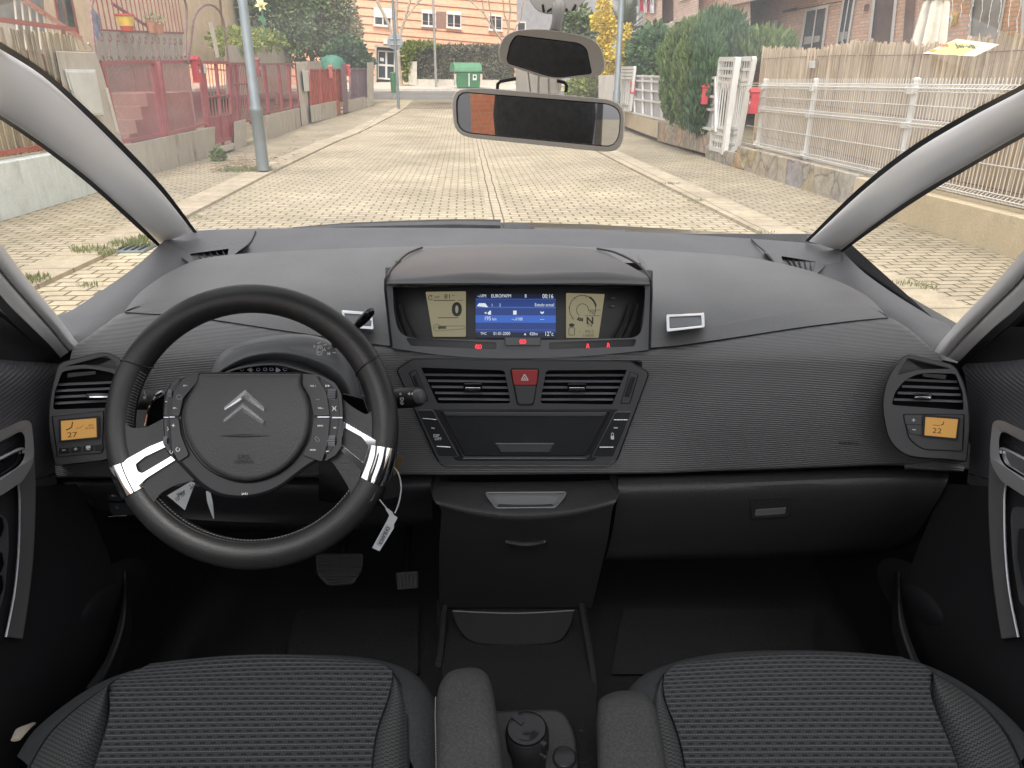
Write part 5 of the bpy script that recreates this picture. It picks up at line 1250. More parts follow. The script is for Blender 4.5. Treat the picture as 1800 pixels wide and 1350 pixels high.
# cup holder with an ashtray cup
HP = Plane(PZ(930, 1290, .56), V((0, -.15, 1)), V((1, 0, 0)))
mb = MB(); mb.pl(HP, rc([(862, 1250, 10), (990, 1245, 24), (1012, 1290, 20), (1024, 1420), (860, 1420)], 10), -.04, 0); ch = part(mb, 'cup_holder', M['grain'], tun, bevel=.006, recalc=True)
mb = MB(); c = HP.at(992, 1333, .001); rr = (HP.at(1013, 1333, 0) - HP.at(971, 1333, 0)).length / 2
mb.lathe(c, HP.n, [(rr, -.01), (rr, .003), (rr * .93, .005), (rr * .86, .003), (rr * .8, .0035), (.0005, .004)], 32); part(mb, 'socket_cap', M['fascia_dark'], tun)
cup = empty('ashtray_cup', HP.at(920, 1330, 0), 'round black ashtray cup with a glossy lid standing in the cup holder', 'ashtray cup')
ct = PZ(926, 1283, .655); rr = (PZ(960, 1283, .655) - PZ(892, 1283, .655)).length / 2
ax = V((-.05, -.12, 1)).normalized()
mb = MB(); mb.lathe(ct, ax, [(rr * .8, -.12), (rr * .98, -.035), (rr * 1.12, -.03), (rr * 1.14, -.006), (rr * 1.08, -.002), (rr * 1.0, -.004)], 40); mb.build('cup_body', M['fascia_dark'], cup, smooth=40)
mb = MB(); mb.lathe(ct, ax, [(rr * 1.02, -.006), (rr * 1.02, .0), (rr * .97, .003), (rr * .9, .0025), (rr * .6, .0035), (rr * .3, .0038), (.0005, .0039)], 40); mb.build('cup_lid', pm('lid_black', (.01, .01, .012), .1), cup, smooth=40)
mb = MB(); mb.lathe(ct, ax, [(rr * 1.06, -.003), (rr * 1.08, .0005), (rr * 1.03, .002)], 40, cap=False); mb.build('lid_ring', M['fascia_dark'], cup, smooth=60)
mb = MB(); mb.box(ct + V((rr * .75, -rr * .72, -.004)), (.013, .007, .008), Matrix.Rotation(R(-40), 3, 'Z')); mb.box(ct + V((rr * .8, -rr * .9, -.02)), (.012, .004, .006), Matrix.Rotation(R(-40), 3, 'Z')); mb.build('lid_hinge', M['fascia_dark'], cup, bevel=.0015)
mb = MB(); mb.box(ct + V((-rr * .45, rr * .55, .005)), (.020, .010, .002), Matrix.Rotation(R(-45), 3, 'Z')); mb.build('lid_tab', M['fascia_dark'], cup, bevel=.0012)
rebase(cup, HP.at(920, 1330, 0))

# ---------------------------------------------------------------- mirrors
def mirror(outl, glass, Y, n, name, thick, bul):
    pl = Plane(P(945, 190, Y), n)
    mb = MB(); cx = sum(p[0] for p in outl) / len(outl); cy = sum(p[1] for p in outl) / len(outl)
    prof = [(.55, -thick), (.85, -thick * .85), (.98, -thick * .4), (1.0, -.006), (.995, .001), (.985, .003)]
    rws = [[pl.at(cx + (x - cx) * k, cy + (y - cy) * k, h) for x, y in outl] for k, h in prof]
    n_ = len(outl)
    # lip down to the glass
    gl = resample(glass + [glass[0]], n_ + 1)[:-1]
    def align(ref, g):
        best = min(range(len(g)), key=lambda o: sum(math.dist(ref[i], g[(i + o) % len(g)]) for i in range(0, len(g), 4)))
        return [g[(i + best) % len(g)] for i in range(len(g))]
    gl = align(outl, gl)
    rws.append([pl.at(x, y, .003) for x, y in gl]); rws.append([pl.at(x, y, -.002) for x, y in gl])
    ids = mb.grid(rws, close_u=True, uv=False); mb.face(ids[0])
    m = part(mb, name, M['cream'], smooth=50)
    mb = MB(); mb.poly([pl.at(x, y, -.0015) for x, y in gl]); part(mb, 'mirror_glass', M['mirror'], m)
    mb = MB(); mb.tube([pl.at(x, y, .0) for x, y in gl], .0013, 6, closed=True); part(mb, 'glass_edge', M['rubber'], m)
    return m
out1 = resample(rc([(793, 168, 22), (806, 156, 18), (850, 154.5), (1078, 175, 20), (1099, 190, 18), (1097, 246, 22), (1086, 265, 18), (1062, 267), (815, 241, 22), (797, 224, 20)], 10, 6), 73)[:-1]
in1 = rc([(801, 172, 14), (812, 161, 10), (1074, 182, 14), (1092, 196, 12), (1089, 242, 14), (1076, 259, 12), (816, 234, 16), (803, 220, 10)], 8, 5)
MIR_N = V((-.205, -1, .012))
mirror(out1, in1, 1.0, MIR_N, 'rear_view_mirror', .03, 0)
out2 = resample(rc([(874, 97, 16), (882, 66, 18), (905, 53, 16), (960, 50, 40), (1040, 66, 18), (1060, 86, 18), (1065, 122, 12), (1052, 135, 8), (1000, 137, 14), (980, 139, 10), (945, 134, 10), (918, 123, 14), (884, 114, 10)], 10, 6), 73)[:-1]
in2 = rc([(890, 104, 4), (896, 76, 8), (907, 61, 6), (1018, 75, 8), (1032, 85, 8), (1041, 130, 3), (1012, 133), (985, 137, 12), (962, 134, 12), (935, 125, 10), (893, 112, 3)], 5, 5)
mirror(out2, in2, .97, V((-.2, -1, -.075)), 'child_view_mirror', .028, 0)
# mounts
MP = Plane(P(982, 10, 1.04), V((0, -1, .15)))
mb = MB(); mb.pl(MP, rc([(925, -60), (1050, -60), (1030, 0, 10), (1010, 20, 14), (962, 26, 14), (942, 18, 14), (930, 0, 6)], 8), -.04, .01); mm_ = part(mb, 'mirror_mount', M['mount'], bevel=.006, seg=3, recalc=True)
mb = MB(); mb.tube([MP.at(x, y, .011) for x, y in [(954, 8), (956, 20)]], .0015, 6); mb.tube([MP.at(x, y, .011) for x, y in [(1012, 8), (1006, 19)]], .0015, 6)
mb.tube([MP.at(x, y, .011) for x, y in cr([(962, 20), (970, 14), (990, 13), (998, 18)], 5)], .0012, 6); part(mb, 'mount_joint', M['rubber'], mm_)
mb = MB(); mb.tube([P(x, y, Y) for x, y, Y in [(982, 12, 1.03), (981, 30, 1.0), (978, 45, .985), (975, 58, .98)]], [.009, .007, .006, .008], 10); part(mb, 'mirror_arm', M['mount'], mm_)
SN = Plane(P(950, 130, 1.05), V((0, -1, .1)))
mb = MB(); mb.pl(SN, rc([(908, 60, 4), (1000, 60, 4), (985, 165, 4), (925, 165, 4)], 3), -.03, -.012)
for x0, x1, x2, x3 in ((905, 926, 932, 908), (928, 946, 945, 934), (949, 962, 964, 948), (966, 982, 984, 966)): mb.pl(SN, [(x0, 118), (x1, 118), (x2, 165), (x3, 165)], -.02, -.004)
part(mb, 'sensor_cover', M['cream'], mm_, bevel=.003, recalc=True)
mb = MB()
mb.tube([SN.at(x, y, .0) for x, y in [(907, 138), (880, 143), (875, 148), (874, 160)]], .0022, 8); mb.tube([SN.at(x, y, .0) for x, y in [(979, 142), (992, 145), (996, 150), (995, 162)]], .0022, 8); part(mb, 'clip_arm', M['rubber'], mm_)

# ---------------------------------------------------------------- glazing, roof, rear of the cabin
top_l, top_r = P(-70, 30, .8), P(1870, 107, .8)
ws = [[P(-70, 30, .85), P(300, -60, .93), P(900, -90, .97), P(1500, -40, .93), P(1870, 107, .85)],
      [P(110, 145, 1.14), P(420, 120, 1.2), P(900, 110, 1.23), P(1380, 120, 1.2), P(1690, 200, 1.13)],
      [P(230, 268, 1.38), P(520, 255, 1.44), P(900, 250, 1.46), P(1280, 262, 1.44), P(1560, 285, 1.36)],
      [P(345, 408, 1.66), P(600, 402, 1.73), P(900, 403, 1.75), P(1200, 413, 1.73), P(1418, 428, 1.66)],
      [P(345, 425, 1.72), P(600, 420, 1.78), P(900, 420, 1.8), P(1200, 428, 1.78), P(1418, 445, 1.72)]]
def smooth_grid(g, nu=6, nv=6):
    R1 = [cr([tuple(p) for p in r], nu) for r in g]; cols = [cr(list(c), nv) for c in zip(*R1)]; return [[V(p) for p in r] for r in zip(*cols)]
wsg = smooth_grid(ws)
mb = MB(); mb.grid(wsg, uv=False); wso = part(mb, 'windscreen', M['glass'])
for q in ([P(-70, 168, .84), P(0, 210, .96), P(145, 315, 1.18), P(246, 405, 1.47), P(283, 437, 1.56), P(109, 556, 1.2), P(0, 428, .94), P(-70, 335, .85)],
          [P(1870, 204, .84), P(1800, 241, .93), P(1607, 355, 1.2), P(1537, 403, 1.4), P(1477, 446, 1.57), P(1672, 580, 1.2), P(1800, 440, .94), P(1870, 360, .85)]):
    mb = MB(); mb.poly(q); part(mb, 'quarter_window', M['sideglass'])
# stickers on the glass
STp = [P(1622, 94, 1.02), P(1684, 67, 1.03), P(1757, 78, 1.0), P(1714, 100, .99)]
ST = Plane(STp[0], (STp[1] - STp[0]).cross(STp[2] - STp[0]) * (-1 if (STp[1] - STp[0]).cross(STp[2] - STp[0]).y > 0 else 1), STp[2] - STp[0])
mb = MB(); mb.cur = 0; mb.pl(ST, [(1622, 94), (1682, 68), (1757, 78), (1714, 99)], -.0006, 0); mb.cur = 1; mb.pl(ST, [(1640, 92), (1672, 73), (1722, 80), (1690, 98)], 0, .0004)
mb.cur = 2; mb.pl(ST, ell(1640, 88.5, 7, 2.2, 14), .0004, .0007)
stk_ = part(mb, 'inspection_sticker', [pm('sticker_cream', (.72, .6, .48), .5), pm('sticker_yellow', (.78, .62, .2), .5), pm('sticker_orange', (.75, .3, .06), .5)], wso)
L = Letters(); L.at('os', ST, 1661, 79, 6, .0009, ang=2, shear=-.4, bold=.03); part(L, 'sticker_number', pm('sticker_red', (.5, .12, .03), .5), wso, smooth=0)
L = Letters(); L.at('Jsi\u00b7vll', ST, 1699, 81.5, 6.5, .0009, ang=4, shear=-.4, bold=.02, sx=.95); part(L, 'sticker_lettering', pm('sticker_green', (.03, .08, .05), .5), wso, smooth=0)
# wiper resting on the outside of the windscreen
WPn = lambda x, y: P(x, y, 1.83 - .0)
mb = MB(); mb.tube([WPn(x, y) for x, y in [(515, 403), (600, 398), (700, 395), (800, 393), (880, 394.5)]], [.005, .008, .010, .011, .012], 8); mb.tube([WPn(x, y) for x, y in [(518, 404), (620, 402), (740, 401), (860, 402)]], .006, 6)
mb.tube([WPn(x, y) for x, y in [(905, 402), (1000, 404), (1100, 407)]], .004, 6)
wip = part(mb, 'wiper_blade', M['black'])
WP2 = Plane(WPn(910, 398), V((0, -1, .3)))
mb = MB(); mb.pl(WP2, rc([(880, 392), (895, 392), (926, 394), (941, 399), (932, 403), (905, 402), (886, 401)], 3), -.02, .004); part(mb, 'wiper_arm', M['fascia_dark'], wip, bevel=.004, recalc=True)
mb = MB()
for x, w in ((731, 7), (756, 7)): mb.pl(WP2, [(x - w / 2, 398), (x + w / 2, 398), (x + w / 2, 402), (x - w / 2, 402)], -.004, .006)
part(mb, 'wiper_clip', M['bezel'], wip, bevel=.001)
# roof and body behind the camera
lining = pm('roof_lining', (.7, .69, .66), .9, bump=(300, .3), bdist=.001)
hdr = smooth_grid([[V((-.60, .74, 1.505)), P(300, -60, .92), P(900, -88, .955), P(1500, -40, .92), V((.60, .74, 1.505))],
                   [V((-.61, .6, 1.53)), V((-.35, .72, 1.565)), V((0, .74, 1.575)), V((.35, .72, 1.565)), V((.61, .6, 1.53))],
                   [V((-.62, .42, 1.56)), V((-.35, .42, 1.60)), V((0, .42, 1.61)), V((.35, .42, 1.60)), V((.62, .42, 1.56))]])
mb = MB(); mb.grid(hdr, uv=False); rf = part(mb, 'roof', lining)
mb = MB(); mb.grid([[p + V((0, 0, .035)) for p in r] for r in hdr], uv=False); part(mb, 'roof_skin', pm('white_car_paint', (.75, .75, .74), .25, coat=.6), rf)
gr = smooth_grid([[V((-.62, .42, 1.57)), V((-.35, .42, 1.61)), V((0, .42, 1.62)), V((.35, .42, 1.61)), V((.62, .42, 1.57))], [V((-.62, -.6, 1.59)), V((-.35, -.6, 1.64)), V((0, -.6, 1.65)), V((.35, -.6, 1.64)), V((.62, -.6, 1.59))], [V((-.6, -1.9, 1.53)), V((-.35, -1.95, 1.57)), V((0, -1.95, 1.58)), V((.35, -1.95, 1.57)), V((.6, -1.9, 1.53))]])
mb = MB(); mb.grid(gr, uv=False); part(mb, 'added_fill_roof_window', M['fill_roofglass'], rf)  # glass roof added out of view, to let fill light into the cabin
for s in (-1, 1):
    mb = MB()
    rws = [[V((s * .60, .75, 1.50)), V((s * .66, .74, 1.46)), V((s * .72, .72, 1.40))], [V((s * .60, .2, 1.57)), V((s * .68, .2, 1.53)), V((s * .74, .2, 1.48))], [V((s * .60, -1.0, 1.57)), V((s * .68, -1.0, 1.53)), V((s * .74, -1.0, 1.48))], [V((s * .58, -1.9, 1.51)), V((s * .64, -1.9, 1.47)), V((s * .70, -1.9, 1.42))]]
    mb.grid(smooth_grid(rws, 3, 5), uv=False); part(mb, 'roof_rail', lining, rf)
    mb = MB(); mb.plate([V((s * .70, y, z)) for y, z in ((-.18, 1.5), (-.16, .9), (-.34, .9), (-.30, 1.5))], [V((s * .76, y, z)) for y, z in ((-.18, 1.5), (-.16, .9), (-.34, .9), (-.30, 1.5))]); part(mb, 'centre_pillar', M['pillar'], bevel=.012, recalc=True)
    mb = MB(); mb.plate([V((s * .66, y, z)) for y, z in ((-1.3, 1.5), (-1.1, .9), (-1.45, .9), (-1.55, 1.5))], [V((s * .74, y, z)) for y, z in ((-1.3, 1.5), (-1.1, .9), (-1.45, .9), (-1.55, 1.5))]); part(mb, 'rear_pillar', M['pillar'], bevel=.012, recalc=True)
    for ya, yb, g_ in ((-.2, -1.28, 'sideglass'), (-1.29, -1.9, 'tint')):
        mb = MB(); mb.poly([V((s * .745, y, z)) for y, z in ((ya, .98), (ya, 1.5), (yb, 1.48), (yb, .98))]); part(mb, 'rear_side_window', M[g_])
    mb = MB()
    mb.grid(smooth_grid([[V((s * .73, .45, .96)), V((s * .73, -.8, .96)), V((s * .70, -2.0, .96))], [V((s * .70, .45, .93)), V((s * .70, -.8, .93)), V((s * .67, -2.0, .93))], [V((s * .70, .45, .25)), V((s * .70, -.8, .25)), V((s * .67, -2.0, .25))]], 4, 3), uv=False); part(mb, 'rear_door_panel', M['dark'])
    mb = MB(); mb.poly([V((s * .80, y, z)) for y, z in ((1.6, .2), (1.6, 1.02), (-2.0, .98), (-2.0, .2))]); part(mb, 'body_side', pm('white_car_paint', (.75, .75, .74), .25, coat=.6))
mb = MB(); mb.grid([[V((-.7, -2.0, .98)), V((.7, -2.0, .98))], [V((-.7, -2.05, .25)), V((.7, -2.05, .25))], [V((-.74, .75, .22)), V((.74, .75, .22))]], uv=False); part(mb, 'rear_floor', M['carpet'])
mb = MB(); mb.poly([V((-.6, -1.93, 1.53)), V((.6, -1.93, 1.53)), V((.66, -2.05, .97)), V((-.66, -2.05, .97))]); part(mb, 'rear_window', M['tint'])
mb = MB()
for x in (-.45, 0, .45):
    rws = [[V((x + .215 * math.copysign(abs(math.cos(a)) ** .5, math.cos(a)), y + t * math.sin(a), z)) for a in [2 * math.pi * k / 20 for k in range(20)]] for z, y, t in ((.5, -.95, .08), (.7, -1.0, .09), (1.0, -1.08, .08), (1.15, -1.12, .05), (1.17, -1.12, .01))]
    ids = mb.grid(rws, close_u=True, uv=False); mb.face(ids[-1])
    mb.box((x, -.72, .6), (.43, .5, .16))
rs = part(mb, 'rear_seat', M['bolster'], smooth=50)
mb = MB(); mb.grid(smooth_grid([[V((-.72, 1.78, 1.07)), V((0, 1.88, 1.09)), V((.72, 1.78, 1.07))], [V((-.74, 2.2, .93)), V((0, 2.3, .96)), V((.74, 2.2, .93))], [V((-.6, 2.6, .72)), V((0, 2.75, .74)), V((.6, 2.6, .72))], [V((-.6, 2.62, .3)), V((0, 2.78, .3)), V((.6, 2.62, .3))]], 4, 4), uv=False); part(mb, 'bonnet', pm('white_bonnet_paint', (.75, .75, .74), .25, coat=.6))
mb = MB(); mb.poly([V((-.78, 1.62, .2)), V((.78, 1.62, .2)), V((.78, 1.78, 1.08)), V((-.78, 1.78, 1.08))]); part(mb, 'bulkhead', M['dark'])
# ================================================================== MATERIALS: STREET
def street_map(t, coord='Object'):
    tc = N(t, 'ShaderNodeTexCoord'); mp = N(t, 'ShaderNodeMapping'); mp.inputs['Rotation'].default_value = (0, 0, HEAD)
    t.links.new(tc.outputs[coord], mp.inputs['Vector']); return mp.outputs[0]
def brickmat(name, c1, c2, mortar, bw, rh, ms=.008, rough=.85, wall=None, bump=.5, dirt=(.6, .25), moss=None, rot90=False, offset=.5):
    m, t, b = nt(name); L = t.links.new
    b.inputs['Roughness'].default_value = rough; b.inputs['Specular IOR Level'].default_value = .25
    v = street_map(t)
    if wall is not None:                 # vertical surface: x along the wall, y up
        sep = N(t, 'ShaderNodeSeparateXYZ'); L(v, sep.inputs[0]); cb = N(t, 'ShaderNodeCombineXYZ')
        if wall == 'along': L(sep.outputs[1], cb.inputs[0])
        else: L(sep.outputs[0], cb.inputs[0])
        L(sep.outputs[2], cb.inputs[1]); v = cb.outputs[0]
    elif rot90:
        mp = N(t, 'ShaderNodeMapping'); mp.inputs['Rotation'].default_value = (0, 0, math.pi / 2); L(v, mp.inputs['Vector']); v = mp.outputs[0]
    # slightly uneven joints
    nz = N(t, 'ShaderNodeTexNoise', i_Scale=3.0, i_Detail=2); L(v, nz.inputs['Vector'])
    mxv = N(t, 'ShaderNodeVectorMath', operation='SCALE'); mxv.inputs['Scale'].default_value = .035; L(nz.outputs['Color'], mxv.inputs[0])
    ad = N(t, 'ShaderNodeVectorMath', operation='ADD'); L(v, ad.inputs[0]); L(mxv.outputs[0], ad.inputs[1])
    br = N(t, 'ShaderNodeTexBrick', offset=offset, i_Color1=col3(c1), i_Color2=col3(c2), i_Mortar=col3(mortar), i_Scale=1.0, i_Mortar_Size=ms, i_Mortar_Smooth=.3, i_Brick_Width=bw, i_Row_Height=rh, i_Bias=0)
    L(ad.outputs[0], br.inputs['Vector'])
    src = br.outputs['Color']
    for sc, am in ((dirt[0], dirt[1]), (9, .16), (60, .12)):
        no = N(t, 'ShaderNodeTexNoise', i_Scale=sc, i_Detail=6, i_Roughness=.65); L(v, no.inputs['Vector'])
        mr = N(t, 'ShaderNodeMapRange', i_1=.3, i_2=.7, i_3=1 - am, i_4=1 + am); L(no.outputs['Fac'], mr.inputs[0])
        cc = N(t, 'ShaderNodeCombineColor'); [L(mr.outputs[0], cc.inputs[i]) for i in range(3)]
        mx = N(t, 'ShaderNodeMix', data_type='RGBA', blend_type='MULTIPLY'); mx.inputs[0].default_value = 1; L(src, mx.inputs[6]); L(cc.outputs[0], mx.inputs[7]); src = mx.outputs[2]
    if moss:
        no = N(t, 'ShaderNodeTexNoise', i_Scale=1.3, i_Detail=5, i_Roughness=.7); L(v, no.inputs['Vector'])
        mr = N(t, 'ShaderNodeMapRange', i_1=.52, i_2=.68, i_3=0, i_4=1); L(no.outputs['Fac'], mr.inputs[0])
        f = math_(t, 'MULTIPLY', mr.outputs[0], math_(t, 'ADD', math_(t, 'MULTIPLY', br.outputs['Fac'], .75), .12))
        mx = N(t, 'ShaderNodeMix', data_type='RGBA'); L(f, mx.inputs[0]); L(src, mx.inputs[6]); mx.inputs[7].default_value = col3(moss); src = mx.outputs[2]
    L(src, b.inputs['Base Color'])
    bp = N(t, 'ShaderNodeBump', i_Strength=bump, i_Distance=.01, invert=True); L(br.outputs['Fac'], bp.inputs['Height']); L(bp.outputs[0], b.inputs['Normal'])
    return m
def concrete(name, c, stain=None, streak=.35, z0=0, scale=1.0):
    """rendered or poured wall: blotches, vertical streaks, optional stain colour running down from the top"""
    m, t, b = nt(name); L = t.links.new
    b.inputs['Roughness'].default_value = .9; b.inputs['Specular IOR Level'].default_value = .2
    v = street_map(t)
    mp = N(t, 'ShaderNodeMapping'); mp.inputs['Scale'].default_value = (2.6, 2.6, .4); L(v, mp.inputs['Vector'])
    n1 = N(t, 'ShaderNodeTexNoise', i_Scale=1.6, i_Detail=6, i_Roughness=.7); L(mp.outputs[0], n1.inputs['Vector'])
    n2 = N(t, 'ShaderNodeTexNoise', i_Scale=2.2 * scale, i_Detail=8, i_Roughness=.7); L(v, n2.inputs['Vector'])
    n3 = N(t, 'ShaderNodeTexNoise', i_Scale=45, i_Detail=4); L(v, n3.inputs['Vector'])
    f = math_(t, 'ADD', math_(t, 'MULTIPLY', n1.outputs['Fac'], streak), math_(t, 'ADD', math_(t, 'MULTIPLY', n2.outputs['Fac'], .5), math_(t, 'MULTIPLY', n3.outputs['Fac'], .2)))
    mid = .5 * (streak + .7)
    mr = N(t, 'ShaderNodeMapRange', i_1=mid - .2, i_2=mid + .2, i_3=.68, i_4=1.22); L(f, mr.inputs[0])
    cc = N(t, 'ShaderNodeCombineColor'); [L(math_(t, 'MULTIPLY', mr.outputs[0], c[i]), cc.inputs[i]) for i in range(3)]
    src = cc.outputs[0]
    if stain:
        ms = N(t, 'ShaderNodeMapRange', i_1=.47, i_2=.66); L(n1.outputs['Fac'], ms.inputs[0])
        m2 = N(t, 'ShaderNodeMapRange', i_1=.4, i_2=.6); L(n2.outputs['Fac'], m2.inputs[0])
        mx = N(t, 'ShaderNodeMix', data_type='RGBA'); L(math_(t, 'MULTIPLY', math_(t, 'MULTIPLY', ms.outputs[0], m2.outputs[0]), .85), mx.inputs[0]); L(src, mx.inputs[6]); mx.inputs[7].default_value = col3(stain); src = mx.outputs[2]
    L(src, b.inputs['Base Color'])
    bp = N(t, 'ShaderNodeBump', i_Strength=.5, i_Distance=.01); L(n3.outputs['Fac'], bp.inputs['Height']); L(bp.outputs[0], b.inputs['Normal'])
    return m
def reed(name, c1, c2, freq=60):
    m, t, b = nt(name); L = t.links.new
    b.inputs['Roughness'].default_value = .8; b.inputs['Specular IOR Level'].default_value = .25
    v = street_map(t); mp = N(t, 'ShaderNodeMapping'); mp.inputs['Scale'].default_value = (freq, freq, 1.2); L(v, mp.inputs['Vector'])
    n1 = N(t, 'ShaderNodeTexNoise', i_Scale=1, i_Detail=4, i_Roughness=.7); L(mp.outputs[0], n1.inputs['Vector'])
    n2 = N(t, 'ShaderNodeTexNoise', i_Scale=1.6, i_Detail=5, i_Roughness=.6); L(v, n2.inputs['Vector'])
    f = math_(t, 'ADD', math_(t, 'MULTIPLY', n1.outputs['Fac'], .75), math_(t, 'MULTIPLY', n2.outputs['Fac'], .35))
    r = N(t, 'ShaderNodeValToRGB'); L(f, r.inputs[0]); e = r.color_ramp.elements
    e[0].position = .34; e[0].color = col3([x * .35 for x in c1]); e[1].position = .75; e[1].color = col3(c2); k = r.color_ramp.elements.new(.5); k.color = col3(c1)
    L(r.outputs[0], b.inputs['Base Color'])
    bp = N(t, 'ShaderNodeBump', i_Strength=.8, i_Distance=.02); L(n1.outputs['Fac'], bp.inputs['Height']); L(bp.outputs[0], b.inputs['Normal'])
    return m
def leafmat(name, c, c2, sc=1.4):
    m, t, b = nt(name); L = t.links.new
    b.inputs['Roughness'].default_value = .6; b.inputs['Specular IOR Level'].default_value = .3
    tc = N(t, 'ShaderNodeTexCoord'); no = N(t, 'ShaderNodeTexNoise', i_Scale=sc, i_Detail=5, i_Roughness=.7); L(tc.outputs['Object'], no.inputs['Vector'])
    n2 = N(t, 'ShaderNodeTexNoise', i_Scale=18, i_Detail=2); L(tc.outputs['Object'], n2.inputs['Vector'])
    f = math_(t, 'ADD', math_(t, 'MULTIPLY', no.outputs['Fac'], .6), math_(t, 'MULTIPLY', n2.outputs['Fac'], .45))
    r = N(t, 'ShaderNodeValToRGB'); L(f, r.inputs[0]); e = r.color_ramp.elements; e[0].position = .36; e[0].color = col3(c); e[1].position = .72; e[1].color = col3(c2)
    L(r.outputs[0], b.inputs['Base Color'])
    tr = N(t, 'ShaderNodeBsdfTranslucent'); L(r.outputs[0], tr.inputs[0]); mx = N(t, 'ShaderNodeMixShader'); mx.inputs[0].default_value = .25
    L(b.outputs[0], mx.inputs[1]); L(tr.outputs[0], mx.inputs[2]); L(mx.outputs[0], t.nodes['Material Output'].inputs[0])
    return m
X = {}
X['road'] = brickmat('road_pavers', (.48, .405, .285), (.415, .35, .25), (.16, .13, .08), .205, .13, .012, dirt=(.55, .27), moss=(.13, .12, .04))
X['strip'] = brickmat('strip_pavers', (.49, .412, .295), (.445, .372, .265), (.13, .105, .065), .205, .105, .010, rot90=True, dirt=(.5, .12), offset=0)
X['pave'] = brickmat('pavement_pavers', (.42, .355, .255), (.345, .295, .215), (.11, .09, .055), .205, .105, .010, dirt=(.5, .25), moss=(.13, .14, .04))
X['kerb'] = brickmat('kerb_stone', (.46, .385, .28), (.41, .345, .25), (.25, .2, .15), .5, 3.0, .012, rot90=True, dirt=(1.2, .18), moss=(.2, .19, .09), offset=0)
X['asphalt'] = pm('asphalt', (.17, .165, .15), .9, bump=(80, .5), var=(.6, .2), var2=(30, .15))
X['soil'] = pm('soil', (.20, .17, .11), .95, var=(2, .3), bump=(20, .6), bdist=.02)
X['conc'] = concrete('grey_concrete', (.52, .48, .41), (.20, .17, .05))
X['conc2'] = concrete('pale_concrete', (.58, .53, .45), None)
X['mint'] = concrete('mint_white_paint', (.78, .83, .79), (.42, .44, .38), streak=.2)
X['render'] = concrete('grey_render', (.56, .50, .42), (.3, .27, .2), streak=.25)
X['cream'] = concrete('cream_render', (.62, .52, .36), (.42, .36, .25), streak=.3)
X['peach'] = concrete('peach_render', (.85, .66, .46), None, streak=.12)
X['pink'] = pm('faded_red_paint', (.34, .09, .095), .55, var=(5, .15))
X['dkred'] = pm('dark_red_paint', (.26, .07, .07), .5, var=(5, .15))
X['rust'] = pm('red_oxide_paint', (.40, .11, .08), .55, var=(5, .18))
X['plum'] = pm('plum_grey_paint', (.20, .13, .15), .5, var=(5, .15))
X['salmon'] = pm('salmon_handrail', (.62, .28, .2), .5, var=(6, .12))
X['iron'] = pm('rusty_iron', (.22, .13, .12), .6, .2, var=(20, .35))
X['mail'] = pm('red_letterbox_paint', (.5, .06, .07), .4, var=(8, .12))
X['white'] = pm('white_metal_paint', (.66, .65, .62), .45, var=(7, .06))
X['whitewall'] = concrete('white_wall', (.70, .68, .64), None, streak=.2)
X['boxw'] = pm('meter_box_white', (.66, .67, .62), .5, var=(4, .1))
X['lamp'] = pm('grey_post_paint', (.2, .23, .24), .45, .3, var=(3, .1))
X['galv'] = pm('galvanised_steel', (.42, .43, .42), .4, .6, var=(5, .1))
X['reed'] = reed('reed_screen', (.44, .34, .23), (.68, .57, .43))
X['bamboo'] = reed('bamboo_screen', (.33, .27, .18), (.5, .43, .3), 36)
X['brick'] = brickmat('orange_brick', (.80, .50, .35), (.70, .42, .29), (.50, .41, .33), .25, .075, .012, wall='along', dirt=(.7, .15), bump=.3)
X['brickp'] = brickmat('pale_brick', (.78, .56, .46), (.7, .49, .4), (.50, .43, .37), .25, .075, .012, wall='along', dirt=(.7, .15), bump=.3)
X['orange'] = brickmat('orange_block', (.88, .52, .34), (.84, .49, .32), (.62, .34, .21), 1.0, .3, .01, wall='across', dirt=(.4, .08), bump=.2)
X['band'] = pm('dark_band', (.30, .13, .09), .8, var=(3, .1))
X['glass'] = pm('window_pane', (.045, .055, .06), .08, var=(1.2, .5), spec=.8)
X['curtain'] = pm('window_curtain', (.42, .4, .37), .6, var=(3, .2))
X['shutter'] = pm('white_shutter', (.78, .76, .72), .6, var=(6, .05))
X['dkdoor'] = pm('dark_shutter_door', (.12, .075, .065), .5, var=(5, .2))
X['stone'] = None
X['cloth'] = pm('cream_canvas', (.68, .63, .53), .85, var=(8, .1))
X['green'] = pm('green_container', (.045, .17, .07), .4, var=(4, .12))
X['greenl'] = pm('green_lid', (.09, .25, .13), .45, var=(4, .12))
X['bark'] = pm('bark', (.42, .34, .26), .9, var=(6, .3), bump=(25, .8), bdist=.02)
X['thuya'] = leafmat('thuya_leaf', (.06, .12, .045), (.22, .29, .08))
X['thuyad'] = leafmat('dark_thuya_leaf', (.04, .095, .045), (.13, .22, .085))
X['pine'] = leafmat('pine_leaf', (.075, .115, .05), (.27, .34, .15))
X['olive'] = leafmat('olive_leaf', (.15, .16, .09), (.42, .40, .24))
X['hedge'] = leafmat('ivy_leaf', (.10, .105, .075), (.34, .32, .22), 2)
X['bright'] = leafmat('bright_leaf', (.14, .2, .04), (.42, .46, .12))
X['yellow'] = leafmat('yellow_leaf', (.6, .45, .06), (.9, .76, .16))
X['palm'] = leafmat('palm_leaf', (.07, .11, .07), (.26, .3, .18))
X['grass'] = leafmat('grass_blade', (.13, .15, .06), (.31, .33, .16), 6)
X['litter'] = pm('dry_leaf', (.22, .13, .06), .9, var=(30, .5))
X['greyb'] = concrete('grey_facade', (.36, .36, .37), None, streak=.1)
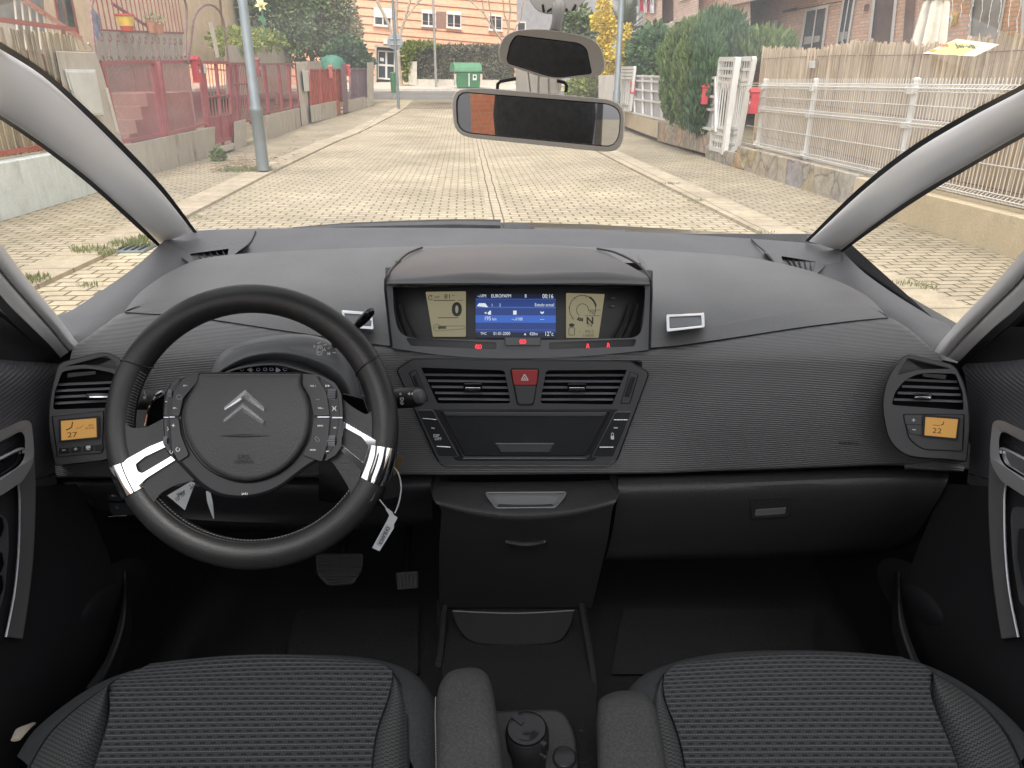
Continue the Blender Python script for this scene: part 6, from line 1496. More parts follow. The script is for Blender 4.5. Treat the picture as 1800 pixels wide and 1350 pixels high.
def stonemat():
    m, t, b = nt('rubble_stone'); L = t.links.new
    b.inputs['Roughness'].default_value = .8; b.inputs['Specular IOR Level'].default_value = .3
    v = street_map(t); mp = N(t, 'ShaderNodeMapping'); mp.inputs['Scale'].default_value = (1.9, 1.9, 1.5); L(v, mp.inputs['Vector'])
    nz = N(t, 'ShaderNodeTexNoise', i_Scale=2.5, i_Detail=3); L(mp.outputs[0], nz.inputs['Vector'])
    sc = N(t, 'ShaderNodeVectorMath', operation='SCALE'); sc.inputs['Scale'].default_value = .45; L(nz.outputs['Color'], sc.inputs[0])
    ad = N(t, 'ShaderNodeVectorMath', operation='ADD'); L(mp.outputs[0], ad.inputs[0]); L(sc.outputs[0], ad.inputs[1])
    vo = N(t, 'ShaderNodeTexVoronoi', i_Scale=1.15); L(ad.outputs[0], vo.inputs['Vector'])
    ve = N(t, 'ShaderNodeTexVoronoi', feature='DISTANCE_TO_EDGE', i_Scale=1.15); L(ad.outputs[0], ve.inputs['Vector'])
    r = N(t, 'ShaderNodeValToRGB'); sep = N(t, 'ShaderNodeSeparateColor'); L(vo.outputs['Color'], sep.inputs[0]); L(sep.outputs[0], r.inputs[0])
    e = r.color_ramp.elements; e[0].position = 0; e[0].color = (.40, .37, .32, 1); e[1].position = 1; e[1].color = (.43, .42, .38, 1)
    for p, c in ((.3, (.46, .39, .29)), (.5, (.36, .33, .33)), (.66, (.47, .33, .2)), (.8, (.44, .36, .22))):
        k = e.new(p); k.color = col3(c)
    n2 = N(t, 'ShaderNodeTexNoise', i_Scale=6, i_Detail=7, i_Roughness=.75); L(v, n2.inputs['Vector'])
    mr = N(t, 'ShaderNodeMapRange', i_1=.3, i_2=.7, i_3=.6, i_4=1.35); L(n2.outputs['Fac'], mr.inputs[0])
    ed = N(t, 'ShaderNodeMapRange', i_1=.0, i_2=.05, i_3=.62, i_4=1); L(ve.outputs['Distance'], ed.inputs[0])
    k = math_(t, 'MULTIPLY', mr.outputs[0], ed.outputs[0]); cc = N(t, 'ShaderNodeCombineColor'); [L(k, cc.inputs[i]) for i in range(3)]
    mx = N(t, 'ShaderNodeMix', data_type='RGBA', blend_type='MULTIPLY'); mx.inputs[0].default_value = 1; L(r.outputs[0], mx.inputs[6]); L(cc.outputs[0], mx.inputs[7]); L(mx.outputs[2], b.inputs['Base Color'])
    bp = N(t, 'ShaderNodeBump', i_Strength=.7, i_Distance=.03); L(math_(t, 'ADD', math_(t, 'MULTIPLY', n2.outputs['Fac'], .6), ed.outputs[0]), bp.inputs['Height']); L(bp.outputs[0], b.inputs['Normal'])
    return m
X['stone'] = stonemat()

# ================================================================== THE STREET ITSELF
def lerp_line(pts, s):
    if s <= pts[0][0]: return pts[0][1]
    for (a, la), (b, lb) in zip(pts, pts[1:]):
        if s <= b: return la + (lb - la) * (s - a) / (b - a)
    return pts[-1][1]
def gsl(px, py):
    return sl(GP(px, py))
k1 = gsl(700, 199); k2 = gsl(716, 188)
KL = [(-40, -3.2), (4, -3.2), (8, -3.1), (13, -3.2), (20, -3.2), k1, k2]
KLi = [(s, l - (.42 if i > 1 else .42)) for i, (s, l) in enumerate(KL)]
KR = [(-40, 2.88), (7.3, 2.9), (13.4, 2.84), (30, 2.8)]
KRi = [(s, l + .42) for s, l in KR]
e1 = gsl(655, 187)
WLl = [(-40, -5.1), (8, -5.07), (13, -4.9), (24, -5.03), e1]
WRl = [(-40, 4.62), (8, 4.62), (13, 4.66), (22, 4.75), (34, 4.75)]
S_END = e1[0]
def ribbon(la, lb, s0, s1, z, n=60, drop=None):
    mb = MB(); rows = []
    for i in range(n + 1):
        s = s0 + (s1 - s0) * i / n
        a = la(s) if callable(la) else la; b = lb(s) if callable(lb) else lb
        r = [SV(s, a, z), SV(s, b, z)]
        if drop == 'a': r = [SV(s, a, z - .12)] + r
        if drop == 'b': r = r + [SV(s, b, z - .12)]
        rows.append(r)
    mb.grid(rows, uv=False); return mb
F_ = lambda pts: (lambda s: lerp_line(pts, s))
mb = MB(); rows = []
for s in [-60, -20, 0, 10, 20, 24, 28, 34, 40, 48, 60, 80, 120, 300]:
    rows.append([SV(s, l, -.05) for l in (-300, -60, -20, -6, 0, 6, 20, 60, 300)])
mb.grid(rows, uv=False); struct(mb.build('ground', X['soil']))
struct(ribbon(F_([(s, l - .05) for s, l in KL]), F_([(s, l + .05) for s, l in KR]), -40, S_END + 6, 0, 70).build('road', X['road']))
struct(ribbon(.235, .455, -40, S_END, .004, 60).build('road_strip', X['strip']))
struct(ribbon(F_(KLi), F_(KL), -40, S_END - 1, .034, 70, 'b').build('kerb', X['kerb']))
struct(ribbon(F_(KR), F_(KRi), -40, S_END - 2, .034, 70, 'a').build('kerb', X['kerb']))
struct(ribbon(F_([(s, l - .6) for s, l in WLl]), F_(KLi), -40, S_END + .4, .03, 70).build('pavement', X['pave']))
struct(ribbon(F_(KRi), F_([(s, l + .6) for s, l in WRl]), -40, S_END, .03, 70).build('pavement', X['pave']))
# cross street and the pavement beyond
SX0 = gsl(720, 174)[0]; SX1 = gsl(720, 160.5)[0]; SX2 = SX1 + 12
mb = MB(); mb.grid([[SV(s, l, .006) for l in (-120, -30, -3, 5, 30, 120)] for s in (SX0 - .5, (SX0 + SX1) / 2, SX1 + .3)], uv=False); struct(mb.build('cross_street', X['asphalt']))
mb = MB(); mb.grid([[SV(s, l, .13) for l in (-120, -30, -3, 5, 30, 120)] for s in (SX1 + .25, SX2)], uv=False); struct(mb.build('pavement', X['conc2']))
mb = MB(); mb.grid([[SV(SX1, l, z) for l in (-120, 120)] for z in (-.02, .135)] + [[SV(SX1 + .3, l, .135) for l in (-120, 120)]], uv=False); struct(mb.build('kerb', X['conc2']))
mb = MB(); mb.grid([[SV(s, l, .0) for l in (-6.5, -3, 2.5, 6)] for s in (S_END - 1.5, SX0)], uv=False); struct(mb.build('road', X['road']))

# ================================================================== HELPERS FOR STREET THINGS
def put(mb, name, mat, parent=None, **k): return mb.build(name, mat, parent, **k)
def lab(o, label, cat, group=None, kind=None): return tag(o, label, cat, group, kind)
def leaves(blobs, n, size, mb=None, droop=0, up=False, shell=.55, aspect=1.6, seed=None):
    mb = mb or MB(); rnd = random.Random(seed or len(blobs) * 7 + n)
    wts = [b[1][0] * b[1][1] * b[1][2] for b in blobs]
    for _ in range(n):
        c, r = rnd.choices(blobs, wts)[0]
        while True:
            v = V((rnd.uniform(-1, 1), rnd.uniform(-1, 1), rnd.uniform(-1, 1)))
            if .05 < v.length <= 1: break
        v = v.normalized() * (v.length ** shell)
        p = V(c) + V((v.x * r[0], v.y * r[1], v.z * r[2]))
        s = size * rnd.uniform(.55, 1.5)
        if up: a = (V((v.x * .3, v.y * .3, 1)) + V((rnd.gauss(0, .18), rnd.gauss(0, .18), 0))).normalized()
        else: a = (v + V((rnd.gauss(0, .7), rnd.gauss(0, .7), rnd.gauss(0, .5) - droop))).normalized()
        b = a.cross(V((rnd.gauss(0, 1), rnd.gauss(0, 1), rnd.gauss(0, 1)))).normalized()
        w_ = s / aspect * .5
        mb.poly([p - b * w_ * .4, p + a * s * .5 - b * w_, p + a * s, p + a * s * .5 + b * w_])
    return mb
def branch(mb, p, d, ln, r, depth, rnd, spread=.5, tips=None):
    q = p + d * ln * .5 + V((rnd.gauss(0, .05), rnd.gauss(0, .05), 0)) * ln; e = q + (d + V((rnd.gauss(0, .1), rnd.gauss(0, .1), .08))).normalized() * ln * .5
    mb.tube([p, q, e], [r, r * .85, r * .68], 6 if r > .02 else 4, cap=False)
    if tips is not None and depth <= 1: tips.append(e)
    if depth == 0: return
    for k in range(rnd.choice((2, 2, 3))):
        a = rnd.uniform(0, 2 * math.pi); side = d.cross(V((math.cos(a), math.sin(a), .3))).normalized()
        branch(mb, e if k < 2 else q, (d + side * spread * rnd.uniform(.6, 1.2) + V((0, 0, .15))).normalized(), ln * rnd.uniform(.62, .8), r * .62, depth - 1, rnd, spread, tips)
def frameq(plane, q):                       # world corners of a pixel quad TL TR BR BL
    return [plane.at(*p) for p in q]
def bil(c, u, v): return (c[0] * (1 - u) + c[1] * u) * (1 - v) + (c[3] * (1 - u) + c[2] * u) * v
def slab(mb, plane, q, h0, h1): return mb.pl(plane, q, h0, h1)
def rep(root, loc_delta, label=None):
    r = root.copy(); C.objects.link(r); r.location = root.location + V(loc_delta)
    if label: r['label'] = label
    for ch in root.children:
        c = ch.copy(); C.objects.link(c); c.parent = r
        for g in ch.children:
            d = g.copy(); C.objects.link(d); d.parent = c
    return r

# ------------------------------------------------------------------ LEFT SIDE
VL = vplane(SV(8, -5.06), SV(24, -5.02)); VLb = vplane(SV(24, lerp_line(WLl, 24)), SV(*e1))
def wallL(q, name, mat, lbl, cat, th=.22, parent=None, plane=VL, cop=None):
    mb = MB(); mb.pl(plane, q, -th, 0); o = put(mb, name, mat, parent, bevel=.012, recalc=True)
    if lbl: lab(o, lbl, cat)
    return o
bl = lambda s, z=.03: SV(s, lerp_line(WLl, s), z)
def wall_between(plane, s0, s1, z0, z1, th):
    mb = MB(); l0 = lambda s: lerp_line(WLl, s)
    fr = [SV(s0, l0(s0), z0), SV(s1, l0(s1), z0), SV(s1, l0(s1), z1), SV(s0, l0(s0), z1)]
    off = V((-CH, SH, 0)) * th
    mb.plate(fr, [p + off for p in fr]); return mb
zwh = VL.at(20, 281).z
o = put(wall_between(VL, -4, 11.35, .0, zwh, .22), 'low_wall', X['mint'], None, bevel=.012, recalc=True); lab(o, 'low mint white painted wall with peeling paint, seen through the left quarter window', 'wall')
fb = empty('screen_fence', SV(8.5, -5.15, zwh), 'bamboo slat fence with a red bottom rail standing on the mint white wall', 'fence')
zt_ = 2.05
mb = MB(); a, b = SV(-3.5, -5.15), SV(11.2, -5.15); a.z = b.z = zwh + .07; mb.bar(a, b, .05); a2, b2 = a.copy(), b.copy(); a2.z = b2.z = zt_; mb.bar(a2, b2, .05); put(mb, 'fence_rail', X['rust'], fb)
mb = MB()
rnd = random.Random(3)
for k in range(230):
    s = -3.4 + k * .064; w_ = .028 + rnd.random() * .016
    p = SV(s, -5.2 + rnd.uniform(-.012, .012)); p.z = zwh + .02; q = p.copy(); q.z = zt_ - .06 - rnd.random() * .02; q += V((rnd.gauss(0, .012), rnd.gauss(0, .012), 0)); mb.bar(p, q, w_, .02)
put(mb, 'screen', X['bamboo'], fb); rebase(fb, SV(8.5, -5.15, zwh))
# the box of the meter: wide concrete pier
pier = empty('concrete_pier', bl(12.3), 'wide rough concrete pier holding a white meter cabinet, left of the faded red mesh fence', 'pier')
mb = MB(); mb.pl(VL, [(98, 90), (168, 92), (178, 120), (219, 262), (222, 330), (140, 330), (120, 200)], -.45, .03); put(mb, 'pier_body', X['render'], pier, bevel=.012, recalc=True)
mb = MB(); mb.pl(VL, [(113, 122), (168, 123), (183, 202), (138, 206)], .0, .07); cabq = put(mb, 'cabinet', X['boxw'], pier, bevel=.01, recalc=True)
mb = MB(); mb.pl(VL, [(119, 126), (166, 126.5), (180, 199), (141, 203)], .07, .085); put(mb, 'cabinet_door', X['boxw'], pier, bevel=.005, recalc=True)
mb = MB(); mb.pl(VL, [(122, 158), (125, 158), (128, 168), (125, 168)], .085, .1); put(mb, 'cabinet_lock', X['lamp'], pier)
mb = MB(); mb.tube([VL.at(186, 155, .04), VL.at(198, 200, .04), VL.at(206, 232, .04)], .03, 8); put(mb, 'drain_pipe', X['conc2'], pier)
rebase(pier, bl(12.3))
pfr = empty('steel_gate', SV(9.8, -5.4), 'faded pink steel gate frame left of the meter cabinet pier', 'gate')
mb = MB()
for a, b in (((20, 94), (68, 94)), ((68, 94), (80, 150)), ((76, 95), (88, 150)), ((20, 94), (40, 150))): mb.bar(VL.at(*a, -.3), VL.at(*b, -.3), .07)
put(mb, 'gate_frame', X['pink'], pfr); mb = MB(); mb.pl(VL, [(24, 98), (66, 98), (78, 160), (44, 160)], -.34, -.32); put(mb, 'gate_sheet', pm('gate_mesh', (.42, .38, .38), .6, var=(4, .1)), pfr); rebase(pfr, SV(9.8, -5.4))
# low concrete walls
def low(q, lbl, mat='conc', plane=VL, th=.25):
    mb = MB(); mb.pl(plane, q, -th, 0); return lab(put(mb, 'low_wall', X[mat], None, bevel=.012, recalc=True), lbl, 'wall')
low([(205, 258), (378, 222), (378, 292), (205, 345)], 'low mossy concrete wall stained brown under the faded pink mesh fence')
low([(411, 214), (432, 209), (434, 262), (412, 275)], 'short concrete block between the pink gate and the dark red gate', th=.3)
low([(459, 205), (531, 188), (531, 236), (459, 257)], 'streaked concrete wall behind the grey lamp post under the dark red fence')
plr = empty('concrete_pillar', GP(536, 228), 'pale concrete pillar with a white letter cabinet between two red fences', 'pillar')
mb = MB(); mb.pl(VL, [(520, 109), (541, 109), (545, 180), (553, 224), (532, 232), (527, 180)], -.3, .03); put(mb, 'pillar_body', X['conc2'], plr, bevel=.012, recalc=True)
mb = MB(); mb.pl(VL, [(531, 124), (542, 124), (544, 160), (535, 161)], .03, .12); put(mb, 'cabinet', X['boxw'], plr, bevel=.008, recalc=True); rebase(plr, GP(536, 228))
low([(545, 186), (592, 177), (592, 205), (548, 216)], 'far concrete wall under the bright red slatted gate', 'conc', VLb)
low([(612, 176), (642, 170), (646, 190), (614, 197)], 'last low concrete wall under the plum grey fence at the street corner', 'conc', VLb)
o = MB(); o.pl(VLb, [(645, 110), (657, 110), (657, 184), (646, 190)], -.35, .04); lab(put(o, 'concrete_pillar', X['conc2'], None, bevel=.012, recalc=True), 'pale concrete corner pillar at the end of the plum grey fence', 'pillar')
def rail_fence(name, label, cat, plane, q, mat, posts=(), nb=40, bw=.014, rail=.05, h=-.08, sheet=None, grp=None, extra_rails=(), post_w=.07):
    c = [plane.at(x, y, h) for x, y in q]; base_ = (c[3] + c[2]) / 2
    r = empty(name, base_, label, cat, grp)
    mb = MB(); mb.bar(c[0], c[1], rail); mb.bar(c[3], c[2], rail)
    for v in extra_rails: mb.bar(bil(c, 0, v), bil(c, 1, v), rail * .6)
    put(mb, 'rail', mat, r)
    for u in posts:
        mb = MB(); mb.bar(bil(c, u, -.01), bil(c, u, 1.06), post_w); put(mb, 'post', mat, r)
    mb = MB()
    for k in range(nb):
        u = (k + .5) / nb; mb.bar(bil(c, u, 0.01), bil(c, u, .99), bw, bw)
    put(mb, 'bars', mat, r)
    if sheet:
        n = plane.n * .03
        mb = MB(); mb.plate([p - n for p in c], [p - n * 1.3 for p in c]); put(mb, 'sheet', sheet, r)
    rebase(r, base_); return r, c
f1, c1 = rail_fence('mesh_fence', 'faded pink mesh fence with scrolled tops above the mossy wall', 'fence', VL, [(178, 111), (272, 109), (289, 236), (208, 250)], X['pink'], (0, .97), 46, .006, .055)
f2, c2 = rail_fence('mesh_fence', 'faded pink mesh fence panel in front of the concrete stair wall, next to the gate', 'fence', VL, [(279, 109), (352, 108), (364, 217), (294, 236)], X['pink'], (0.0, .98), 34, .006, .05, sheet=None)
scr = empty('scroll_crest', (c1[0] + c1[1]) / 2, 'row of S shaped iron scrolls along the top of the pink fence', 'ornament')
mb = MB()
ta, tb = VL.at(178, 110, -.08), VL.at(326, 108, -.08)
for k in range(13):
    b0 = ta.lerp(tb, (k + .4) / 13); d = (tb - ta).normalized(); pts = []
    for i in range(7): pts.append(b0 + d * (.09 * math.cos(R(200 - i * 60)) * (.4 + .09 * i) * .9 - .05) + V((0, 0, .05 + .07 * math.sin(R(200 - i * 60)) * (.4 + .09 * i))))
    pts += [b0 + V((0, 0, .16)), b0 + V((0, 0, .3))]
    for i in range(7): pts.append(b0 + d * (.05 + .05 * math.cos(R(180 - i * 55))) + V((0, 0, .33 + .05 * math.sin(R(180 - i * 55)))))
    mb.tube(pts, .011, 5)
put(mb, 'scroll', X['iron'], scr); rebase(scr, (c1[0] + c1[1]) / 2)
g1, cg = rail_fence('garden_gate', 'faded pink garden gate with a solid bottom panel, beside the red letterbox', 'gate', VL, [(356, 110), (400, 110), (409, 243), (373, 251)], X['pink'], (0, .5, 1), 8, .014, .055, extra_rails=(.68, .42), post_w=.055)
mb = MB(); mb.plate([bil(cg, u, v) for u, v in ((.02, .70), (.98, .70), (.98, .99), (.02, .99))], [bil(cg, u, v) - VL.n * .03 for u, v in ((.02, .70), (.98, .70), (.98, .99), (.02, .99))]); pnl = put(mb, 'gate_panel', X['pink'], g1); pnl.matrix_parent_inverse = Matrix.Translation(-g1.location)
f3, c3 = rail_fence('garden_gate', 'dark red barred gate standing just left of the grey lamp post', 'gate', VL, [(404, 112), (434, 112), (443, 212), (411, 215)], X['dkred'], (0, .3, .95), 10, .016, .05, extra_rails=(.35,))
f4, c4 = rail_fence('mesh_fence', 'dark red fence panels above the streaked wall, right of the lamp post', 'fence', VL, [(440, 113), (520, 112), (527, 188), (450, 202)], X['dkred'], (0, .25, .55, .78, 1), 40, .008, .045)
f5, c5 = rail_fence('slat_gate', 'bright red slatted gate beyond the white letter cabinet', 'gate', VLb, [(543, 122), (598, 122), (601, 176), (547, 187)], X['rust'], (0, .3, .62, .8, 1), 22, .03, .05, sheet=X['rust'])
f6, c6 = rail_fence('slat_fence', 'plum grey fence panel before the corner pillar', 'fence', VLb, [(615, 121), (643, 121), (644, 168), (616, 174)], X['plum'], (0, .45, 1), 12, .03, .05, sheet=X['plum'])
o = MB(); o.pl(VLb, [(599, 111), (608, 111), (613, 197), (603, 200)], -.12, .05); lab(put(o, 'gate_post', X['plum'], None, bevel=.01, recalc=True), 'plum painted gate post between the bright red gate and the plum fence', 'post')
o = MB(); o.pl(VLb, [(591, 178), (598, 177), (599, 203), (593, 205)], -.06, .0); lab(put(o, 'gate_leaf', X['rust'], None, bevel=.005, recalc=True), 'narrow red sheet at the foot of the plum gate post', 'gate')
def letterbox(px, py, w, h, plane, label, grp, mat=None, hh=0.0, legs=False):
    c = plane.at(px, py, hh); sc = (plane.at(px, py + h / 2, hh) - plane.at(px, py - h / 2, hh)).length; W = sc * w / h * .8
    r = empty('letterbox', c - V((0, 0, sc / 2)), label, 'letterbox', grp)
    X_ = plane.r; n = plane.n; U = V((0, 0, 1)); m = mat or X['mail']
    def bx(a0, a1, z0, z1, d0, d1, name, mt):
        mb = MB(); f = [c + X_ * a + U * z + n * d1 for a, z in ((a0, z0), (a1, z0), (a1, z1), (a0, z1))]; k = [p - n * (d1 - d0) for p in f]; mb.plate(f, k); return put(mb, name, mt, r, bevel=.006, recalc=True)
    bx(-W / 2, W / 2, -sc / 2, sc * .36, -.05, .07, 'box_body', m)
    mb = MB(); f = [c + X_ * a + U * z for a, z in ((-W * .62, sc * .36), (W * .62, sc * .36), (0, sc * .52))]; mb.plate([p + n * .09 for p in f], [p - n * .06 for p in f]); put(mb, 'box_roof', m, r, recalc=True)
    bx(-W * .3, W * .3, sc * .14, sc * .2, .068, .076, 'letter_slot', M['rubber'])
    bx(-W * .12, W * .12, -sc * .12, 0, .068, .077, 'name_plate', X['white'])
    rebase(r, c - V((0, 0, sc / 2)))
    return r
G_ = 'letterboxes along the fences'
letterbox(344, 122, 20, 42, VL, 'large red letterbox with a pitched roof on the pink gate post', G_)
letterbox(451, 118, 12, 30, VL, 'dark red letterbox with a pale roof just right of the grey lamp post', G_, X['dkred'])
letterbox(581, 126, 8, 22, VLb, 'orange red letterbox on the bright red slatted gate', G_, X['rust'], .05)
letterbox(612, 124, 8, 19, VLb, 'small red letterbox on the plum gate post', G_, None, .06)
mb = MB(); mb.pl(VL, [(357, 112), (362, 112), (364, 128), (359, 129)], -.05, .05); lab(put(mb, 'meter_box', X['boxw'], None, bevel=.006, recalc=True), 'small white box beside the large red letterbox', 'meter box')
# stairs and terrace behind the pink fence
VS = vplane(SV(10, -6.3), SV(24, -6.3)); VS2 = vplane(SV(10, -7.4), SV(24, -7.4)); VH = vplane(SV(8, -9.5), SV(26, -9.5)); 
st = empty('garden_stairs', SV(13, -6.0), 'brown concrete steps climbing behind the pink mesh fence', 'stairs')
mb = MB()
for k in range(6):
    s0 = 12.4 + k * .32; z0 = .05 + k * .2
    a = [SV(s0, -5.45, z0 - .05), SV(16.2, -5.45, z0 - .05), SV(16.2, -5.45, z0 + .17), SV(s0, -5.45, z0 + .17)]
    mb.plate(a, [p + V((-1.4, .08, 0)) for p in a])
put(mb, 'step', concrete('step_concrete', (.36, .26, .21), None), st, bevel=.01, recalc=True); rebase(st, SV(13, -6.0))
mb = MB(); mb.pl(VS, [(276, 100), (330, 100), (348, 240), (296, 262)], -.2, 0); lab(put(mb, 'stair_wall', X['render'], None, recalc=True), 'grey rendered stair wall seen through the pink mesh panel', 'wall')
mb = MB(); mb.pl(VS2, [(168, 56), (322, 58), (322, 230), (178, 240)], -.3, 0); lab(put(mb, 'terrace_wall', X['conc'], None, recalc=True), 'stained grey terrace wall under the flower pots', 'wall')
hs = empty('house', SV(16, -9.5), 'peach rendered house with a dark red terrace railing, left of the street', 'house')
mb = MB(); mb.pl(VH, [(60, -260), (380, -180), (395, 110), (60, 130)], -6, 0); put(mb, 'wall', X['peach'], hs, recalc=True)
for q in ([(92, -30), (122, -30), (140, 60), (106, 60)], [(395, -60), (440, -50), (440, 50), (410, 55)],):
    mb = MB(); mb.pl(VH, q, -.1, .03); wf = put(mb, 'window', X['rust'], hs, bevel=.01, recalc=True)
    cx = sum(p[0] for p in q) / 4; cy = sum(p[1] for p in q) / 4
    mb = MB(); mb.pl(VH, [(cx + (x - cx) * .75, cy + (y - cy) * .86) for x, y in q], .03, .035); put(mb, 'pane', X['glass'], wf)
mb = MB(); mb.pl(VH, [(370, -200), (445, -170), (443, 70), (395, 70)], -.4, .1); put(mb, 'side_wall', X['peach'], hs, recalc=True)
rebase(hs, SV(16, -9.5))
rl = empty('terrace_railing', VS2.at(245, 56), 'dark red balcony railing on the stained terrace wall', 'railing')
mb = MB(); a, b = VS2.at(170, 53), VS2.at(322, 58); mb.bar(a, b, .04); up_ = V((0, 0, 1.05)); mb.bar(a + up_, b + up_, .05); put(mb, 'rail', X['dkred'], rl)
mb = MB()
for k in range(22): p = a.lerp(b, k / 21); mb.bar(p, p + up_, .022)
mb.bar(VS2.at(197, 6), VS2.at(258, 46), .05); put(mb, 'baluster', X['dkred'], rl); rebase(rl, VS2.at(245, 56))
def flowerpot(px, py, wpx, hpx, plane, mats, label, plant=None):
    b0 = plane.at(px, py, .12); r = wpx / 2 / F * (b0 - CAM).dot(V((0, CP, -SP))); h = (plane.at(px, py - hpx, .12) - b0).length
    e = empty('flower_pot', b0, label, 'flower pot')
    mb = MB(); mb.cur = 0; mb.lathe(b0, (0, 0, 1), [(r * .6, 0), (r * .72, h * .3)], 20); mb.cur = 1; mb.lathe(b0, (0, 0, 1), [(r * .72, h * .3), (r * .92, h * .86)], 20); mb.cur = 2; mb.lathe(b0, (0, 0, 1), [(r * .95, h * .86), (r, h * .9), (r, h), (r * .85, h), (r * .8, h * .9)], 20)
    put(mb, 'pot', mats, e)
    if plant: put(leaves([(b0 + V((0, 0, h * 1.25)), (r, r, h * .4))], 60, r * .6), 'plant', plant, e)
    rebase(e, b0); return e
ylw = pm('pot_yellow', (.75, .52, .08), .4, var=(9, .2)); red_ = pm('pot_red', (.55, .08, .04), .4, var=(9, .15)); ter = pm('terracotta', (.5, .22, .12), .8, var=(9, .2))
flowerpot(224, 55, 32, 26, VS2, [red_, ylw, red_], 'yellow and red painted flower pot on the terrace edge')
flowerpot(268, 58, 17, 19, VS2, [ter, ter, ter], 'brown terracotta pot with a dry plant, second from the left on the terrace', X['olive'])
flowerpot(281, 60, 19, 16, VS2, [ter, ter, ter], 'low orange terracotta pot with a plant, rightmost on the terrace', X['olive'])
# stair railing far left
VQ = vplane(SV(8, -6.4), SV(16, -6.6))
sr = empty('stair_railing', VQ.at(90, 88), 'salmon pink sloping handrail with pale balusters at the top left', 'railing')
mb = MB(); mb.bar(VQ.at(-20, -42), VQ.at(142, 67), .055); put(mb, 'handrail', X['salmon'], sr)
mb = MB()
for k in range(11):
    x = 25 + k * 13; t_ = (x + 20) / 162
    mb.bar(VQ.at(x, -42 + 109 * t_), VQ.at(x + 9, 88), .028)
put(mb, 'baluster', pm('pale_baluster', (.42, .36, .29), .6), sr); rebase(sr, VQ.at(90, 88))
mb = MB(); mb.pl(VQ, [(-60, 84), (168, 90), (172, 130), (-40, 130)], -1.2, .02); lab(put(mb, 'rendered_wall', X['render'], None, recalc=True), 'grey rendered base under the salmon handrail', 'wall')
mb = MB(); mb.pl(vplane(SV(8, -7.6), SV(16, -7.6)), [(-60, 20), (12, 34), (34, 52), (40, 130), (-60, 130)], -.3, 0); lab(put(mb, 'garden_wall', X['conc2'], None, recalc=True), 'pale board marked wall at the far left edge', 'wall')
mb = MB(); mb.pl(vplane(SV(8, -8.4), SV(16, -8.4)), [(-60, -60), (72, -60), (84, 100), (-40, 100)], -.3, 0); lab(put(mb, 'shed_wall', pm('grey_planks', (.30, .29, .25), .8, var=(3, .3)), None, recalc=True), 'grey weathered plank wall behind the salmon handrail', 'wall')
for i_, (a, b) in enumerate((((128, 10), (152, 66)), ((146, 0), (166, 82)))): pass
# rose arches of rusty iron
def arch(xl, xr, top, base, plane, label, h2):
    r = empty('rose_arch', plane.at((xl[0] + xr[0]) / 2, base), label, 'garden arch', 'rusty garden arches')
    for k, dh in ((0, 0), (1, h2)):
        pts = []
        for i in range(25):
            a = R(180 - 180 * i / 24); cx = (xl[1] + xr[1]) / 2; rx = (xr[1] - xl[1]) / 2
            pts.append((cx + rx * math.cos(a), top[1] - (top[1] - top[0]) * math.sin(a)))
        pts = [(xl[0], base)] + pts + [(xr[0], base)]
        mb = MB(); mb.tube([plane.at(x, y, dh) for x, y in pts], .022, 6); put(mb, 'hoop', X['iron'], r)
        if k == 0: inner = pts
    mb = MB()
    for i in range(0, 26): mb.bar(plane.at(*inner[i], 0), plane.at(*inner[i], h2), .015)
    for i in range(0, 25, 2): mb.tube([plane.at(*inner[i], 0), plane.at((inner[i][0] + inner[i + 1][0]) / 2, (inner[i][1] + inner[i + 1][1]) / 2, h2 * .5), plane.at(*inner[i + 1], h2)], .012, 5)
    put(mb, 'lattice', X['iron'], r); rebase(r, plane.at((xl[0] + xr[0]) / 2, base)); return r
arch((168, 160), (326, 328), (-50, 20), 100, VL, 'wide rusty iron garden arch over the pink fence, left of the two arches', -.5)
arch((331, 338), (402, 395), (8, 55), 112, VL, 'narrower rusty iron garden arch above the pink gate', -.5)
# ground by the lamp
def lamp_post(px, pyb, pxt, pyt, d, label, mat, base=True, cat='lamp post', grp=None, taper=.75, head=None):
    b = GP(px, pyb, .06); r = empty('lamp_post', b, label, cat, grp); top = P(pxt, pyt, b.y); top = V((b.x, b.y, top.z))
    mb = MB(); h = top.z - b.z; ext = max(h, 5.5)
    if base: mb.lathe(b, (0, 0, 1), [(d * .62, 0), (d * .62, .9), (d * .66, .91), (d * .66, .95), (d * .5, 1.0), (d * .5 * taper, ext)], 20)
    else: mb.lathe(b, (0, 0, 1), [(d * .5, 0), (d * .5 * taper, ext)], 16)
    put(mb, 'post', mat, r)
    if head:
        mb = MB(); e = b + V((0, 0, ext)); mb.tube([e, e + V((head * .5, 0, .25)), e + V((head, 0, .3))], d * .25, 8); mb.box(e + V((head * 1.2, 0, .3)), (.5, .18, .1)); put(mb, 'lamp_head', mat, r, bevel=.02)
    rebase(r, b); return r
lamp_post(463, 299, 424, 0, .155, 'grey painted lamp post on the left pavement in front of the dark red fence', X['lamp'], head=.9, grp='street lamp posts')
put_ = leaves([(GP(432, 301, .03), (.5, .22, .03))], 700, .06, up=True, shell=1, aspect=5); lab(put(put_, 'grass_tuft', X['grass'], None), 'green grass tuft at the foot of the grey lamp post', 'grass', None)
put_ = leaves([(GP(x, y, .03), (r, .13, .02)) for x, y, r in ((232, 431, .22), (250, 424, .12), (158, 442, .16), (190, 447, .06), (60, 495, .12))], 900, .045, up=True, shell=1, aspect=5); lab(put(put_, 'kerb_grass', X['grass'], None), 'grass growing in the kerb by the drain grate', 'grass', None, 'stuff')
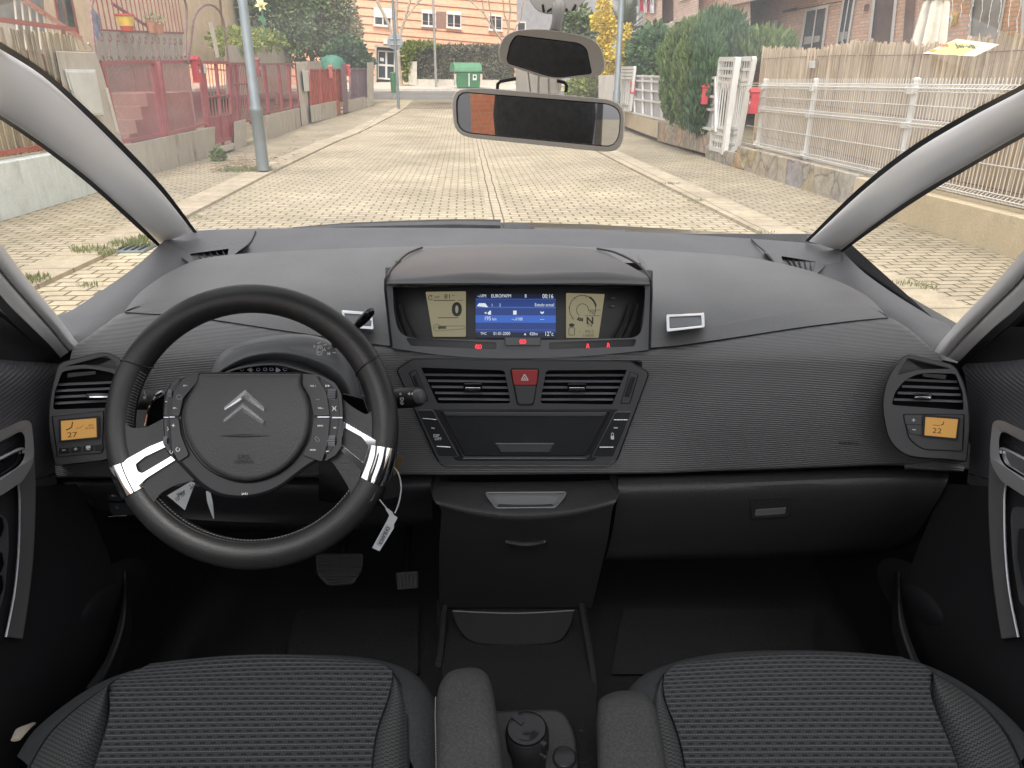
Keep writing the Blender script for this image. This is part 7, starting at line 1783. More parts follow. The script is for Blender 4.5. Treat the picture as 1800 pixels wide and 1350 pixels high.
put_ = leaves([(GP(x, y, .02), (r, .07, .01)) for x, y, r in ((1600, 503, .16), (1630, 510, .1), (1345, 412, .1), (1225, 355, .12), (1180, 325, .15), (160, 505, .1), (330, 385, .2))], 420, .035, up=True, shell=1, aspect=5); lab(put(put_, 'joint_weeds', X['grass'], None), 'small weeds in the paving joints', 'weeds', None, 'stuff')
put_ = leaves([(GP(384, 274, .12), (.12, .12, .12))], 220, .07); lab(put(put_, 'weed', X['thuya'], None), 'small green weed at the step below the pink gate', 'weed', None)
mb = MB(); rnd = random.Random(9)
for k in range(320):
    p = GP(rnd.gauss(430, 40), rnd.gauss(284, 9), .075) if k < 200 else GP(rnd.uniform(380, 640), 0 + 300 - (rnd.random()) * 85, .075)
    if sl(p)[1] < -4.95 or sl(p)[1] > -3.3: continue
    a = rnd.uniform(0, 6.3); s_ = rnd.uniform(.03, .08); d = V((math.cos(a), math.sin(a), rnd.uniform(0, .3))) * s_; n_ = V((-math.sin(a), math.cos(a), .1)) * s_ * .4
    mb.poly([p - d, p - n_, p + d, p + n_])
lab(put(mb, 'leaf_litter', X['litter'], None), 'brown dry leaves scattered on the left pavement', 'dry leaves', None, 'stuff')
dr = empty('drain_grate', GP(223, 437), 'dark drain grate in the left kerb', 'drain'); p = GP(223, 437, .012)
mb = MB(); mb.box(p, (.42, .3, .02), Matrix.Rotation(-HEAD, 3, 'Z')); put(mb, 'grate_frame', X['lamp'], dr, bevel=.004)
mb = MB()
for k in range(6): mb.box(p + V((-.16 + k * .064, 0, .012)), (.02, .24, .01), Matrix.Rotation(-HEAD, 3, 'Z'))
put(mb, 'grate_bar', M['rubber'], dr); rebase(dr, p)
mb = MB(); mb.pl(VL, [(386, 258), (411, 252), (411, 262), (388, 270)], -.3, .12); lab(put(mb, 'gate_step', X['conc2'], None, bevel=.01, recalc=True), 'concrete step below the pink garden gate', 'step')

# greenery and walls behind the left fences
VR2 = vplane(SV(18, -7.6), SV(34, -7.6))
mb = MB(); mb.pl(VR2, [(395, 80), (512, 82), (512, 160), (398, 170)], -.4, 0); lab(put(mb, 'retaining_wall', X['render'], None, bevel=.01, recalc=True), 'beige retaining wall topped with bright green shrubs behind the lamp post', 'wall')
mb = MB(); mb.pl(VLb, [(530, 108), (592, 107), (592, 135), (530, 135)], -2.0, -1.7); lab(put(mb, 'garden_wall', X['render'], None, recalc=True), 'low beige wall behind the bright red gate', 'wall')
bl_ = [(VR2.at(x, y, -.35), (.75, .6, .42)) for x, y in ((405, 72), (425, 74), (448, 72), (470, 72), (492, 72), (508, 72))]
lab(put(leaves(bl_, 2600, .15), 'shrub_row', X['bright'], None), 'bright green clipped shrubs along the beige retaining wall', 'shrubs')
def tree(px, pyb, Y, blobs, n, size, mat, label, grp, name='garden_tree', tr=.09, lean=0, shell=.6):
    b = P(px, pyb, Y); g = V((b.x, b.y, zg(sl(b)[0]))); r = empty(name, g, label, 'tree', grp)
    bb = [(P(x, y, Y + dy), (rx, rx, rz)) for x, y, rx, rz, dy in blobs]
    mb = MB(); cc = sum((V(b_[0]) for b_ in bb), V((0, 0, 0))) / len(bb); mb.tube([g, (g + cc) / 2 + V((.1, 0, 0)), cc], [tr, tr * .8, tr * .4], 8)
    for b_ in bb: mb.tube([g.lerp(cc, .45), g.lerp(cc, .7).lerp(V(b_[0]), .4), V(b_[0])], [tr * .5, tr * .35, tr * .15], 6)
    put(mb, 'trunk', X['bark'], r); put(leaves(bb, n, size, shell=shell), 'crown', mat, r); rebase(r, g); return r
GT = 'trees behind the left gardens'
tree(480, 110, 35, [(465, 30, 1.3, 1.3, 0), (490, 10, 1.4, 1.4, .5), (450, 5, 1.1, 1.5, 0), (500, 45, 1.2, 1.2, 0), (475, -30, 1.5, 1.3, 0), (505, 75, .9, .9, 0)], 7000, .17, X['pine'], 'dark needle tree just right of the lamp post top', GT)
tree(545, 105, 38, [(525, 15, 1.5, 1.4, 1), (545, 45, 1.3, 1.2, 0), (560, 10, 1.5, 1.3, 1), (530, 75, 1.1, 1.0, 0), (545, -20, 1.6, 1.2, 1)], 7000, .17, X['pine'], 'wide dark evergreen between the needle tree and the orange building', GT)
tree(566, 106, 39, [(570, 40, 1.2, 1.1, 0), (590, 30, 1.1, 1.3, 0), (600, 60, 1.0, .9, 0), (575, 70, 1.0, .8, 0), (610, 45, .7, .8, 0)], 5200, .15, X['olive'], 'olive green tree with a short trunk in front of the orange building', GT)
lab(put(leaves([(P(612, 92, 35), (.75, .7, .6)), (P(626, 108, 35), (.75, .7, .45)), (P(598, 98, 35), (.7, .7, .5))], 2200, .2), 'shrub', X['thuyad'], None), 'dark blue green shrub above the plum grey fence', 'shrub')
mb = MB(); c_ = P(584, 109, 33); mb.lathe(c_, (0, 0, 1), [(.52, -.5), (.5, 0), (.42, .15), (.2, .24), (.001, .27)], 18); lab(put(mb, 'green_tarpaulin', pm('green_tarp', (.06, .2, .14), .6, var=(4, .2)), None), 'rounded green tarpaulin behind the low beige wall', 'tarpaulin')
pw = empty('pinwheel', P(459, 8, 24), 'yellow and white toy pinwheel on a green stem in front of the dark trees', 'pinwheel'); c_ = P(459, 8, 24); mb = MB()
for k in range(6):
    a = R(60 * k + 10); mb.poly([c_, c_ + V((math.cos(a) * .09, -.03, math.sin(a) * .09)) + V((-math.sin(a), 0, math.cos(a))) * .05, c_ + V((math.cos(a), 0, math.sin(a))) * .2, c_ + V((math.cos(a) * .09, -.0, math.sin(a) * .09)) - V((-math.sin(a), 0, math.cos(a))) * .05])
put(mb, 'petal', pm('pinwheel_petal', (.85, .8, .45), .5), pw); mb = MB(); mb.lathe(c_ + V((0, -.04, 0)), (0, -1, 0), [(.05, 0), (.05, .02), (.01, .04)], 10); put(mb, 'centre', ylw, pw); mb = MB(); mb.tube([c_, c_ - V((0, 0, .9))], .02, 6); mb.poly([c_ - V((0, 0, .25)), c_ - V((.12, 0, .35)), c_ - V((0, 0, .55)), c_ - V((-.1, 0, .4))]); put(mb, 'stem', X['green'], pw); rebase(pw, c_)
mb = MB(); mb.pl(VL, [(366, 40), (374, 38), (386, 100), (380, 102)], -.2, -.15); lab(put(mb, 'hanging_cloth', X['cloth'], None), 'pale cloth hanging inside the narrower iron arch', 'cloth')
mb = MB(); mb.pl(vplane(SV(10, -7.0), SV(20, -7.0)), [(160, 10), (176, 30), (178, 80), (166, 60)], 0, .05); lab(put(mb, 'blue_cloth', pm('blue_fabric', (.25, .27, .38), .8, var=(8, .5)), None), 'blue patterned cloth hanging behind the left iron arch', 'cloth')
# ------------------------------------------------------------------ THE END OF THE STREET
YB = 58
BPn = vplane(P(400, 60, 52.5), P(905, 60, 58.5))
bd = empty('apartment_building', P(720, 140, 57), 'orange block apartment building with dark horizontal bands at the end of the street', 'building')
mb = MB(); mb.pl(BPn, [(330, -200), (908, -200), (908, 160), (330, 160)], -9, 0, [[(661, 80), (698, 82), (698, 150), (661, 150)]]); wall_ = put(mb, 'wall', X['orange'], bd, recalc=True)
mb = MB()
def bandy(x, y0): return y0 + (x - 622) * .088
for k in range(-8, 10):
    y0 = 25.5 + (k - 1) * 14.6
    a = [(330, bandy(330, y0) ), (908, bandy(908, y0)), (908, bandy(908, y0) + 1.7), (330, bandy(330, y0) + 1.7)]
    if y0 > 80:
        mb.pl(BPn, [(330, bandy(330, y0)), (661, bandy(661, y0)), (661, bandy(661, y0) + 1.7), (330, bandy(330, y0) + 1.7)], -.02, .03); mb.pl(BPn, [(698, bandy(698, y0)), (908, bandy(908, y0)), (908, bandy(908, y0) + 1.7), (698, bandy(698, y0) + 1.7)], -.02, .03)
    else: mb.pl(BPn, a, -.02, .03)
put(mb, 'dark_band', X['band'], bd, recalc=True)
def bwin(x0, y0, x1, y1, sh, sk=.085):
    q = [(x0, y0), (x1, y0 + (x1 - x0) * sk), (x1, y1 + (x1 - x0) * sk), (x0, y1)]
    f = lambda u, v: (x0 + (x1 - x0) * u, y0 + (y1 - y0) * v + (x1 - x0) * u * sk)
    mb = MB(); mb.pl(BPn, q, -.05, .07, [[f(.08, .07), f(.46, .07), f(.46, .90), f(.08, .90)], [f(.54, .07), f(.92, .07), f(.92, .90), f(.54, .90)]]); w_ = put(mb, 'window', X['white'], bd, recalc=True)
    mb = MB(); mb.pl(BPn, [f(.08, .07), f(.92, .07), f(.92, .9), f(.08, .9)], .0, .02); put(mb, 'pane', X['glass'], w_)
    if sh: mb = MB(); mb.pl(BPn, [f(.02, .0), f(.98, 0), f(.98, sh), f(.02, sh)], .06, .11); put(mb, 'roller_shutter', X['shutter'], w_, bevel=.01, recalc=True)
    mb = MB(); mb.pl(BPn, [f(-.04, .97), f(1.04, .97), f(1.04, 1.03), f(-.04, 1.03)], .05, .2); put(mb, 'sill', X['white'], w_, recalc=True)
for w_ in ((657, 13, 689, 45, .52), (741, 17, 766, 46, .2), (785, 19, 811, 49, .2), (859, 25, 883, 53, .1), (601, 9, 624, 40, .35), (541, 4, 562, 36, .4), (657, -88, 689, -56, .5), (741, -86, 766, -55, .3), (785, -84, 811, -53, .3), (859, -78, 883, -48, .2), (601, -92, 624, -60, .3)): bwin(*w_)
mb = MB(); mb.pl(BPn, [(767, 20), (784, 21), (784, 50), (767, 49)], 0, .04); put(mb, 'brick_inset', pm('brown_brick', (.28, .17, .13), .85, var=(20, .3)), bd, recalc=True)
mb = MB(); mb.pl(BPn, [(655, 78), (700, 82), (700, 150), (655, 150)], -1.3, -1.2); mb.pl(BPn, [(659, 79), (662, 79), (662, 150), (659, 150)], -1.2, .06); mb.pl(BPn, [(697, 82), (700, 82), (700, 150), (697, 150)], -1.2, .06); mb.pl(BPn, [(659, 78), (700, 81), (700, 85), (659, 82)], -1.2, .06)
put(mb, 'porch', X['conc'], bd, recalc=True)
dq = [(664, 88), (694, 90), (694, 141), (664, 139)]; f = lambda u, v: (664 + 30 * u, 88 + 51 * v + 2 * u)
mb = MB(); mb.pl(BPn, [f(0, 0), f(1, 0), f(1, 1), f(0, 1)], -.55, -.48, [[f(.06, .05), f(.44, .05), f(.44, .47), f(.06, .47)], [f(.56, .05), f(.94, .05), f(.94, .47), f(.56, .47)], [f(.06, .54), f(.44, .54), f(.44, .94), f(.06, .94)], [f(.56, .54), f(.94, .54), f(.94, .94), f(.56, .94)]]); dd = put(mb, 'entrance_door', X['white'], bd, recalc=True)
mb = MB(); mb.pl(BPn, [f(.02, .02), f(.98, .02), f(.98, .98), f(.02, .98)], -.56, -.54); put(mb, 'pane', X['glass'], dd)
mb = MB(); mb.pl(BPn, [f(.14, .25), f(.36, .26), f(.36, .38), f(.14, .37)], -.5, -.49); put(mb, 'notice', M['paper'], dd)
mb = MB(); mb.pl(BPn, [(674, 70), (682, 71), (682, 78), (674, 77)], 0, .15); put(mb, 'porch_lamp', X['white'], bd, bevel=.01, recalc=True)
rebase(bd, P(720, 140, 57))
gbd = empty('grey_building', P(1000, 140, 80), 'pale grey building behind the mirrors and the palm', 'building')
gpl = vplane(P(890, 60, 78), P(1140, 60, 74))
mb = MB(); mb.pl(gpl, [(880, -160), (1170, -160), (1170, 170), (880, 170)], -8, 0); put(mb, 'wall', X['greyb'], gbd, recalc=True)
for q in ([(908, 38), (925, 38), (925, 62), (908, 62)], [(1015, 30), (1040, 30), (1040, 60), (1015, 60)], [(1102, 12), (1122, 10), (1122, 45), (1102, 45)], [(960, 80), (980, 80), (980, 110), (960, 110)]):
    mb = MB(); mb.pl(gpl, q, 0, .08); w_ = put(mb, 'window', X['white'], gbd); cx = (q[0][0] + q[2][0]) / 2; cy = (q[0][1] + q[2][1]) / 2; mb = MB(); mb.pl(gpl, [(cx + (x - cx) * .7, cy + (y - cy) * .8) for x, y in q], .08, .09); put(mb, 'pane', X['glass'], w_)
rebase(gbd, P(1000, 140, 80))
# clipped hedge on a low wall
HPn = vplane(P(705, 140, 50.2), P(900, 140, 52))
mb = MB(); mb.pl(HPn, [(726, 139), (905, 141), (905, 160), (724, 157)], -.3, 0); lab(put(mb, 'hedge_wall', X['conc2'], None, bevel=.01, recalc=True), 'low pale wall below the clipped hedge at the end of the street', 'wall')
mb = MB(); mb.pl(HPn, [(718, 108), (733, 108), (733, 151), (718, 149)], -.4, .1); lab(put(mb, 'gate_pier', X['conc2'], None, bevel=.015, recalc=True), 'pale concrete pier at the left end of the clipped hedge', 'pillar')
hc = HPn.at(815, 108, -.5); w_h = (HPn.at(905, 108) - HPn.at(710, 108)).length; zb = HPn.at(800, 139).z; ztp = HPn.at(800, 80).z
mb = MB(); rnd = random.Random(5); dv = (HPn.at(905, 108) - HPn.at(710, 108)).normalized()
core = MB(); p0 = HPn.at(710, 108, -.25); core.plate([V((p.x, p.y, z)) for p, z in ((p0, zb), (p0 + dv * w_h, zb), (p0 + dv * w_h, ztp - .1), (p0, ztp - .1))], [V((p.x, p.y + .8, z)) for p, z in ((p0, zb), (p0 + dv * w_h, zb), (p0 + dv * w_h, ztp - .1), (p0, ztp - .1))])
hr_ = empty('clipped_hedge', p0 + dv * w_h / 2, 'long clipped ivy hedge behind the green container', 'hedge')
put(core, 'hedge_core', X['hedge'], hr_)
for k in range(9000):
    u = rnd.random() * w_h; z = rnd.uniform(zb - .05, ztp + rnd.gauss(0, .05)); h_ = rnd.gauss(0, .05) if rnd.random() < .8 else rnd.uniform(-.6, 0)
    if h_ < -.15: z = ztp + rnd.gauss(0, .05)
    p = V(HPn.at(710, 108)) + dv * u; p = V((p.x, p.y, z)) + HPn.n * (h_ - .2 + .06 * math.sin(u * 2.2) * math.sin(z * 3))
    a = (HPn.n + V((rnd.gauss(0, .8), rnd.gauss(0, .5), rnd.gauss(-.2, .8)))).normalized(); b = a.cross(V((rnd.random() - .5, rnd.random() - .5, rnd.random() - .5))).normalized(); s_ = rnd.uniform(.08, .2)
    mb.poly([p - b * s_ * .3, p + a * s_ * .5 - b * s_ * .4, p + a * s_, p + a * s_ * .5 + b * s_ * .4])
put(mb, 'hedge_leaves', X['hedge'], hr_); rebase(hr_, p0 + dv * w_h / 2)
lab(put(leaves([(HPn.at(716, 92, -.2), (.5, .5, .45)), (HPn.at(713, 115, -.2), (.35, .4, .9)), (HPn.at(740, 80, -.3), (1.1, .4, .22))], 2000, .2), 'ivy', X['bright'], None), 'yellow green ivy spilling over the left end of the hedge', 'ivy')
# green refuse container
YC = 46.5; CN = vplane(P(800, 130, YC), P(850, 130, YC + .6)); cg_ = GP(822, 155, .0); 
ct_ = empty('refuse_container', P(822, 155, YC), 'green refuse container with a rounded lid in front of the hedge', 'container')
mb = MB(); mb.pl(CN, [(800, 126), (846, 126), (843, 154), (803, 154)], -1.0, 0); body_ = put(mb, 'container_body', X['green'], ct_, bevel=.03, recalc=True)
lid = [CN.at(x, y) for x, y in ((799, 126), (847, 126))]
rws = []
for k in range(9):
    a = math.pi * k / 8; rws.append([p + V((0, 0, .5 * math.sin(a) ** .7)) - CN.n * (.5 - .55 * math.cos(a)) for p in lid])
mb = MB(); ids = mb.grid(rws, uv=False); mb.face([r[0] for r in ids]); mb.face([r[1] for r in ids]); put(mb, 'container_lid', X['greenl'], ct_, recalc=True)
mb = MB()
for x0, x1 in ((798, 802), (844, 848)): mb.pl(CN, [(x0, 130), (x1, 130), (x1, 140), (x0, 140)], .0, .04)
put(mb, 'reflective_patch', pm('pale_patch', (.6, .5, .4), .5), ct_)
mb = MB(); mb.pl(CN, [(831, 131), (838, 131), (838, 141), (831, 141)], 0, .03); put(mb, 'container_label', X['white'], ct_)
mb = MB(); mb.pl(CN, [(833, 133), (836, 133), (836.5, 137), (832.5, 137)], .03, .035); put(mb, 'label_symbol', M['ink'], ct_)
mb = MB(); mb.pl(CN, [(823.5, 129), (825.5, 129), (825.5, 152), (823.5, 152)], .0, .03); put(mb, 'container_stripe', X['white'], ct_)
mb = MB()
for x in (806, 840): mb.lathe(CN.at(x, 155.5, -.2) , (1, 0, 0), [(.001, 0), (.09, .01), (.09, .07), (.001, .08)], 12)
put(mb, 'container_wheel', M['rubber'], ct_); rebase(ct_, P(822, 155, YC))
# litter bin on the sign pole, round sign seen from behind
sg = GP(701, 191, .06); sp = empty('road_sign', sg, 'grey back of a round road sign on a tall pole at the left corner', 'road sign')
tp = P(690, 70, sg.y); mb = MB(); mb.tube([sg, V((sg.x, sg.y, tp.z + 1.9))], .055, 10); put(mb, 'sign_post', X['lamp'], sp)
cc = P(694, 73, sg.y); mb = MB(); mb.lathe(cc + V((0, .05, 0)), (0, 1, 0), [(.001, 0), (.28, 0), (.30, .01), (.30, .03), (.001, .03)], 32); put(mb, 'sign_disc', pm('sign_back', (.24, .26, .28), .5, var=(4, .15)), sp)
mb = MB(); mb.box(cc + V((0, .03, .1)), (.4, .02, .04)); mb.box(cc + V((0, .03, -.1)), (.4, .02, .04)); put(mb, 'sign_bracket', X['galv'], sp); rebase(sp, sg)
lb = P(692, 163, 38); bn = empty('litter_bin', lb, 'tall green litter bin on the far left corner beside the sign pole', 'litter bin')
hh = (P(692, 127, 38) - P(692, 163, 38)).length; ww = (P(697, 145, 38) - P(687, 145, 38)).length / 2
mb = MB(); mb.lathe(lb, (0, 0, 1), [(ww * .85, 0), (ww, hh * .9), (ww * 1.06, hh * .91), (ww * 1.06, hh * .95)], 16); put(mb, 'bin_body', X['green'], bn); mb = MB(); mb.lathe(lb, (0, 0, 1), [(ww * 1.0, hh * .95), (ww * .9, hh), (.001, hh)], 16); put(mb, 'bin_lid', X['greenl'], bn)
mb = MB(); mb.tube([V((lb.x, lb.y, zg(sl(lb)[0]))), lb], .04, 8); put(mb, 'bin_leg', X['galv'], bn); rebase(bn, lb)
def pole(px, pyb, Y, d, name, mat, label, cat, top=9, grp=None):
    b = P(px, pyb, Y); mb = MB(); mb.tube([b - V((0, 0, .3)), b + V((0, 0, top))], [d / 2, d / 2 * .8], 10); return lab(put(mb, name, mat, None), label, cat, grp)
pole(767, 158, 48.5, .16, 'flag_pole', X['galv'], 'thin pale grey street pole in front of the middle of the hedge', 'pole', 9)
pole(799, 142, 49.6, .05, 'fence_post', X['galv'], 'thin metal post beside the green container', 'pole', 1.3)
# bare trees in front of the orange building
def baretree(px, pyb, Y, h, seed, label, forks):
    b = P(px, pyb, Y); r = empty('bare_tree', b, label, 'tree', 'bare street trees'); rnd = random.Random(seed); mb = MB()
    mb.tube([b, b + V((-.05, 0, h * .5)), b + V((.0, 0, h))], [.24, .19, .17], 12)
    for (dx, dz, ln, rr) in forks: branch(mb, b + V((0, 0, h * .93)), V((dx, rnd.uniform(-.25, .25), dz)).normalized(), ln, rr, 5, rnd, .42)
    put(mb, 'trunk', X['bark'], r, smooth=60); rebase(r, b)
baretree(703, 158, 50, 2.9, 4, 'bare pollarded tree with forking limbs behind the round sign', [(-.55, 1, 2.6, .13), (.05, 1, 2.4, .12), (.5, 1.2, 2.6, .11)])
baretree(890, 148, 53, 2.5, 11, 'bare thin tree partly behind the small mirror', [(-.6, 1, 2.2, .08), (.2, 1, 2.2, .09), (.5, 1, 1.8, .06)])

# ------------------------------------------------------------------ RIGHT SIDE
VR = vplane(SV(8, 4.64), SV(22, 4.72)); VRf = vplane(SV(22, 4.72), SV(34, 4.85))
lr = lambda s: lerp_line(WRl, s)
zf0 = VR.at(1400, 277).z; zf1 = VR.at(1400, 142).z
sg_s = lambda px, py: sl(VR.at(px, py))[0]
s_g = sg_s(1300, 230); s_c = sg_s(1507, 330)
def wr(s0, s1, z0, z1, th=.3, out=0):
    fr = [SV(s, lr(s) - out, 0) for s in (s0, s1)]; fr = [V((fr[0].x, fr[0].y, z0)), V((fr[1].x, fr[1].y, z0)), V((fr[1].x, fr[1].y, z1)), V((fr[0].x, fr[0].y, z1))]
    off = V((CH, -SH, 0)) * th; mb = MB(); mb.plate(fr, [p + off for p in fr]); return mb
ztw = zf0 - .03
lab(put(wr(s_c, s_g, -.1, ztw), 'stone_wall', X['stone'], None, bevel=.02, recalc=True), 'low rubble stone wall with orange and grey stones under the white mesh fence', 'wall')
lab(put(wr(-8, s_c, -.1, ztw - .02, .3, .03), 'cream_wall', X['cream'], None, bevel=.012, recalc=True), 'low cream rendered wall below the mesh fence in the right quarter window', 'wall')
sw0 = sg_s(1160, 215); 
mb = MB(); mb.pl(VR, [(1157, 214), (1258, 243), (1258, 275), (1155, 248)], -.3, .0); lab(put(mb, 'stone_wall', X['stone'], None, bevel=.02, recalc=True), 'low grey brown stone wall below the tall clipped thuya', 'wall')
mb = MB(); mb.pl(VR, [(1240, 256), (1296, 268), (1310, 300), (1240, 280)], -.6, .02); lab(put(mb, 'gate_step', X['stone'], None, bevel=.02, recalc=True), 'stone step in front of the white garden gate', 'step')
mb = MB(); mb.pl(VRf, [(1095, 196), (1157, 213), (1156, 243), (1098, 222)], -.3, 0); lab(put(mb, 'cream_wall', X['cream'], None, bevel=.012, recalc=True), 'low cream wall between the stone wall and the mirror', 'wall')
# white welded mesh fence with folded wires
mf = empty('mesh_fence', SV(10, lr(10) + .12, .6), 'white welded wire mesh fence on the rubble and cream walls, before the reeds', 'fence')
sA, sB = -6.0, sg_s(1322, 200); n = int((sB - sA) / .055)
folds = [.93, .585, .03]; mb = MB()
zat = lambda v: zf0 + (zf1 - zf0) * v
def fold_off(v):
    for f_ in folds:
        if abs(v - f_) < .034: return .045 * (1 - abs(v - f_) / .034)
    return 0
vs = [0, .03, .064, .3, .551, .585, .619, .76, .896, .93, .964, 1.025]
for k in range(n):
    s = sA + (k + .5) * (sB - sA) / n
    pts = []
    for v in vs:
        p = SV(s, lr(s) + .12 - fold_off(v)); p.z = zat(v); pts.append(p)
    mb.tube(pts, .0042, 4, cap=False)
put(mb, 'vertical_wires', X['white'], mf, smooth=0)
mb = MB()
for v in (.0, .03, .064, .3, .551, .585, .619, .76, .896, .93, .964):
    for a, b in ((sA, sB),):
        p = SV(a, lr(a) + .12 - fold_off(v) - .006); p.z = zat(v); q = SV(b, lr(b) + .12 - fold_off(v) - .006); q.z = zat(v)
        mid = SV(8, lr(8) + .12 - fold_off(v) - .006); mid.z = zat(v); m2 = SV(13, lr(13) + .12 - fold_off(v) - .006); m2.z = zat(v)
        mb.tube([p, mid, m2, q], .006, 4)
put(mb, 'horizontal_wires', X['white'], mf, smooth=0)
for s in (sg_s(1408, 210), sg_s(1575, 225), sg_s(1575, 225) * 2 - sg_s(1408, 210), sg_s(1575, 225) * 3 - 2 * sg_s(1408, 210), sB - .05):
    p = SV(s, lr(s) + .15); mb = MB(); mb.tube([V((p.x, p.y, zf0 - .05)), V((p.x, p.y, zat(1.0)))], .032, 10); ps = put(mb, 'fence_post', X['white'], mf)
    mb = MB()
    for v in (.06, .56, .9): mb.box(V((p.x, p.y, zat(v))) + V((-CH, SH, 0)) * .03, (.07, .09, .06), Matrix.Rotation(-HEAD, 3, 'Z'))
    mb.lathe(V((p.x, p.y, zat(1.0))), (0, 0, 1), [(.038, 0), (.038, .02), (.02, .035)], 10); mb.box(V((p.x, p.y, zf0 - .04)), (.14, .14, .02), Matrix.Rotation(-HEAD, 3, 'Z')); put(mb, 'post_clamp', X['white'], ps)
rebase(mf, SV(10, lr(10) + .12, .6))
# reed screen behind it
VRr = vplane(SV(8, 4.92), SV(22, 5.0))
tops = [(1336, 90), (1400, 85), (1480, 80), (1600, 76), (1700, 70), (1800, 62)]
zs = [VRr.at(*q).z for q in tops]; zr = sum(zs) / len(zs)
sa, sb = -6, sl(VRr.at(1333, 150))[0]
rnd = random.Random(12); N_ = 1100; mb = MB(); prev = None; w1 = 0
bot_, top_ = [], []
ns = [(s, z) for s, z in zip([sl(VRr.at(*q))[0] for q in tops], zs)][::-1]
for k in range(N_ + 1):
    s = sa + (sb - sa) * k / N_; l = lerp_line([(8, 4.92), (22, 5.0)], s) + rnd.gauss(0, .006) + .012 * math.sin(s * 3)
    z_ = lerp_line(ns, s) + rnd.gauss(0, .018) + .03 * math.sin(s * 2.1)
    if k % 5 == 0: w1 = abs(rnd.gauss(0, .014))
    b_ = SV(s, l); b_.z = .1; t_ = SV(s + rnd.gauss(0, .01), l + rnd.gauss(0, .01)); t_.z = z_ + w1; bot_.append(b_); m_ = (b_ + t_) / 2; top_.append(t_)
mb.grid([bot_, [(a + b) / 2 + V((rnd.gauss(0, .004), 0, 0)) for a, b in zip(bot_, top_)], top_], uv=False)
rs_ = empty('reed_screen', SV(10, 4.95, .1), 'tall dry reed screen with a ragged top behind the white mesh fence', 'screen'); put(mb, 'reeds', X['reed'], rs_, smooth=0)
mb = MB()
for dz in (.12, .75, 1.3):
    mb.tube([V((p.x, p.y, lerp_line(ns, sa + (sb - sa) * i * 10 / N_) - dz)) + V((-CH, SH, 0)) * .015 for i, p in enumerate(bot_[::10])], .004, 4)
put(mb, 'binding_wire', X['iron'], rs_); rebase(rs_, SV(10, 4.95, .1))
mb = MB(); mb.pl(vplane(SV(8, 4.90), SV(22, 4.98)), [(1422, 107), (1433, 107), (1433, 120), (1422, 120)], 0, .06); lab(put(mb, 'vent_plate', X['white'], None, bevel=.005, recalc=True), 'small white square plate on the reed screen below the first window', 'plate')
# white garden gate
gt = empty('garden_gate', VR.at(1280, 268), 'white barred metal garden gate standing ajar between the two red letterboxes', 'gate')
def leafq(q, nb, vs_, name, h=.0):
    c = [VR.at(x, y, h) for x, y in q]; mb = MB()
    for a, b in ((0, 1), (1, 2), (2, 3), (3, 0)): mb.bar(c[a], c[b], .075)
    put(mb, name + '_frame', X['white'], gt); mb = MB()
    for v in vs_: mb.bar(bil(c, 0, v), bil(c, 1, v), .045)
    put(mb, name + '_rail', X['white'], gt); mb = MB()
    for k in range(nb): mb.bar(bil(c, (k + .5) / nb, 0), bil(c, (k + .5) / nb, 1), .022)
    put(mb, name + '_bars', X['white'], gt)
leafq([(1267, 104), (1294, 104), (1275, 266), (1250, 260)], 6, (.1, .18, .25, .75, .82, .9), 'gate_leaf', .0)
leafq([(1299, 104), (1326, 103), (1296, 262), (1281, 268)], 6, (.11, .22, .27, .74, .8, .92), 'gate_leaf', -.12)
mb = MB(); mb.bar(VR.at(1297, 101, .0), VR.at(1272, 271, .0), .10); put(mb, 'gate_post', X['white'], gt); mb = MB()
for y in (148, 185, 196, 230): mb.tube([VR.at(1258, y, .03), VR.at(1252, y, .03)], .03, 8)
put(mb, 'hinge', X['galv'], gt); rebase(gt, VR.at(1280, 268))
letterbox(1326, 178, 18, 42, VR, 'bright red letterbox right of the white garden gate', G_, None, .05)
letterbox(1239, 166, 15, 33, VR, 'red letterbox left of the white garden gate, half in the thuya', G_, None, .12)
letterbox(1113, 154, 8, 21, VRf, 'small distant red letterbox on the far white fence', G_, None, .06)
# far white fence, white wall, lamp post, low gate
ff = empty('sheet_fence', VRf.at(1140, 190), 'distant white and grey sheet fence beyond the thuya', 'fence')
c = [VRf.at(x, y, -.05) for x, y in ((1105, 133), (1262, 137), (1262, 232), (1105, 198))]
mb = MB(); mb.plate(c, [p - VRf.n * .03 for p in c]); put(mb, 'sheet', pm('grey_sheet', (.42, .42, .43), .6, var=(3, .2)), ff, recalc=True)
mb = MB()
for v in (.0, .12, .35, .6, .97): mb.bar(bil(c, 0, v) + VRf.n * .04, bil(c, 1, v) + VRf.n * .04, .045)
put(mb, 'rail', X['white'], ff); mb = MB()
for k in range(9): mb.bar(bil(c, k / 8, -.02) + VRf.n * .04, bil(c, k / 8, 1) + VRf.n * .04, .05)
put(mb, 'post', X['white'], ff); rebase(ff, VRf.at(1140, 190))
mb = MB(); mb.pl(VRf, [(1052, 133), (1095, 131), (1095, 215), (1052, 190)], -.25, 0); lab(put(mb, 'white_wall', X['whitewall'], None, bevel=.01, recalc=True), 'white garden wall with weathered panels behind the right lamp post', 'wall')
mb = MB(); VW = vplane(SV(34.5, 4.0), SV(34.5, 8)); 
lg = empty('low_gate', VRf.at(1105, 190), 'low white slatted gate by the right lamp post', 'gate')
c = [VRf.at(x, y, .08) for x, y in ((1095, 119), (1116, 119), (1108, 194), (1088, 192))]; mb = MB()
for a, b in ((0, 1), (1, 2), (2, 3), (3, 0)): mb.bar(c[a], c[b], .07)
for v in (.08, .16, .24, .85): mb.bar(bil(c, 0, v), bil(c, 1, v), .06)
put(mb, 'gate_frame', X['white'], lg); mb = MB()
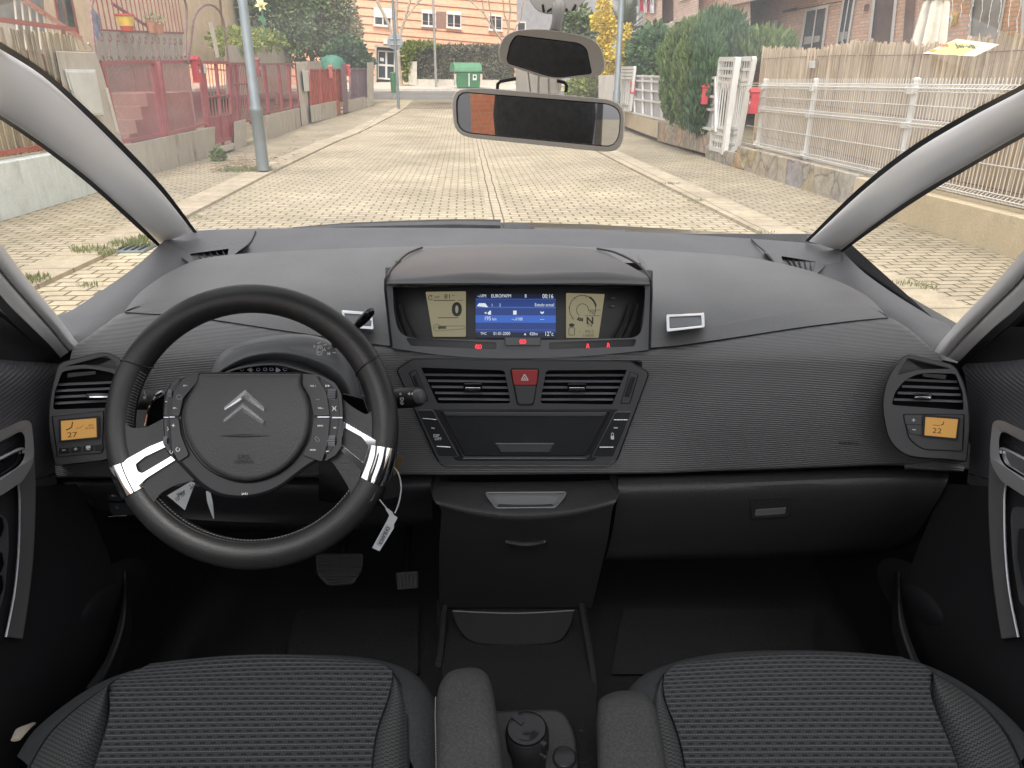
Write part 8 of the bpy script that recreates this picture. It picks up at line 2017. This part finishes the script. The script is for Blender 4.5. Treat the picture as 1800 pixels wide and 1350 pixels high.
for k in range(5): mb.bar(bil(c, (k + .5) / 5, 0), bil(c, (k + .5) / 5, 1), .05)
put(mb, 'gate_bars', X['white'], lg); rebase(lg, VRf.at(1105, 190))
lamp_b = VRf.at(1083, 190, .35); rr_ = empty('lamp_post', lamp_b, 'dark grey lamp post rising in front of the palm on the right', 'lamp post', 'street lamp posts')
mb = MB(); mb.lathe(V((lamp_b.x, lamp_b.y, zg(sl(lamp_b)[0]))), (0, 0, 1), [(.11, 0), (.11, 1.1), (.085, 1.15), (.06, 7)], 14); put(mb, 'post', X['lamp'], rr_); mb = MB(); e = V((lamp_b.x, lamp_b.y, zg(sl(lamp_b)[0]) + 7)); mb.tube([e, e + V((-.5, 0, .3)), e + V((-1.0, 0, .35))], .04, 8); mb.box(e + V((-1.2, 0, .35)), (.5, .18, .1)); put(mb, 'lamp_head', X['lamp'], rr_, bevel=.02); rebase(rr_, lamp_b)
# thuya, palm, shrubs
lab(put(leaves([(VR.at(x, y, h), (.3, .34, .46)) for x, y, h in ((1190, 95, 0), (1205, 80, -.1), (1225, 72, -.2), (1185, 125, .05), (1208, 115, .05), (1183, 158, .05), (1205, 155, .05), (1188, 186, .05), (1210, 192, .05), (1225, 110, .0), (1222, 150, .05), (1178, 110, 0))], 9000, .13, up=True, shell=.45, aspect=3, seed=5), 'thuya', X['thuya'], None), 'green yellow thuya bush, broad left part of the clipped evergreen screen', 'shrub', 'thuya bushes')
lab(put(leaves([(VR.at(x, y, h), (.28, .34, .5)) for x, y, h in ((1250, 66, -.3), (1242, 85, 0), (1268, 66, -.6), (1285, 72, -.7), (1246, 115, .05), (1240, 150, .05), (1236, 180, .05), (1262, 95, -.5), (1280, 95, -.6), (1230, 200, .05), (1295, 90, -.7))], 8000, .14, up=True, shell=.45, aspect=3.4, seed=6), 'thuya', X['thuyad'], None), 'dark green upright thuya just left of the white gate', 'shrub', 'thuya bushes')
lab(put(leaves([(VR.at(x, y, -1.2), (.6, .5, .3)) for x, y in ((1305, 88), (1325, 85), (1345, 86), (1290, 95))], 2400, .16, up=True, shell=.5, aspect=3, seed=8), 'thuya', X['thuya'], None), 'low thuya top behind the white gate and the reed screen', 'shrub', 'thuya bushes')
lab(put(leaves([(VRf.at(x, y, -.9), (.6, .6, .8)) for x, y in ((1135, 105), (1150, 95), (1145, 125), (1160, 110))], 2600, .2, seed=3), 'dark_shrub', X['thuyad'], None), 'dark shrub behind the distant white fence', 'shrub')
ys = empty('forsythia', P(1070, 170, 37), 'tall yellow leaved shrub left of the right lamp post', 'shrub'); bl_ = [(P(x, y, 37), (r * .026, r * .026, rz * .026)) for x, y, r, rz in ((1062, 10, 9, 26), (1067, 45, 13, 22), (1062, 80, 12, 22), (1070, 110, 11, 20), (1050, 40, 8, 14), (1046, 35, 5, 10), (1078, 60, 8, 9), (1068, 130, 8, 14))]
put(leaves(bl_, 2200, .17, shell=.7, seed=2), 'foliage', X['yellow'], ys); mb = MB()
for x, y in ((1062, 10), (1050, 40), (1078, 60)): mb.tube([P(1068, 185, 37), P(1067, 110, 37), P(x, y, 37)], .03, 6)
put(mb, 'branch', X['bark'], ys); rebase(ys, P(1070, 170, 37))
lab(put(leaves([(P(x, y, 36.2), (.28, .28, .5)) for x, y in ((1099, 65), (1097, 80), (1100, 92))] + [(P(x, y, 36), (.45, .3, .22)) for x, y in ((1112, 93), (1122, 90), (1085, 95))], 900, .16, seed=4), 'forsythia', X['yellow'], None), 'smaller yellow shrub right of the right lamp post', 'shrub')
lab(put(leaves([(P(x, y, 39), (.7, .6, .55)) for x, y in ((1028, 148), (1040, 155), (1020, 160))], 1500, .2, seed=4), 'shrub', X['bright'], None), 'yellow green shrub between the two mirrors and the white wall', 'shrub')
lab(put(leaves([(P(x, y, 48), (1.0, .9, .9)) for x, y in ((1000, 55), (1020, 60), (1012, 35), (1035, 75), (990, 80))], 2500, .28, seed=4), 'shrub', X['pine'], None), 'green conical shrub just right of the mirror arm', 'shrub')
pb = P(1098, 130, 41); pm_ = empty('palm_tree', pb, 'palm with long arching fronds behind the right lamp post', 'palm'); mb = MB(); crown = P(1098, 62, 41); mb.tube([V((pb.x, pb.y, zg(sl(pb)[0]))), crown], [.3, .22], 12); put(mb, 'trunk', X['bark'], pm_)
mb = MB(); rnd = random.Random(21)
for k in range(54):
    a = rnd.uniform(0, 2 * math.pi); el = rnd.uniform(.1, 1.45); L_ = rnd.uniform(1.9, 2.9); d = V((math.cos(a) * math.cos(el), math.sin(a) * math.cos(el), math.sin(el))); side = d.cross(V((0, 0, 1))).normalized(); pts = []
    for i in range(9): u = i / 8; pts.append(crown + d * L_ * u + V((0, 0, -1)) * L_ * .42 * u * u * (1.2 - el * .6))
    mb.tube(pts, [.02 * (1 - .8 * i / 8) for i in range(9)], 4, cap=False)
    for i in range(2, 26):
        u = i / 26; j = u * 8; i0 = int(j); p = pts[i0].lerp(pts[min(i0 + 1, 8)], j - i0); t_ = (pts[min(i0 + 1, 8)] - pts[i0]).normalized(); ll = .45 * math.sin(math.pi * min(1, u * .8 + .2)) + .1
        for s_ in (-1, 1):
            e = p + (side * s_ * .7 + t_ * .8 + V((0, 0, -.15))).normalized() * ll; w_ = t_ * .02; mb.poly([p - w_, p + w_, e])
put(mb, 'frond', X['palm'], pm_, smooth=0); rebase(pm_, pb)
# brick house on the right
VB = vplane(SV(6, 9.6), SV(26, 9.6)); bh = empty('brick_house', SV(14, 9.6), 'orange brick house with white framed windows behind the reed screen', 'house')
mb = MB(); mb.pl(VB, [(1297, -260), (2300, -420), (2300, 260), (1310, 190)], -6, 0); put(mb, 'wall', X['brick'], bh, recalc=True)
def hwin(q, mull=1, mat='glass', sh=0, fr=.1, deep=.02):
    c = lambda u, v: ((q[0][0] * (1 - u) + q[1][0] * u) * (1 - v) + (q[3][0] * (1 - u) + q[2][0] * u) * v, (q[0][1] * (1 - u) + q[1][1] * u) * (1 - v) + (q[3][1] * (1 - u) + q[2][1] * u) * v)
    n_ = mull + 1; holes = []
    for i in range(n_):
        u0 = fr + (1 - 2 * fr) * i / n_ + (fr * .3 if i else 0); u1 = fr + (1 - 2 * fr) * (i + 1) / n_ - (fr * .3 if i < n_ - 1 else 0)
        holes.append([c(u0, .06), c(u1, .06), c(u1, .95), c(u0, .95)])
    mb = MB(); mb.pl(VB, [c(0, 0), c(1, 0), c(1, 1), c(0, 1)], -.05, .05, holes); w_ = put(mb, 'window', X['white'], bh, recalc=True)
    mb = MB(); mb.pl(VB, [c(.02, .02), c(.98, .02), c(.98, .98), c(.02, .98)], -.02, .01); put(mb, 'pane', X[mat], w_)
    if mat == 'glass': mb = MB(); mb.pl(VB, [c(.15, .62), c(.8, .62), c(.8, .74), c(.15, .8)], .012, .014); put(mb, 'curtain', X['curtain'], w_)
    if sh: mb = MB(); mb.pl(VB, [c(.0, .0), c(1, 0), c(1, sh), c(0, sh)], .03, .09); put(mb, 'roller_shutter', X['shutter'], w_, recalc=True)
hwin([(1415, 16), (1457, 8), (1446, 95), (1403, 95)]); hwin([(1482, -6), (1505, -10), (1488, 95), (1466, 95)], 1, 'glass', 0, .16)
hwin([(1538, -40), (1582, -48), (1568, 90), (1523, 90)], 0, 'dkdoor', 0, .12)
hwin([(1340, 40), (1368, 34), (1362, 90), (1338, 90)], 1, 'glass', .5); hwin([(1310, 48), (1322, 46), (1322, 80), (1312, 80)], 0, 'curtain')
hwin([(1712, -60), (1780, -66), (1752, 90), (1700, 90)], 0, 'curtain', 0, .06)
hwin([(1800, -60), (1870, -66), (1850, 90), (1792, 90)], 1, 'glass')
mb = MB(); mb.pl(VB, [(1596, -60), (1612, -62), (1600, 100), (1585, 100)], 0, .05); put(mb, 'dark_jamb', pm('brown_jamb', (.2, .12, .09), .7, var=(8, .2)), bh, recalc=True)
mb = MB(); mb.pl(VB, [(1284, 9), (1440, -22), (1440, -60), (1284, -60)], -.1, 1.2); put(mb, 'balcony_slab', X['brickp'], bh, recalc=True)
mb = MB(); mb.pl(VB, [(1376, 18), (1400, 13), (1400, 18), (1376, 22)], 0, .04); put(mb, 'cable', M['rubber'], bh)
mb = MB(); mb.tube([VB.at(1376, 21, .03), VB.at(1535, -8, .03)], .012, 5); put(mb, 'cable_run', M['rubber'], bh)
mb = MB(); mb.pl(VB, [(1520, 8), (1527, 6), (1525, 19), (1518, 20)], 0, .04, [[(1521.5, 10), (1525, 9), (1523.5, 17), (1520.5, 17.5)]]); put(mb, 'house_number_plate', X['iron'], bh, recalc=True)
L = Letters(); L.at('7', VB, 1522.6, 13, 7, .045); put(L, 'house_number', M['ink'], bh, smooth=0)
mb = MB(); mb.pl(VB, [(1320, 82), (1352, 76), (1352, 98), (1320, 98)], .6, 1.1); put(mb, 'awning_roll', X['cloth'], bh, recalc=True)
rebase(bh, SV(14, 9.6))
ac = empty('air_conditioner', VB.at(1366, 88), 'white air conditioner unit under the shuttered window of the brick house', 'air conditioner'); mb = MB(); mb.pl(VB, [(1345, 68), (1376, 70), (1374, 96), (1345, 96)], .02, .4); put(mb, 'unit_body', X['white'], ac, bevel=.02, recalc=True); mb = MB(); mb.lathe(VB.at(1358, 83, .4), VB.n, [(.2, 0), (.2, .012), (.001, .012)], 20); put(mb, 'fan_grille', X['galv'], ac); rebase(ac, VB.at(1366, 88))
sgp = empty('yellow_sign', VB.at(1674, 33, .05), 'small yellow sign with a white disc on the brick house, beside the parasol', 'sign'); mb = MB(); mb.pl(VB, [(1668, 26), (1685, 22), (1681, 43), (1663, 46)], 0, .03); put(mb, 'sign_plate', ylw, sgp); mb = MB(); c_ = VB.at(1670, 35, .035); mb.lathe(c_, VB.n, [(.075, 0), (.075, .01), (.001, .01)], 20); put(mb, 'sign_disc', X['white'], sgp); mb = MB(); mb.lathe(c_, VB.n, [(.04, .01), (.04, .016), (.001, .016)], 16); put(mb, 'disc_centre', X['galv'], sgp); mb = MB(); mb.pl(VB, [(1676, 28), (1683, 26.5), (1680, 41), (1674, 42)], .03, .045); put(mb, 'sign_bottle', pm('sign_ochre', (.55, .38, .05), .5), sgp); rebase(sgp, VB.at(1674, 33, .05))
pz = VB.at(1628, 95, 1.2); pr = empty('parasol', pz, 'closed cream parasol standing against the brick house', 'parasol'); zt = VB.at(1640, -8, 1.2).z + .3; hgt = zt - pz.z; mb = MB(); rws = []
for v, r, fl in ((0, .24, .35), (.2, .23, .3), (.45, .21, .25), (.66, .19, .2), (.70, .18, .15), (.705, .25, .3), (.74, .23, .2), (.85, .15, .15), (.96, .06, .1), (1.0, .02, 0)):
    rws.append([pz + V((math.cos(a) * r * (1 + fl * math.cos(a * 8)), math.sin(a) * r * (1 + fl * math.cos(a * 8)), hgt * v - .5 * (1 - v) * .0 + .03 * math.cos(a * 8) * (1 if v < .1 else 0))) for a in [2 * math.pi * k / 64 for k in range(64)]])
mb.grid(rws, close_u=True, uv=False); put(mb, 'canopy', X['cloth'], pr, smooth=50); mb = MB(); mb.tube([pz - V((0, 0, .8)), pz + V((0, 0, hgt + .1))], .025, 8); put(mb, 'pole', X['galv'], pr); rebase(pr, pz)
# string lights on the right part of the facade
sl_ = empty('string_lights', VB.at(1740, 30, .06), 'hanging white icicle string lights on the right end of the brick house', 'string lights'); mb = MB(); rnd = random.Random(4)
for k in range(9):
    x = 1660 + k * 17; n_ = rnd.randint(5, 10); pts = [VB.at(x + rnd.gauss(0, 1.2) - j * 1.2, -10 + j * 9, .07) for j in range(n_)]; mb.tube(pts, .005, 4)
    for p in pts: mb.lathe(p, (0, 0, -1), [(.006, 0), (.009, .02), (.004, .04)], 6)
put(mb, 'light_string', X['white'], sl_); rebase(sl_, VB.at(1740, 30, .06))
# second brick house further on, with bays, awning and laundry
VB2 = vplane(SV(24, 8.6), SV(40, 8.6)); b2 = empty('brick_house', SV(30, 8.6), 'paler pink brick house with projecting bays beyond the thuya', 'house')
mb = MB(); mb.pl(VB2, [(1135, -200), (1312, -260), (1312, 150), (1150, 130)], -5, 0); put(mb, 'wall', X['brickp'], b2, recalc=True)
for q in ([(1125, -120), (1164, -140), (1164, 42), (1131, 47)], [(1184, -140), (1228, -160), (1228, 27), (1184, 36)]):
    mb = MB(); mb.pl(VB2, q, -.2, 1.0); put(mb, 'bay', X['brickp'], b2, recalc=True)
    mb = MB(); mb.pl(VB2, [(q[3][0] - 2, q[3][1]), (q[2][0] + 22, q[2][1] - 3), (q[2][0] + 22, q[2][1] + 2), (q[3][0] - 2, q[3][1] + 4)], -.2, 1.06); put(mb, 'bay_slab', X['conc2'], b2, recalc=True)
for q in ([(1193, 3), (1212, -3), (1212, -40), (1193, -36)], [(1140, 18), (1150, 16), (1150, -10), (1140, -8)]):
    mb = MB(); mb.pl(VB2, q, 1.0, 1.06); w_ = put(mb, 'window', X['white'], b2); cx = sum(p[0] for p in q) / 4; cy = sum(p[1] for p in q) / 4; mb = MB(); mb.pl(VB2, [(cx + (x - cx) * .7, cy + (y - cy) * .8) for x, y in q], 1.06, 1.07); put(mb, 'pane', X['glass'], w_)
mb = MB(); mb.pl(VB2, [(1300, -200), (1316, -200), (1320, 100), (1304, 100)], -.1, .06); put(mb, 'corner_strip', X['brickp'], b2); rebase(b2, SV(30, 8.6))
aw = empty('awning', VB2.at(1165, 55, .6), 'rolled cream awning below the bays of the pale brick house', 'awning'); a_, b_ = VB2.at(1143, 66, .9), VB2.at(1190, 42, .9); mb = MB(); mb.tube([a_, b_], .16, 12); put(mb, 'canvas_roll', X['cloth'], aw); mb = MB(); mb.plate([a_, b_, b_ - V((0, 0, .55)), a_ - V((0, 0, .45))], [p + V((.02, .02, 0)) for p in (a_, b_, b_ - V((0, 0, .55)), a_ - V((0, 0, .45)))]); put(mb, "awning_valance", X['cloth'], aw); rebase(aw, VB2.at(1165, 55, .6))
ld = empty('laundry', VB2.at(1136, 8, 1.25), 'red and white cloths hanging from a window of the pale brick house', 'laundry')
for k, (x0, x1, c_) in enumerate(((1124, 1131, (.55, .05, .08)), (1131, 1137, (.75, .72, .72)), (1137, 1142, (.5, .08, .12)), (1142, 1150, (.7, .7, .75)))):
    mb = MB(); rws = [[VB2.at(x0 + (x1 - x0) * i / 4, y, 1.12 + .04 * math.sin(i * 2 + y)) for i in range(5)] for y in (-12, 0, 10, 20 + 3 * (k % 2))]; mb.grid(rws, uv=False); put(mb, 'cloth', pm('laundry_cloth', c_, .85, var=(6, .2)), ld)
rebase(ld, VB2.at(1136, 8, 1.25))
# things behind the car, seen only in the mirrors and through the rear windows
rb = empty('rear_building', SV(-9, -9), 'orange brick building behind the car, seen in the rear view mirror', 'building'); VBk = Plane(SV(-9, -7.5), V((CH, -SH, 0)), V((0, 1, 0)))
mb = MB(); q = [SV(-18, -7.5, -.1), SV(-9, -7.5, -.1), SV(-9, -7.5, 4), SV(-18, -7.5, 4)]; mb.plate(q, [p + V((-6, 0, 0)) for p in q]); put(mb, 'wall', brickmat('rear_orange_brick', (.70, .24, .12), (.62, .2, .1), (.55, .3, .2), .5, .09, .012, wall='along', dirt=(.7, .15), bump=.3), rb, recalc=True); mb = MB()
for k in range(3): p = SV(-16 + k * 2.3, -7.45, 0); mb.tube([p, p + V((0, 0, 4))], .05, 8)
put(mb, 'drain_pipe', X['rust'], rb); rebase(rb, SV(-9, -9))
# ------------------------------------------------------------------ camera, light, render settings
cd = bpy.data.cameras.new('camera'); cam = bpy.data.objects.new('camera', cd); C.objects.link(cam)
cd.sensor_width = 36; cd.sensor_fit = 'HORIZONTAL'; cd.lens = 26.0; cd.clip_start = .02; cd.clip_end = 2000
cam.location = CAM; cam.rotation_euler = (math.pi / 2 - PITCH, 0, 0)
scn.camera = cam
SUN_EL, SUN_AZ = R(55), R(185)      # high veiled sun from behind and a little to the left (azimuth from +Y, clockwise)
w = bpy.data.worlds.new('World'); scn.world = w; w.use_nodes = True
t = w.node_tree; bg = t.nodes['Background']
sk = N(t, 'ShaderNodeTexSky', sky_type='NISHITA', sun_disc=False, sun_elevation=SUN_EL, sun_rotation=SUN_AZ, dust_density=4.0, air_density=1.0, ozone_density=.6)
hs = N(t, 'ShaderNodeHueSaturation', i_Saturation=.09, i_Value=2.05); t.links.new(sk.outputs[0], hs.inputs['Color']); t.links.new(hs.outputs[0], bg.inputs[0])
bg.inputs[1].default_value = .15
sd = bpy.data.lights.new('sun', 'SUN'); sd.energy = 1.4; sd.angle = R(14); sd.color = (1, .95, .87)
so = bpy.data.objects.new('sun', sd); C.objects.link(so); so.location = (0, 0, 30)
dirv = V((math.sin(SUN_AZ) * math.cos(SUN_EL), math.cos(SUN_AZ) * math.cos(SUN_EL), math.sin(SUN_EL)))
so.rotation_euler = (-dirv).to_track_quat('-Z', 'Y').to_euler()
scn.view_settings.view_transform = 'Standard'; scn.view_settings.look = 'None'; scn.view_settings.exposure = 0; scn.view_settings.gamma = 1
scn.cycles.use_denoising = True
scn.cycles.max_bounces = 10; scn.cycles.diffuse_bounces = 4; scn.cycles.glossy_bounces = 4; scn.cycles.transparent_max_bounces = 24
scn.cycles.sample_clamp_indirect = 6
scn.render.film_transparent = False

# ------------------------------------------------------------------ loose pieces become objects of their own
def split_loose(o):
    me = o.data; n = len(me.vertices); par = list(range(n))
    def fd(i):
        while par[i] != i: par[i] = par[par[i]]; i = par[i]
        return i
    for e_ in me.edges:
        a_, b_ = fd(e_.vertices[0]), fd(e_.vertices[1])
        if a_ != b_: par[a_] = b_
    roots = {}
    for i in range(n): roots.setdefault(fd(i), []).append(i)
    return list(roots.values())
SPLIT = set('rail baluster drain_pipe warning_strip seat_seam pedal_arm cavity_rib hood_joint shelf_joint button_bar clip_arm container_wheel hinge scroll step switch_block window_switch wiper_blade wiper_clip reflective_patch sign_bracket post petal rim_seam mount_joint panel_highlight fence_rail gate_leaf_rail horizontal_wires post_clamp pedal_ridge binding_wire branch wire_loop lid_hinge grate_bar wheel_slot display_cavity demister_outlet'.split())
for o in [o for o in bpy.data.objects if o.type == 'MESH' and o.name.split('.')[0] in SPLIT]:
    comps = split_loose(o)
    if not 1 < len(comps) <= 40: continue
    src = o.data
    for k, vs_ in enumerate(comps):
        ix = {v: i for i, v in enumerate(vs_)}; fs = [p for p in src.polygons if p.vertices[0] in ix]
        me = bpy.data.meshes.new(src.name); me.from_pydata([src.vertices[v].co for v in vs_], [], [[ix[v] for v in p.vertices] for p in fs])
        for m_ in src.materials: me.materials.append(m_)
        me.polygons.foreach_set('material_index', [p.material_index for p in fs]); me.polygons.foreach_set('use_smooth', [True] * len(fs)); me.set_sharp_from_angle(angle=R(35))
        if k == 0: o.data = me
        else:
            q = o.copy(); q.data = me; C.objects.link(q); q.parent = o.parent; q.matrix_parent_inverse = o.matrix_parent_inverse.copy()
